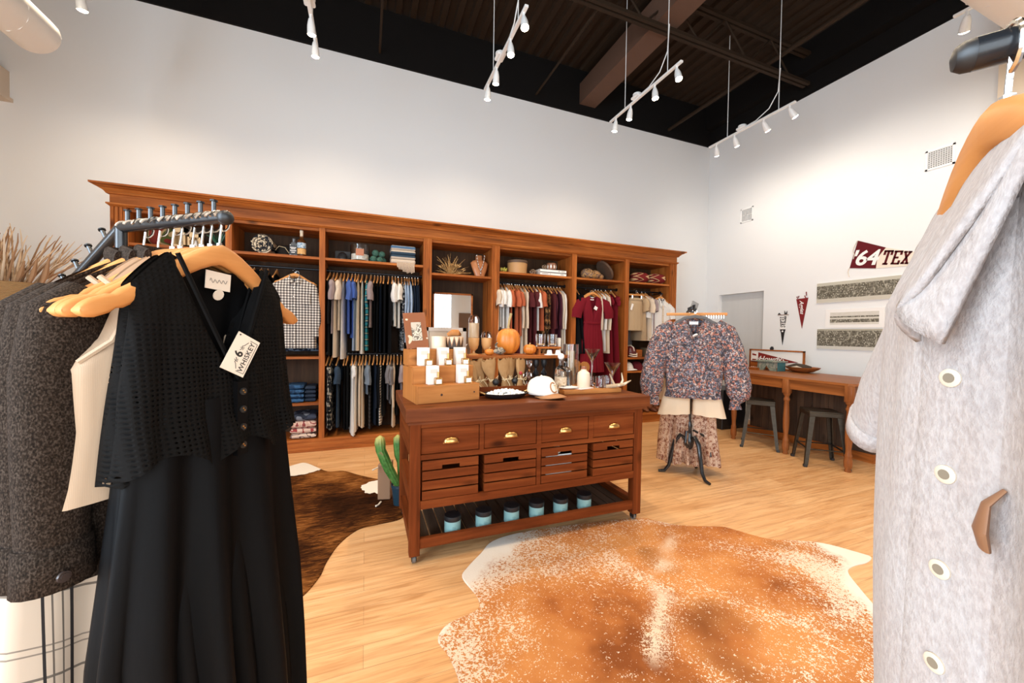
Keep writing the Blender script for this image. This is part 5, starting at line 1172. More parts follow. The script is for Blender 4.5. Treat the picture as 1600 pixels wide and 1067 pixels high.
# ------------------------------------------------------------------ on the table
q = thing('framed_pennant', 'framed maroon Howdy pennant on white, standing at the back of the table', 'framed pennant', (5.65, 3.79, TTZ))
FY0, FY1, FZ0, FZ1 = 3.395, 4.195, TTZ+.0, 1.218; w = .02
b = MB()
for a in ((FY0,FY1,FZ0,FZ0+w),(FY0,FY1,FZ1-w,FZ1),(FY0,FY0+w,FZ0,FZ1),(FY1-w,FY1,FZ0,FZ1)): b.box(5.640, 5.665, a[0], a[1], a[2], a[3])
b.build('frame', WZ, q, 0)
b = MB(); b.box(5.653, 5.661, FY0+w, FY1-w, FZ0+w, FZ1-w); b.build('white_mat', WHITEC, q, 0)
RED = mat('brick_felt', (.23,.025,.02), .85)
b = MB(); b.prism([(5.652, 4.056, 1.17), (5.652, 4.056, .985), (5.652, 3.477, 1.055)], (-.003,0,0)); b.build('felt_pennant', RED, q, 0)
b = MB(); b.prism([(5.652,4.153,1.15),(5.652,4.090,1.14),(5.652,4.090,1.115),(5.652,4.153,1.125)], (-.002,0,0)); b.build('felt_tie', RED, q, 0)
b = MB(); b.prism([(5.652,4.153,1.065),(5.652,4.090,1.065),(5.652,4.090,1.045),(5.652,4.153,1.045)], (-.002,0,0)); b.build('felt_tie', RED, q, 0)
def text(name, s, m, parent, size, M, ext=.0006, shear=0., sp=1., off=0.):
    c = bpy.data.curves.new(name, 'FONT'); c.body = s; c.size = size; c.align_x = 'CENTER'; c.align_y = 'CENTER'; c.extrude = ext; c.shear = shear; c.space_character = sp; c.offset = off
    c.materials.append(m); c.resolution_u = 4
    tmp = bpy.data.objects.new('tmp', c); COL.objects.link(tmp)
    me = bpy.data.meshes.new_from_object(tmp); me.name = name
    bpy.data.objects.remove(tmp); bpy.data.curves.remove(c)
    me.transform(Matrix.Translation(-Vector(parent.get('_o', (0,0,0)))) @ M)
    o = bpy.data.objects.new(name, me); COL.objects.link(o); o.parent = parent
    return o
def facing_left(x, y, z, roll=0.):     # text reads along -Y, faces -X (on the right wall)
    return Matrix.Translation((x, y, z)) @ Matrix.Rotation(radians(-90), 4, 'Z') @ Matrix.Rotation(radians(90), 4, 'X') @ Matrix.Rotation(roll, 4, 'Z')
text('lettering', 'Howdy', WHITEC, q, .115, facing_left(5.648, 3.883, 1.075, .03), shear=.35, off=.0015)
b = MB(); b.tube([(5.648, 4.027, 1.05), (5.647, 4.047, 1.075), (5.647, 4.023, 1.10), (5.647, 3.998, 1.075)], .005, 6); b.build('flourish', WHITEC, q)
b = MB(); b.tube([(5.648, 3.757, 1.035), (5.647, 3.709, 1.045), (5.647, 3.670, 1.07), (5.647, 3.685, 1.085)], .005, 6); b.build('flourish', WHITEC, q)
q = thing('wood_crate', 'small dark red wooden box at the left end of the table', 'box', (5.52, 3.95, TTZ))
b = MB(); b.box(5.44, 5.60, 3.88, 4.02, TTZ, TTZ+.105); b.build('box_body', WY, q, 0); b = MB(); b.box(5.43, 5.61, 3.87, 4.03, TTZ+.105, TTZ+.118); b.build('box_lid', mat('box_red', (.10,.03,.025), .5), q, 0)
for i in range(5): b = MB(); b.ball((5.435, 3.89+i*.028, TTZ+.022), .011, 8, 6); b.build('white_knob', CERAM, q)
b = MB(); b.box(5.24, 5.38, 3.80, 4.04, TTZ, TTZ+.03); tag(b.build('slim_board', WY, smooth=0), 'slim wooden tray on the table in front of the small red box', 'tray')
q = thing('green_bench', 'small weathered green wooden bench standing on the table', 'miniature bench', (5.4, 3.70, TTZ))
grm = tone('weathered_green', [(.20,.25,.20),(.28,.32,.26),(.15,.20,.17),(.34,.34,.28)], 14, 3, False)
b = MB(); b.box(5.30, 5.52, 3.53, 3.86, TTZ+.125, TTZ+.142); b.build('seat', grm, q, 0)
b = MB(); b.prism([(5.325, 3.57, TTZ), (5.325, 3.57, TTZ+.125), (5.325, 3.82, TTZ+.125), (5.325, 3.82, TTZ), (5.325, 3.75, TTZ), (5.325, 3.70, TTZ+.075), (5.325, 3.65, TTZ)][::-1], (.018,0,0)); b.build('end_leg', grm, q, 0)
b = MB(); b.box(5.343, 5.49, 3.545, 3.56, TTZ, TTZ+.125); b.build('end_leg', mat('teal_side', (.05,.16,.17), .7), q, 0)
b = MB(); b.box(5.343, 5.49, 3.83, 3.845, TTZ, TTZ+.125); b.build('end_leg', grm, q, 0)
q = thing('dough_bowl', 'long carved wooden bowl with a dark cloth on the table', 'bowl', (5.55, 3.40, TTZ))
b = MB(); b.lathe([(.07,0),(.13,.018),(.19,.052),(.21,.075),(.20,.075),(.17,.05),(.10,.022),(.001,.018)], (5.55, 3.36, TTZ), 32, sx=.75, sy=1.0)
b.build('bowl_body', TX, q)
b = MB(); b.tube([(5.50,3.52,TTZ+.07),(5.51,3.42,TTZ+.09),(5.53,3.32,TTZ+.085),(5.54,3.24,TTZ+.08)], [.015,.035,.03,.012], 8, flat=.5); b.build('dark_cloth', mat('dark_cloth', (.08,.06,.045), .8), q)
b = MB(); b.tube([(5.45,3.46,TTZ+.06),(5.46,3.38,TTZ+.072),(5.47,3.30,TTZ+.06)], [.008,.02,.008], 8); b.build('pale_shell', mat('pale_shell', (.55,.45,.35), .6), q)
q = thing('black_clip', 'small black clip figure standing on top of the framed pennant', 'clip', (5.65, 3.85, 1.218))
b = MB(); b.tube([(5.65,3.86,1.216),(5.65,3.865,1.24),(5.65,3.855,1.266)], [.014,.016,.006], 8); b.build('left_blade', BLACKP, q); b = MB(); b.tube([(5.65,3.84,1.216),(5.65,3.835,1.24),(5.65,3.84,1.266)], [.012,.014,.006], 8); b.build('right_blade', BLACKP, q)

# ------------------------------------------------------------------ pennants and team photographs on the right wall
XW = XR - .002
q = thing('pennant', 'large maroon and cream 64 TEXAS pennant high on the right wall', 'pennant', (XW, 2.75, 2.4))
b = MB(); b.prism([(XW,3.004,2.684),(XW,3.086,2.338),(XW,2.807,2.292),(XW,2.798,2.42),(XW,2.715,2.535)], (-.006,0,0)); b.build('maroon_panel', MAROON, q, 0)
b = MB(); b.prism([(XW,2.715,2.535),(XW,2.798,2.42),(XW,2.807,2.292),(XW,2.30,2.262),(XW,2.05,2.27)], (-.004,0,0)); b.build('cream_panel', CREAMF, q, 0)
text('numerals', "'64", WHITEC, q, .26, facing_left(XW-.0075, 2.925, 2.435, -.12), shear=.15, off=.006, sp=.9)
def slab(word, H, W, gap, t):
    """slab-serif capitals as stroke quads: list of (x0,y0,x1,y1) lines with thickness t"""
    G = {'T': [((0,1),(1,1)),((.5,1),(.5,0)),((.25,0),(.75,0)),((0,1),(0,.75)),((1,1),(1,.75))],
         'E': [((.15,0),(.15,1)),((0,0),(1,0)),((0,1),(1,1)),((.15,.5),(.65,.5)),((1,1),(1,.78)),((1,0),(1,.22))],
         'X': [((.1,0),(.9,1)),((.1,1),(.9,0)),((0,0),(.35,0)),((.65,0),(1,0)),((0,1),(.35,1)),((.65,1),(1,1))],
         'A': [((.12,0),(.5,1)),((.88,0),(.5,1)),((.28,.38),(.72,.38)),((-.05,0),(.32,0)),((.68,0),(1.05,0)),((.35,1),(.55,1))],
         'S': [((1,.85),(.75,1)),((.75,1),(.25,1)),((.25,1),(0,.8)),((0,.8),(.2,.58)),((.2,.58),(.8,.42)),((.8,.42),(1,.2)),((1,.2),(.75,0)),((.75,0),(.25,0)),((.25,0),(0,.15)),((1,1),(1,.75)),((0,0),(0,.25))]}
    out = []; x = 0
    for i, ch in enumerate(word):
        k = 1 - .07*i
        for (a, c_), (d, e) in G[ch]: out.append(((x+a*W*k, (c_-.5)*H*k), (x+d*W*k, (e-.5)*H*k), t*k))
        x += W*k + gap
    return out, x
def letters(name, word, H, W, gap, t, m, parent, fn):
    st, _ = slab(word, H, W, gap, t); b = MB()
    for (x0, y0), (x1, y1), tt in st:
        d = Vector((x1-x0, y1-y0)); L = d.length; d /= L; n = Vector((-d.y, d.x))*tt/2; d *= tt*.35
        P = [(x0-d.x+n.x, y0-d.y+n.y), (x0-d.x-n.x, y0-d.y-n.y), (x1+d.x-n.x, y1+d.y-n.y), (x1+d.x+n.x, y1+d.y+n.y)]
        b.prism([fn(*p) for p in P], (-.0015, 0, 0))
    return b.build(name, m, parent, 0)
letters('lettering', 'TEXAS', .15, .068, .026, .023, mat('maroon_letter', (.10,.012,.014), .8), q, lambda a, c_: (XW-.0045, 2.735 - a - c_*.22*0 - c_*.25, 2.415 + c_ - a*.185))
b = MB(); b.tube([(XW-.008,3.01,2.68),(XW-.02,3.035,2.60),(XW-.012,3.05,2.56),(XW-.02,3.03,2.50),(XW-.01,3.045,2.45)], .008, 6, flat=.4); b.build('tie_ribbon', CREAMF, q)
b = MB(); b.tube([(XW-.006,3.085,2.34),(XW-.01,3.10,2.29),(XW-.006,3.085,2.22)], .010, 6, flat=.3); b.build('tie_ribbon', CREAMF, q)
def photo_mat(name, seed, rows):
    m = mat(name, (.4,.38,.32), .5); N = NT(m); v = N.vec(loc=(seed, seed*.37, 0))
    s = N.sep(N.vec()); vn = N.voro(N.vec((1, 1, .55), loc=(0, seed, 0)), 42.)
    heads = N.ramp(vn, [(.0, (.60,.56,.46)), (.22, (.40,.37,.29)), (.30, (.06,.05,.035)), (.62, (.13,.115,.08)), (.8, (.40,.37,.29))])
    z = s[2]
    for (lo, hi, colr) in rows:
        k = N.math('MULTIPLY', N.math('GREATER_THAN', z, lo), N.math('LESS_THAN', z, hi)); heads = N.mix(k, heads, colr)
    g = N.noise(N.vec((4, 4, 9)), 5., 3.)
    N.col(N.mix(N.ramp(g, [(.45, 0.), (.7, .35)]), heads, (.50,.47,.38))); return m
def photograph(name, y0, y1, z0, z1, m, lb, border, tilt=0.):
    q = thing(name, lb, 'photograph', (XW, (y0+y1)/2, (z0+z1)/2), 'long team photographs')
    b = MB(); b.box(XW-.012, XW, y0, y1, z0, z1); b.build('mount', WHITEC, q, 0)
    k = MB(); k.box(XW-.0135, XW-.0118, y0+border[0], y1-border[0], z0+border[1], z1-border[2]); k.build('print', m, q, 0)
zc = lambda z, c: z - c
photograph('team_photograph', 2.55, 3.468, 1.895, 2.178, photo_mat('team_print', 3.1, ((-.20, -.085, (.56,.52,.43)), (.095, .2, (.52,.49,.40)))), 'uppermost of the three long team photographs on the right wall', (.004,.004,.004))
photograph('team_photograph', 2.70, 3.345, 1.545, 1.80, photo_mat('landscape_print', 8.2, ((-.2, -.055, (.70,.66,.58)), (.03, .2, (.66,.62,.55)), (-.012,.012,(.62,.58,.5)))), 'middle of the three long photographs, with a wide white border', (.055,.045,.045))
photograph('team_photograph', 2.55, 3.448, 1.25, 1.534, photo_mat('lower_team_print', 5.7, ((-.2, -.095, (.60,.57,.50)), (.115, .2, (.40,.37,.29)))), 'lowest of the three long team photographs on the right wall', (.004,.004,.004))
q = thing('pennant', 'narrow maroon felt pennant with white script hanging point down', 'pennant', (XW, 3.66, 1.75), 'small hanging pennants')
b = MB(); b.prism([(XW,3.742,1.978),(XW,3.580,1.988),(XW,3.653,1.54)], (-.006,0,0)); b.build('felt', mat('brick_maroon', (.20,.022,.022), .85), q, 0)
text('script_lettering', 'Aggies', WHITEC, q, .075, facing_left(XW-.0075, 3.662, 1.855, radians(-86)), shear=.4, off=.001)
b = MB(); b.tube([(XW-.008,3.72,1.985),(XW-.012,3.735,2.01),(XW-.01,3.70,2.02),(XW-.01,3.715,1.995)], .006, 6); b.build('tie_knot', bpy.data.materials['brick_maroon'], q)
b = MB(); b.tube([(XW-.008,3.61,1.985),(XW-.012,3.625,2.02),(XW-.01,3.60,2.02),(XW-.01,3.605,2.075)], .006, 6); b.build('tie_ribbon', bpy.data.materials['brick_maroon'], q)
q = thing('pennant', 'small white TEXAS pennant with black tip hanging point down', 'pennant', (XW, 3.93, 1.55), 'small hanging pennants')
b = MB(); b.prism([(XW,3.99,1.735),(XW,3.855,1.74),(XW,3.905,1.475),(XW,3.955,1.475)], (-.005,0,0)); b.build('felt', WHITEC, q, 0)
b = MB(); b.prism([(XW,3.97,1.53),(XW,3.885,1.53),(XW,3.90,1.475),(XW,3.925,1.29),(XW,3.952,1.475)], (-.0055,0,0)); b.build('black_tip', BLACKP, q, 0)
b = MB(); b.cyl((XW-.006,3.928,1.50), (XW-.007,3.928,1.50), .014, n=14); b.build('star_badge', WHITEC, q)
letters('lettering', 'TEXAS', .085, .030, .010, .010, INK, q, lambda a, c_: (XW-.0055, 3.925 - c_*(1-.0*a), 1.725 - a*.95))
b = MB(); b.box(XW-.012, XW-.004, 3.845, 4.005, 1.745, 1.757); b.build('hanging_bar', mat('thin_bar', (.35,.25,.2), .6), q, 0)
b = MB(); b.prism([(XW-.004,4.005,1.757),(XW-.004,3.955,1.757),(XW-.004,3.985,1.785)], (-.008,0,0)); b.build('bow', BLACKP, q, 0)
b = MB(); b.prism([(XW-.004,3.905,1.757),(XW-.004,3.868,1.757),(XW-.004,3.865,1.81),(XW-.004,3.885,1.77),(XW-.004,3.905,1.815)], (-.008,0,0)); b.build('bow', BLACKP, q, 0)

# ================================================================== two-way rack with the floral blouse
RX, RY = 3.055, 2.89          # stand centre
q = thing('garment_rack', 'black cast-iron two-way garment rack beyond the island', 'garment rack', (RX, RY, 0))
b = MB(); b.cyl((RX, RY, .30), (RX, RY, 1.70), .016, n=14); b.build('pole', BLACKM, q)
uu = Vector((.78, -.626, 0))     # hanger direction
vv = Vector((-.626, -.78, 0))    # towards the camera
for s, L in ((1, .16), (-1, .30)):
    p0 = Vector((RX, RY, 1.66)); b = MB(); b.tube([p0, p0+vv*s*L], .012, 10); b.ball(p0+vv*s*L, .018, 10, 8); ar = b.build('arm', BLACKM, q)
    for k in range(3): g = MB(); e = p0+vv*s*(L*(.35+.3*k)); g.cyl(e, e+Vector((0,0,.045)), .006, n=8); g.cyl(e+Vector((0,0,.042)), e+Vector((0,0,.046)), .010, n=10); g.build('peg', BLACKM, ar)
b = MB(); b.box(RX-.035, RX+.045, RY-.03, RY-.018, 1.685, 1.745, 0, (Matrix.Rotation(.35, 3, 'Y'), (RX, RY, 1.71))); b.build('sign_plate', mat('grey_plate', (.25,.25,.25), .5), q, 0)
b = MB(); b.lathe([(.02,.26),(.045,.30),(.05,.36),(.03,.40),(.022,.46),(.03,.50),(.017,.54)], (RX, RY, 0), 16); b.build('hub', BLACKM, q)
for a in (144.6, 264.7, 24.7):
    d = Vector((cos(radians(a)), sin(radians(a)), 0)); c0 = Vector((RX, RY, 0))
    P = [c0+d*.03+Vector((0,0,.36)), c0+d*.08+Vector((0,0,.40)), c0+d*.13+Vector((0,0,.34)), c0+d*.16+Vector((0,0,.20)), c0+d*.185+Vector((0,0,.08)), c0+d*.225+Vector((0,0,.022)), c0+d*.285+Vector((0,0,.014))]
    b = MB(); b.tube(P, [.018,.02,.022,.02,.017,.016,.013], 10); b.build('leg', BLACKM, q)
b = MB(); b.tube([(RX-.02, RY-.03, .44), (RX-.10, RY-.06, .46), (RX-.12, RY-.07, .36), (RX-.07, RY-.05, .30)], .012, 8); b.build('scroll', BLACKM, q)
b = MB(); b.tube([(RX+.02, RY-.03, .46), (RX+.12, RY-.08, .40), (RX+.17, RY-.10, .28), (RX+.16, RY-.12, .20)], .012, 8); b.build('scroll', BLACKM, q)
ang = math.atan2(uu.y, uu.x)
flor = mat('cloth_floral', (.3,.25,.25), .8); N = NT(flor)
vc = N.voro(N.vec((1,1,1)), 62., 'Color'); sc_ = N.sep(vc)
base = N.ramp(sc_[0], [(0, (.10,.085,.10)), (.18, (.42,.16,.12)), (.32, (.27,.24,.27)), (.46, (.55,.40,.34)), (.58, (.12,.14,.19)), (.70, (.50,.22,.15)), (.80, (.36,.32,.34)), (.90, (.06,.055,.065))], True)
N.col(N.mix(N.ramp(N.noise(N.vec(), 85., 2.), [(.46, .0), (.54, .85)]), base, (.055,.045,.05)))
def at_rack(s, z): p = Vector((RX, RY, z)) + vv*s; return p
q = thing('blouse', 'multicoloured floral long-sleeved blouse facing out on the iron rack', 'blouse', (0,0,0))
b = MB(); body(b, [(0,.20,.07),(-.14,.25,.09),(-.48,.265,.10),(-.68,.245,.10),(-.72,.24,.105),(-.78,.255,.10)], .40, .075, .20, .02, 34, 26, .010, 6, 4, True, 0, 0, .006); b.build('blouse_body', flor, q, 80)
for sd in (-1, 1):
    b = MB(); P = [(sd*.19,0,-.07),(sd*.27,-.01,-.14),(sd*.32,-.02,-.30),(sd*.355,-.03,-.48),(sd*.38,-.04,-.66),(sd*.375,-.05,-.74),(sd*.355,-.055,-.79)]
    b.tube(P, [.055,.085,.10,.105,.11,.095,.045], 18, True, flat=.75, up=(1,0,0), cap1=False); sl = b.build('sleeve', flor, q, 80)
    k = MB(); k.tube([(sd*.355,-.055,-.785),(sd*.35,-.056,-.815),(sd*.355,-.058,-.86)], [.046,.045,.055], 14, False, flat=.7, up=(1,0,0)); k.build('cuff', flor, sl, 80)
for sd in (-1, 1): b = MB(); b.tube([(sd*.05,-.098,-.27),(sd*.10,-.108,-.262),(sd*.17,-.10,-.275),(sd*.22,-.07,-.30)], .006, 6); b.build('yoke_ruffle', flor, q)
for sd in (-1, 1): b = MB(); b.tube([(sd*.02,-.10,-.30),(sd*.05,-.118,-.40),(sd*.14,-.115,-.49),(sd*.20,-.08,-.52)], .006, 6); b.build('wrap_tie', flor, q)
b = MB(); b.tube([(-.23,-.055,-.705),(-.1,-.108,-.72),(.1,-.112,-.725),(.23,-.06,-.71)], .012, 6, flat=.5); b.build('waist_elastic', flor, q)
b = MB(); b.box(-.04, .04, .035, .042, -.075, -.02); b.build('neck_label', WHITEC, q, 0)
b = MB(); b.tube([(-.005,-.078,-.175),(0,-.082,-.185)], [.024,.024], 12); b.build('price_tag', WHITEC, q, 0)
q.location = at_rack(.16, 1.59); q.rotation_euler = (0, 0, ang)
hang(at_rack(.16, 1.655), ang, 'hanger under the floral blouse on the iron rack', 'hangers on the iron rack')
GREYH = mat('grey_velvet_hanger', (.09,.085,.085), .6)
q = thing('clothes_hanger', 'grey velvet hanger in the neck of the floral blouse', 'hanger', (0,0,0), 'hangers on the iron rack')
b = MB(); b.tube([(-.17,0,-.11),(-.09,0,-.06),(0,0,-.045),(.09,0,-.06),(.17,0,-.11)], [.012,.016,.018,.016,.012], 10, flat=.5, up=(0,0,1)); b.build('arms', GREYH, q); q.location = at_rack(.19, 1.635); q.rotation_euler = (0, 0, ang)
clipb = thing('clip_hanger', 'straight wooden clip hanger behind the floral blouse', 'hanger', (0,0,0), 'hangers on the iron rack')
b = MB(); b.box(-.24, .31, -.012, .012, -.058, -.03, .004); b.build('bar', HANG, clipb)
for i in range(8): x = .12+i*.022; b = MB(); b.box(x, x+.006, -.016, .016, -.085, -.055); b.build('clip', CHROME, clipb, 0)
clipb.location = at_rack(.02, 1.665); clipb.rotation_euler = (0, 0, ang)
cream = mat('cloth_ivory', (.78,.62,.44), .85)
q = thing('shorts', 'cream wide-leg shorts hanging below the floral blouse', 'shorts', (0,0,0))
for sd in (-1, 1):
    b = MB(); rings = []
    for t in range(9):
        z = -.26*t/8; w = .115+.035*t/8; c0 = sd*(.13 + .03*t/8)
        rings.append([(c0+w*cos(2*pi*j/20)*(1), .045*sin(2*pi*j/20)*(1+.5*sin(j*2.2+sd)*t/8), z - .012*(t/8)*cos(2*pi*j/20)*sd) for j in range(20)])
    b.loft(rings, True, False); b.build('trouser_leg', cream, q, 80)
q.location = at_rack(.10, .885); q.rotation_euler = (0, 0, ang)
rosef = tone('cloth_rust_floral', [(.55,.38,.27),(.62,.46,.35),(.27,.10,.05),(.58,.42,.31),(.20,.07,.04)], 34, 2)
q = thing('skirt', 'long cream and rust floral skirt reaching nearly to the floor on the rack', 'skirt', (0,0,0))
b = MB(); body(b, [(0,.20,.06),(-.2,.25,.09),(-.80,.31,.13)], .98, 0, .01, .01, 40, 14, .022, 6, 9, False, .01, 0, .02); b.build('skirt_body', rosef, q, 80)
q.location = at_rack(-.10, .905); q.rotation_euler = (0, 0, ang)
q = thing('top', 'olive green top with a striped sleeve edge at the left of the floral blouse', 'top', (0,0,0))
b = MB(); body(b, [(0,.20,.04),(-.12,.26,.05),(-.60,.25,.05)], .3, .07, .1, .02, 14, 12, .006, 4, 6); b.build('top_body', mat('cloth_olive', (.22,.19,.09), .85), q, 80)
b = MB(); b.tube([(-.20,-.01,-.05),(-.30,-.02,-.12),(-.36,-.02,-.22)], [.05,.075,.08], 14, True, flat=.6, up=(0,1,0), cap1=False); b.build('cap_sleeve', bands('olive_stripe', [(0,(.24,.21,.10)),(.55,(.6,.6,.55))], .16, 'X'), q, 80)
q.location = at_rack(-.13, 1.56); q.rotation_euler = (0, 0, ang+.12)
hang(at_rack(-.13, 1.645), ang+.12, 'hanger under the olive green top on the iron rack', 'hangers on the iron rack')
q = thing('cardigan', 'long pale grey cardigan hanging behind the olive top on the iron rack', 'cardigan', (0,0,0))
b = MB(); body(b, [(0,.20,.04),(-.12,.25,.05),(-.85,.28,.06)], .3, .07, .1, .02, 14, 12, .008, 4, 7)
b.build('cardigan_body', K_CREAM, q, 80)
b = MB(); b.tube([(-.20,0,-.06),(-.30,-.01,-.20),(-.36,-.02,-.45),(-.40,-.02,-.72)], [.05,.06,.05,.045], 12, True, flat=.6, up=(1,0,0), cap1=False); b.build('sleeve', tone('cloth_pale_grey', [(.60,.56,.52),(.68,.64,.60)], 30, 2, False), q, 80)
q.location = at_rack(-.20, 1.57); q.rotation_euler = (0, 0, ang+.1)
hang(at_rack(-.20, 1.65), ang+.1, 'hanger under the pale grey cardigan on the iron rack', 'hangers on the iron rack')

# ================================================================== foreground left: the black rack with the dresses
def rack_bar(q, pts, r, name='hang_bar'):
    b = MB(); b.tube(pts, r, 16); return b.build(name, BLACKM, q, 60)
BZ1 = 1.625
E0 = Vector((-.268, .928, BZ1)); C0 = Vector((-.515, 1.118, BZ1)); UU = (C0-E0).normalized(); LB = (C0-E0).length
TH = math.atan2(-UU.x, UU.y) ; TH = math.atan2(-UU.x, UU.y)          # turn that makes local -y point along -UU
TH = math.atan2(-(UU.x), (UU.y))
NB = -UU
RZL = math.atan2(NB.x, -NB.y)
q = thing('clothing_rack', 'black pipe clothes rack in the left foreground, holding black dresses and blazers', 'clothes rack', (C0.x, C0.y, 0))
rack_bar(q, [E0, C0], .0108)
D2 = Vector((UU.x*cos(radians(34)), UU.y*cos(radians(34)), -sin(radians(34)))); A1 = C0 + D2*.42
rack_bar(q, [C0 - D2*.004, A1], .0108, 'sloping_bar')
rack_bar(q, [C0+Vector((0,0,.004)), (C0.x, C0.y, .05)], .0108, 'post')
Vp = Vector((-UU.y, UU.x, 0))
for s in (-1, 1): rack_bar(q, [(C0.x+Vp.x*s*.02, C0.y+Vp.y*s*.02, .035), (C0.x+Vp.x*s*.34, C0.y+Vp.y*s*.34, .012)], .012, 'foot')
rack_bar(q, [(C0.x-UU.x*.34, C0.y-UU.y*.34, .012), (C0.x, C0.y, .045), (C0.x+UU.x*.34, C0.y+UU.y*.34, .012)], .012, 'foot')
b = MB(); b.ball(E0 - UU*.004, .0145, 14, 10); b.build('end_cap', BLACKP, q)
def peg(p, up, q, s=1.):
    b = MB(); b.tube([p, p+up*.026*s], .0042*s, 8); b.tube([p+up*.026*s, p+up*.029*s], .0068*s, 10); b.build('peg', BLACKM, q)
for i in range(8): peg(E0 + UU*(.028+i*(LB-.05)/7) + Vector((0,0,.009)), Vector((0,0,1)), q)
N2 = Vector((UU.x*sin(radians(34)), UU.y*sin(radians(34)), cos(radians(34))))
for i in range(6): peg(C0 + D2*(.055+.06*i) + N2*.009, N2, q)
b = MB(); P = []
for i in range(150):
    t = i/149; a = t*2*pi*11; P.append(E0 + UU*(.008+t*(LB-.012)) + Vp*(.0125*cos(a)*.9) + Vector((0,0,.0125*abs(sin(a))*.9+.001)))
b.tube(P, .0026, 6); b.build('twine_wrap', mat('beaded_twine', (.42,.33,.25), .45), q)
HPL = hanger_proto(.212, .125, .0735, .0125)
def on_bar(t, dz=0.): p = E0 + UU*t; return Vector((p.x, p.y, BZ1+.0108+dz))
def fg_hanger(t, rz, lb): return hang(on_bar(t), RZL+rz, lb, 'wooden hangers on the black rack', 1., HPL)
blk = mat('cloth_black_cotton', (.0024,.0023,.0026), .6, spec=.09); N = NT(blk); N.bump(N.noise(N.vec((1,1,.35)), 26., 4.), .35, .004)
lace = mat('black_eyelet', (.0048,.004,.0035), .85, spec=.08); N = NT(lace)
s = N.sep(N.vec()); vx = N.math('FRACT', N.math('MULTIPLY', s[0], 1/.0085)); row = N.math('MULTIPLY', s[2], 1/.0085); vz = N.math('FRACT', row)
dd = N.math('SQRT', N.math('ADD', N.math('POWER', N.math('SUBTRACT', vx, .5), 2.), N.math('POWER', N.math('SUBTRACT', vz, .5), 2.)))
hole = N.math('LESS_THAN', dd, .19); N.bump(N.ramp(dd, [(.2, 0.), (.42, 1.)]), .5, .003)
patch = N.math('MULTIPLY', N.math('GREATER_THAN', N.noise(N.vec(), 14., 1.), .50), N.math('LESS_THAN', s[2], -.15))
N.col(N.mix(N.math('MULTIPLY', hole, N.math('LESS_THAN', s[2], -.13)), (.0048,.004,.0035), (.0006,.0005,.0005)))
N.l(N.math('SUBTRACT', 1., N.math('MULTIPLY', hole, patch)), N.b.inputs['Alpha'])
def black_dress(lb, seed, tagq=True):
    q = thing('dress', lb, 'dress', (0,0,0))
    b = MB(); body(b, [(0,.158,.020),(-.08,.150,.028),(-.17,.158,.036),(-.25,.165,.044),(-.385,.178,.052)], .60, .062, .235, .022, 64, 26, .006, 5, seed, True, 0, 0, .003)
    for v in b.bm.verts:                       # scalloped lower edge
        if v.co.z < -.30: k = (-.30-v.co.z)/.085; v.co.z += -.012*k + .040*k*abs(sin(v.co.x*24+seed)) ; v.co.y *= 1+.25*k
    b.build('bodice', lace, q, 80)
    b = MB(); body(b, [(0,.155,.017),(-.08,.147,.024),(-.17,.154,.031),(-.25,.160,.039),(-.335,.168,.046)], .60, .062, .237, .024, 30, 16, .006, 5, seed); b.build('lining', blk, q, 80)
    b = MB(); g = []
    for r in range(19):
        t = r/18; z = -.27 - .95*t; hw = .150+.040*min(1, t*2.2); row = []
        for j in range(121):
            a = 2*pi*j/120; f = 1 + (.08+.42*min(1, t*1.6))*sin(10*a+seed+.5*sin(3*a)) + .10*t*sin(4*a+seed*2+t*2)
            row.append((hw*cos(a)*(1+.05*min(1, t*1.6)*sin(10*a+seed+.9)), (.044+.05*t)*sin(a)*f, z))
        g.append(row[:-1])
    b.loft(g, False, False); b.build('skirt', blk, q, 80)
    P = []
    b = MB()
    for i in range(21):
        u = -1+i/10; P.append((.094*u, -.020-.024*(1-abs(u)), -.003-.233*(1-abs(u))))
    b.tube(P, .005, 6, flat=.6); b.build('neckline_edge', blk, q)
    b = MB(); b.box(-.011, .011, -.057, -.046, -.39, -.242); b.build('button_band', blk, q, 0)
    for i in range(4):
        h = MB(); h.tube([(0,-.056,-.262-.036*i),(0,-.060,-.262-.036*i)], .0072, 12); bo = h.build('button', BLACKP, q); h = MB()
        h.tube([(-.0015,-.0595,-.260-.036*i),(-.0015,-.0612,-.260-.036*i)], .0016, 6); h.tube([(.0015,-.0595,-.264-.036*i),(.0015,-.0612,-.264-.036*i)], .0016, 6); h.build('button_thread', BRASS, bo)
    return q
DZL = -.098
fg_hanger(.012, radians(4), 'wooden hanger of the front black dress, at the end of the black rack')
q = black_dress('black sleeveless V-neck dress with eyelet bodice and shop tag, nearest at left', 1.3)
b = MB(); b.box(-.026, .026, .003, .0045, -.058, -.022, 0, (Matrix.Rotation(radians(4), 3, 'Y'), (0,.003,-.04))); b.build('neck_label', PAPER, q, 0)
b = MB(); P = [(-.018 + .036*i/24, .0025, -.041 + .005*sin(i*1.1)*(1.2 if i < 4 else .7)) for i in range(25)]; b.tube(P, .0007, 4); b.build('label_script', mat('grey_ink', (.25,.2,.16), .7), q)
b = MB(); b.tube([(0,.004,-.068),(0,.0025,-.0685)], .011, 14); b.build('size_tab', PAPER, q)
TM = Matrix.Translation((.002, -.050, -.188)) @ Matrix.Rotation(radians(-60), 4, 'Y') @ Matrix.Rotation(radians(-8), 4, 'X')
b = MB(); b.box(-.040, .040, -.0009, .0009, -.0245, .0245); b.fix(TM); tg = b.build('shop_tag', PAPER, q, 0)
TT = TM @ Matrix.Translation((0, -.0012, 0)) @ Matrix.Rotation(radians(90), 4, 'X')
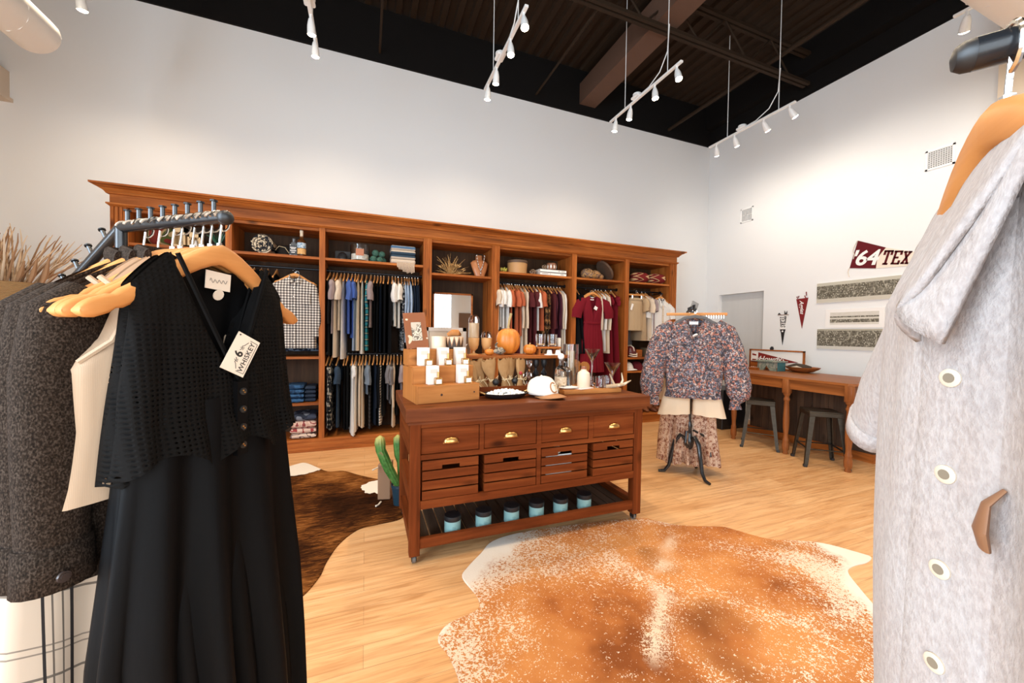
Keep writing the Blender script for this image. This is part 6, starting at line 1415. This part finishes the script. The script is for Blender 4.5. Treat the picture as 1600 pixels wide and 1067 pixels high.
text('tag_word', 'WHISKEY', INK, tg, .0145, TT @ Matrix.Translation((-.001, -.0125, 0)), .0002, off=.00012, sp=1.05)
text('tag_numeral', '6', INK, tg, .0235, TT @ Matrix.Translation((-.001, .0045, 0)), .0002, off=.0006)
b = MB()
for sd in (-1, 1):
    b.tube([(-.001+sd*.008, -.0013, .0065), (-.001+sd*.013, -.0013, .0035), (-.001+sd*.017, -.0013, .0055), (-.001+sd*.020, -.0013, .002), (-.001+sd*.029, -.0013, -.003)], .0006, 4)
    b.tube([(-.001+sd*.010, -.0013, .002), (-.001+sd*.016, -.0013, .0005), (-.001+sd*.013, -.0013, .008)], .0005, 4)
b.tube([(-.034,-.0013,-.0212),(.033,-.0013,-.0212)], .0005, 4); b.tube([(-.034,-.0013,-.0045),(-.034,-.0013,-.0212)], .0005, 4); b.tube([(.033,-.0013,-.0045),(.033,-.0013,-.0212)], .0005, 4)
b.fix(TM); b.build('tag_ornament', INK, tg)
b = MB(); b.tube([(.035,-.0012,.0195),(.035,-.002,.0195)], .0016, 8); b.fix(TM); b.build('tag_hole', INK, tg)
p = on_bar(.012, DZL); q.location = p; q.rotation_euler = (0, 0, RZL+radians(4))
q = black_dress('second black eyelet dress, directly behind the front one on the left rack', 4.1)
q.location = on_bar(.045, DZL-.004); q.rotation_euler = (0, 0, RZL+radians(7))
fg_hanger(.038, radians(-1), 'wooden hanger of the second black dress, just behind the front hanger')
fg_hanger(.062, radians(1), 'third wooden hanger from the end of the black rack')
fg_hanger(.088, radians(-2), 'fourth wooden hanger from the end, under the front cream tank')
fg_hanger(.124, radians(1), 'fifth wooden hanger from the end, under the rear cream tank')
for i, t in enumerate((.148, .192, .238)): fg_hanger(t, radians(6+1*i), ('sixth', 'seventh', 'eighth')[i] + ' wooden hanger from the end, under a brown-grey blazer')
tankm = mat('cream_rib_knit', (.53,.385,.265), .8); N = NT(tankm); N.bump(N.wave(N.vec(), 160., 0., 'X'), .12, .001)
for i, (t, lb, dz) in enumerate(((.088, 'cream ribbed tank top in front of the other one on the left rack', 0.), (.124, 'cream ribbed tank top nearest the blazers on the left rack', .0))):
    q = thing('tank_top', lb, 'tank top', (0,0,0), 'cream tank tops')
    b = MB(); body(b, [(0,.150,.02),(-.08,.125,.03),(-.155,.150,.045),(-.20,.195,.04),(-.31,.195,.035),(-.43,.215,.035)], .50, .055, .13, .08, 30, 22, .005, 4, 3+i, False); b.build('knit_body', tankm, q, 80)
    for sd in (-1, 1): b = MB(); b.tube([(sd*.150,-.0,-.05),(sd*.128,-.022,-.08),(sd*.130,-.03,-.115),(sd*.150,-.03,-.16),(sd*.184,-.012,-.195)], .0045, 6); b.build('armhole_binding', tankm, q)
    q.location = on_bar(t, DZL+dz); q.rotation_euler = (0, 0, RZL+radians(2+2*i))
tweed = mat('brown_grey_tweed', (.06,.05,.045), .95); N = NT(tweed)
N.col(N.ramp(N.noise(N.vec((1,1,.6)), 420., 3.), [(.34, (.008,.005,.0035)), (.5, (.024,.015,.010)), (.66, (.060,.042,.031))])); N.bump(N.noise(N.vec(), 200., 2.), .3, .002)
wool = mat('charcoal_wool', (.022,.021,.021), .95); N = NT(wool); N.col(N.ramp(N.noise(N.vec(), 400., 3.), [(.35, (.006,.0055,.005)), (.65, (.018,.016,.015))]))
def blazer(lb, m, loc, rz, seed, L=.575, grp='blazers on the black rack'):
    q = thing('blazer', lb, 'blazer', (0,0,0), grp)
    b = MB(); body(b, [(0,.165,.032),(-.12,.165,.045),(-.32,.16,.042),(-L,.185,.045)], .34, .07, .25, .015, 26, 18, .008, 3, seed, True); b.build('jacket_body', m, q, 80)
    for sd in (-1, 1):
        b = MB(); P = [(sd*.140,0,-.085),(sd*.170,.0,-.12),(sd*.190,-.008,-.22),(sd*.197,-.015,-.36),(sd*.200,-.02,-.50)]
        b.tube(P, [.038,.052,.050,.046,.042], 18, True, flat=.9, up=(1,0,0), cap1=False); sl = b.build('sleeve', m, q, 80)
        k = MB(); k.tube([(sd*.199,-.019,-.485),(sd*.200,-.021,-.52),(sd*.201,-.022,-.555)], [.0440,.0455,.0465], 18, False, flat=.85, up=(1,0,0)); cu = k.build('cuff', m, sl, 80, .004)
        k = MB(); c = Vector((sd*.215, -.064, -.53)); k.tube([c, c+Vector((0,-.004,0))], .0085, 14); k.tube([c+Vector((0,-.003,0)), c+Vector((0,-.0055,0))], .0055, 12); k.build('cuff_button', mat('horn_button', (.05,.035,.03), .25) if 'horn_button' not in bpy.data.materials else bpy.data.materials['horn_button'], sl)
        l = MB(); l.prism([(sd*.065,-.05,-.005),(sd*.10,-.068,-.08),(sd*.085,-.082,-.17),(sd*.01,-.09,-.30),(sd*.03,-.082,-.16)], (0,-.006,0)); l.build('lapel', m, q, 40)
    l = MB(); l.tube([(-.07,-.03,0),(-.05,.025,.015),(0,.04,.02),(.05,.025,.015),(.07,-.03,0)], .016, 8, flat=.4, up=(0,0,1)); l.build('collar', m, q)
    q.location = loc; q.rotation_euler = (0, 0, rz); return q
for i, t in enumerate((.145, .190, .236)):
    blazer(('front', 'middle', 'rear')[i] + ' brown-grey tweed blazer with turned-up cuffs on the left rack', tweed, on_bar(t, DZL), RZL+radians(6+1*i), i+2)
for i in range(2):
    p = C0 + D2*(.22+.13*i); hang((p.x, p.y, p.z+.0108), RZL, ('upper', 'lower')[i] + ' wooden hanger on the sloping bar of the left rack', 'wooden hangers on the black rack', 1., HPL)
    blazer(('upper', 'lower')[i] + ' charcoal blazer on the sloping bar of the left rack', wool, (p.x, p.y, p.z+.0108+DZL), RZL, 8+i, .575, 'charcoal blazers')
plc = mat('cream_windowpane', (.6,.5,.4), .85); N = NT(plc); s = N.sep(N.vec())
def lines(c, per, stops): return N.ramp(N.math('FRACT', N.math('ADD', N.math('MULTIPLY', c, 1/per), 5.3)), stops, True)
lx = lines(s[0], .17, [(0, 0.), (.40, 1.), (.425, 0.), (.47, .8), (.485, 0.), (.55, .8), (.565, 0.), (.62, 1.), (.65, 0.)]); lz = lines(N.math('ADD', s[2], N.math('MULTIPLY', s[0], .35)), .16, [(0, 0.), (.3, .75), (.33, 0.), (.6, .6), (.62, 0.), (.68, .6), (.70, 0.)])
N.col(N.mix(N.math('MAXIMUM', lx, lz), (.62,.50,.39), (.035,.03,.03)))
q = thing('long_coat', 'cream windowpane-check long coat hanging below the tweed blazers', 'coat', (0,0,0))
b = MB(); body(b, [(0,.13,.03),(-.2,.15,.04),(-.55,.20,.05),(-1.25,.25,.06)], .34, .09, .25, .02, 26, 16, .012, 3, 12); b.build('coat_body', plc, q, 80)
q.location = on_bar(.290, DZL-.05); q.rotation_euler = (0, 0, RZL)

# ------------------------------------------------------------------ dried grass in a basket behind the rack
q = thing('pedestal', 'tall plain wooden pedestal holding the dried grass basket', 'pedestal', (-2.62, 4.2, 0)); b = MB(); b.box(-2.86, -2.36, 3.98, 4.42, 0, 1.50, .004); b.build('pedestal_body', WZ, q, 0)
q = thing('basket', 'tan woven basket at the far left', 'basket', (-2.60, 4.2, 1.50))
b = MB(); b.lathe([(.20,0),(.235,.05),(.25,.22),(.255,.235),(.245,.235),(.235,.2),(.001,.16)], (-2.60, 4.2, 1.50), 30); bm_ = mat('basket_tan', (.36,.22,.10), .8); N = NT(bm_); N.bump(N.wave(N.vec(), 30., 1., 'Z'), .6, .01); b.build('basket_body', bm_, q)
q = thing('dried_grass', 'bunch of tall dried grass and twigs in the tan basket', 'plant', (-2.60, 4.2, 1.66))
rg = random.Random(11)
gm = [tone('grass_tan', [(.55,.35,.20),(.66,.45,.27),(.46,.28,.15)], 14, 2, False), mat('grass_brown', (.34,.19,.10), .85), mat('grass_pale', (.72,.56,.40), .85)]
for i in range(62):
    a = rg.uniform(0, 2*pi); r = rg.uniform(.02, .17); bx, by = -2.60+r*cos(a), 4.2+r*sin(a)*.8
    ln = rg.uniform(-.10, .30) + r*cos(a)*1.1; h_ = rg.uniform(.30, .56) - max(0, ln)*.35; b = MB()
    b.tube([(bx, by, 1.66), (bx+ln*.45, by, 1.66+h_*.5), (bx+ln*.85+rg.uniform(-.015,.015), by-.02, 1.66+h_*.85), (bx+ln, by-.02, 1.66+h_)], [.007,.0065,.005,.002], 5)
    if i % 4 == 0: b.tube([(bx+ln*.4, by, 1.66+h_*.5), (bx+ln*.4+.05, by-.02, 1.66+h_*.7), (bx+ln*.4+.06, by-.02, 1.66+h_*.8)], [.004,.003,.001], 4)
    b.build('stalk', gm[i % 3 if i % 5 else 0], q)
for i in range(3):
    x = -2.46+.07*i; b = MB(); b.tube([(x-.05, 4.08, 1.68), (x, 4.06, 1.80), (x+.03, 4.05, 1.90+.03*(i % 3))], [.004,.018,.003], 7); b.build('seed_head', gm[1], q)
b = MB(); b.tube([(-2.64,3.99,1.72),(-2.62,3.98,1.76),(-2.60,3.98,1.80),(-2.60,3.98,1.83)], [.035,.045,.02,.006], 10); b.build('pale_bulb', mat('pale_bulb', (.55,.40,.24), .6), q)

# ================================================================== foreground right: rack end and the oatmeal shirt-jacket
BZ2 = 1.642
T0 = Vector((.473, .172, BZ2)); UR = Vector((.554, -.833, 0)); q = thing('clothing_rack', 'black pipe clothes rack end in the right foreground', 'clothes rack', (T0.x+UR.x*.42, T0.y+UR.y*.42, 0))
rack_bar(q, [T0+UR*.010, T0+UR*.42], .0128)
b = MB(); b.tube([T0+UR*.012, T0+UR*.004, T0-UR*.001, T0-UR*.003], [.0128,.0122,.009,.002], 16); b.build('end_cap', BLACKP, q)
rack_bar(q, [T0+UR*.42+Vector((0,0,.004)), (T0.x+UR.x*.42, T0.y+UR.y*.42, .04)], .0128, 'post')
pv = Vector((UR.y, -UR.x, 0)); m0 = Vector((T0.x+UR.x*.42, T0.y+UR.y*.42, .014))
rack_bar(q, [m0-pv*.32, m0+pv*.32], .013, 'foot'); rack_bar(q, [m0-UR*.3, m0+UR*.3], .013, 'foot')
for t in (.055, .10, .15): peg(T0 + UR*t + Vector((0,0,.010)), Vector((0,0,1)), q, 1.25)
WR = Vector((.833, .554, 0)); NR = Vector((-.554, .833, 0)); RZR = math.atan2(NR.x, -NR.y)
HPR = hanger_proto(.212, .10, .066, .0135)
def on_bar2(t, dz=0.): p = T0 + UR*t; return Vector((p.x, p.y, BZ2+.0128+dz))
hang(on_bar2(.030), RZR+radians(2), 'wooden hanger under the oatmeal shirt jacket, right foreground', 'hangers on the right rack', 1., HPR)
hang(on_bar2(.055), RZR-radians(4), 'second wooden hanger on the right rack, behind the first', 'hangers on the right rack', 1., HPR)
oat = mat('oatmeal_fleece', (.62,.55,.52), .95, sheen=.1); N = NT(oat)
nn = N.noise(N.vec((1,1,.6)), 230., 4.); N.col(N.mix(N.ramp(N.noise(N.vec((3,3,.8)), 14., 3.), [(.4, 0.), (.65, 1.)]), N.ramp(nn, [(.36, (.345,.298,.277)), (.62, (.425,.372,.348))]), N.ramp(nn, [(.36, (.372,.333,.317)), (.62, (.44,.402,.386))]))); N.bump(nn, .5, .004)
def jf(x, z):          # the front hangs turned: full towards the far sleeve, falling back past the placket
    t = min(1., max(0., (.045-x)/.10)); k = t*t*(3-2*t); e = 1. if x > -.08 else max(0., 1-((x+.08)/.185)**2)
    return -(.003 + (.050 + .004*sin(z*9+x*14))*k*e*min(1., max(0., -z)/.12))
q = thing('shirt_jacket', 'oatmeal fleece shirt jacket with wide collar filling the right foreground', 'jacket', (0,0,0))
b = MB(); body(b, [(0,.20,.010),(-.10,.222,.014),(-.30,.226,.018),(-.50,.250,.026),(-.95,.262,.036)], .34, .05, .05, .01, 56, 34, .0025, 3.2, 21, True, 0, 0, .0012)
for v in b.bm.verts:
    if v.co.y > .0005: v.co.y *= 1.9
    if v.co.y < -.0005 and v.co.x < .20: v.co.y = jf(v.co.x, v.co.z) + .0015*sin(v.co.x*60+v.co.z*5)
b.build('jacket_body', oat, q, 90)
for sd in (-1, 1):
    b = MB(); P = [(sd*.125,.004,-.06),(sd*.165,0,-.10),(sd*.210,-.012,-.165),(sd*.258,-.028,-.235),(sd*.288,-.038,-.29)]
    b.tube(P, [.038,.052,.058,.055,.048], 26, True, flat=.5, up=(1,0,0), cap1=False); sl = b.build('sleeve', oat, q, 90)
    k = MB(); k.tube([(sd*.284,-.037,-.280),(sd*.294,-.040,-.303)], [.0495,.0485], 26, False, flat=.5, up=(1,0,0)); k.build('sleeve_hem', oat, sl, 90, .004)
for sd in (-1, 1):
    b = MB(); g = []
    for r in range(9):
        v = r/8; row = []
        for i in range(11):
            u = i/10
            TL, BL, BR, TR = Vector((-.078,.006,.016)), Vector((-.016,-.052,-.122)), Vector((.030,-.040,-.166)), Vector((.072,-.008,-.020))
            pt = (TL*(1-u)+BL*u)*(1-v) + (TR*(1-u)+BR*u)*v
            x0 = -pt.x; y0 = pt.y - .010*sin(v*pi)*(.4+u); z0 = pt.z
            row.append((sd*x0, y0, z0))
        g.append(row)
    b.sheet(g); b.build('collar_leaf', oat, q, 90, .006)
b = MB(); b.tube([(-.066,.012,.020),(-.04,.035,.03),(0,.042,.032),(.04,.035,.03),(.066,.012,.020)], .022, 10, flat=.3, up=(0,0,1)); b.build('collar_stand', oat, q)
b = MB(); g = []
for r in range(28):
    z = -.055-.89*r/27
    g.append([(x, jf(x, z) - dy, z) for x, dy in ((-.030, -.003), (-.022, .0035), (-.012, .0045), (0, .005), (.012, .0045), (.022, .0035), (.030, -.003))])
b.sheet(g); b.build('placket', oat, q, 60)
btn = mat('bone_button', (.62,.52,.40), .3); nb_ = Vector((.63, -.77, 0)); BD = mat('button_dark', (.22,.18,.13), .4)
for i in range(6):
    z = -.195-.083*i; c0 = Vector((0, jf(0, z)-.0045, z))
    k = MB(); k.tube([c0, c0+nb_*.0022, c0+nb_*.003], [.0078,.0078,.0066], 20); bo = k.build('button', btn, q); k = MB(); k.tube([c0+nb_*.0029, c0+nb_*.0033], .0042, 14); k.build('button_centre', BD, bo)
b = MB(); b.tube([(.034,-.006,-.275),(.034,-.015,-.288),(.036,-.018,-.308),(.034,-.015,-.322)], [.003,.006,.010,.008], 12, flat=.35, up=(1,0,0)); b.build('leather_tab', mat('tan_leather', (.25,.12,.06), .5), q)
q.location = on_bar2(.030, -.092) - WR*.010; q.rotation_euler = (0, 0, RZR-radians(1))

# ================================================================== cowhides
def smooth_poly(P, k=5):
    out = []; n = len(P)
    for i in range(n):
        p0, p1, p2, p3 = [Vector(P[(i+j-1) % n]) for j in range(4)]
        for s in range(k):
            t = s/k; out.append(.5*((2*p1) + (p2-p0)*t + (2*p0-5*p1+4*p2-p3)*t*t + (3*p1-p0-3*p2+p3)*t*t*t))
    return out
def hide(name, P, m, lb):
    pts = smooth_poly(P); b = MB(); c = sum(pts, Vector((0,0)))/len(pts)
    vs = [b.bm.verts.new((p.x, p.y, .0015)) for p in pts]; f = b.bm.faces.new(vs)
    r = bmesh.ops.extrude_face_region(b.bm, geom=[f]); up = [v for v in r['geom'] if isinstance(v, bmesh.types.BMVert)]
    for v in up: v.co.z = .006; d = Vector((v.co.x, v.co.y)) - c; v.co.x -= d.x*.004; v.co.y -= d.y*.004
    bmesh.ops.triangulate(b.bm, faces=b.bm.faces)
    return tag(b.build(name, m, None, 30), lb, 'rug')
def poly_edge(N, segs, P): pass
R1 = [(.524,2.082),(.56,1.90),(.535,1.81),(.40,1.775),(.343,1.742),(.315,1.68),(.345,1.58),(.355,1.42),(.30,1.15),(.22,.85),(.45,.62),(.9,.50),(1.4,.35),(1.75,.42),(2.0,.80),(2.26,.95),(2.44,1.065),(2.58,1.22),(2.70,1.345),(2.80,1.372),(2.93,1.366),(3.03,1.39),(3.02,1.44),(2.92,1.60),(2.75,1.70),(2.61,1.77),(2.50,1.94),(2.46,1.995),(2.30,2.06),(2.16,2.13),(2.05,2.24),(1.98,2.31),(1.75,2.35),(1.35,2.40),(1.0,2.42),(.80,2.38),(.69,2.275),(.58,2.17)]
h1 = mat('cowhide_caramel', (.5,.25,.1), .85, spec=.08); N = NT(h1)
SP = Vector((.63, .60)).normalized(); a_ = math.atan2(SP.y, SP.x); O1 = (1.42, 1.50)
v = N.vec(rot=(0,0,-a_), loc=(0,0,0)); s = N.sep(v)           # s0 runs along the spine, s1 across it
ca, sa = cos(-a_), sin(-a_); ox, oy = O1[0]*ca - O1[1]*sa, O1[0]*sa + O1[1]*ca
al = N.math('SUBTRACT', s[0], ox); ac = N.math('SUBTRACT', s[1], oy)
wob = N.math('MULTIPLY', N.math('SUBTRACT', N.noise(N.vec(), 3.2, 3.), .5), .55)
wob2 = N.math('MULTIPLY', N.math('SUBTRACT', N.noise(N.vec(), 14., 3.), .5), .16)
aac = N.math('ADD', N.math('ABSOLUTE', ac), N.math('ADD', wob, wob2))
sp_n = N.noise(N.vec((1,1,1), rot=(0,0,.5)), 75., 3., .7); sp_n2 = N.noise(N.vec((1,1.6,1), rot=(0,0,.9)), 120., 2., .6)
hairs = N.math('ADD', N.math('MULTIPLY', sp_n, .6), N.math('MULTIPLY', sp_n2, .4))
w = N.ramp(N.noise(N.vec(loc=(3.1,1.7,0)), 2.1, 3., .55, .6), [(.30, 0.), (.48, .35), (.66, 1.)])
w = N.math('ADD', w, N.math('MULTIPLY', N.math('MAXIMUM', N.math('SUBTRACT', aac, .55), 0.), 1.6))
white = N.math('GREATER_THAN', hairs, N.math('SUBTRACT', .625, N.math('MULTIPLY', w, .125)))
brown = N.ramp(N.noise(N.vec(loc=(.4,.9,0)), 1.6, 4., .6), [(.32, (.22,.065,.018)), (.44, (.42,.145,.040)), (.60, (.58,.245,.078))])
dark = N.ramp(N.noise(N.vec(loc=(7.3,2.,0)), 1.3, 2.), [(.60, 0.), (.74, .75)])
brown = N.mix(dark, brown, (.10,.032,.013))
c = N.mix(N.math('MULTIPLY', white, .85), brown, (.78,.66,.53))
spine = N.math('ADD', N.math('ABSOLUTE', N.math('ADD', ac, N.math('MULTIPLY', N.math('SUBTRACT', N.noise(N.vec(), 5., 2.), .5), .09))), N.math('MULTIPLY', N.math('SUBTRACT', hairs, .5), .55))
seg = N.ramp(N.noise(N.vec((1.,1.,1.), loc=(2.2,5.,0)), 2.6, 1.), [(.46, 0.), (.56, .9)])
c = N.mix(N.math('MULTIPLY', N.math('LESS_THAN', spine, .035), seg), c, (.74,.60,.45))
edge = N.ramp(N.math('ADD', N.math('ABSOLUTE', ac), N.math('MULTIPLY', wob, .8)), [(.86, 0.), (1.0, 1.)])
c = N.mix(N.math('MULTIPLY', edge, N.math('GREATER_THAN', N.math('ADD', hairs, N.math('MULTIPLY', edge, .35)), .62)), c, (.80,.72,.63))
N.col(c); N.bump(hairs, .5, .006)
hide('cowhide_rug', R1, h1, 'large caramel and white speckled cowhide rug in front of the island')
R2 = [(-.84,4.30),(-.66,4.46),(-.58,4.47),(-.46,4.30),(-.34,4.13),(-.20,4.10),(-.05,3.93),(.10,3.78),(.20,3.70),(.30,3.55),(.33,3.30),(.30,3.02),(.25,2.90),(.10,2.87),(-.04,2.84),(-.15,2.69),(-.21,2.50),(-.235,2.36),(-.31,2.20),(-.48,2.02),(-.80,1.95),(-1.2,2.1),(-1.55,2.5),(-1.7,3.1),(-1.6,3.7),(-1.35,4.05),(-1.05,4.15)]
h2 = mat('cowhide_brindle', (.1,.04,.02), .85, spec=.05); N = NT(h2)
st = N.math('ADD', N.math('MULTIPLY', N.noise(N.vec((1.,1.,1)), 1.7, 2., .5), .55), N.math('MULTIPLY', N.noise(N.vec((3.,14.,1), rot=(0,0,.35)), 3.0, 5., .7, 1.2), .45))
c = N.ramp(st, [(.38, (.012,.004,.0015)), (.48, (.045,.014,.004)), (.56, (.17,.058,.013)), (.66, (.36,.15,.042))])
s = N.sep(N.vec())
def blob(cx, cy, r):
    d = N.math('SQRT', N.math('ADD', N.math('POWER', N.math('SUBTRACT', s[0], cx), 2.), N.math('POWER', N.math('SUBTRACT', s[1], cy), 2.)))
    return N.math('LESS_THAN', N.math('ADD', d, N.math('MULTIPLY', N.math('SUBTRACT', N.noise(N.vec(), 9., 3.), .5), .16)), r)
c = N.mix(blob(-.62, 4.38, .27), c, (.80,.73,.64)); c = N.mix(blob(.12, 3.58, .15), c, (.80,.73,.64))
N.col(c); N.bump(N.noise(N.vec((1,3,1)), 60., 3.), .4, .006)
hide('cowhide_rug', R2, h2, 'dark brown brindle cowhide rug left of the island')

for o in bpy.data.objects:
    for k in ('_o', '_used'):
        if k in o: del o[k]
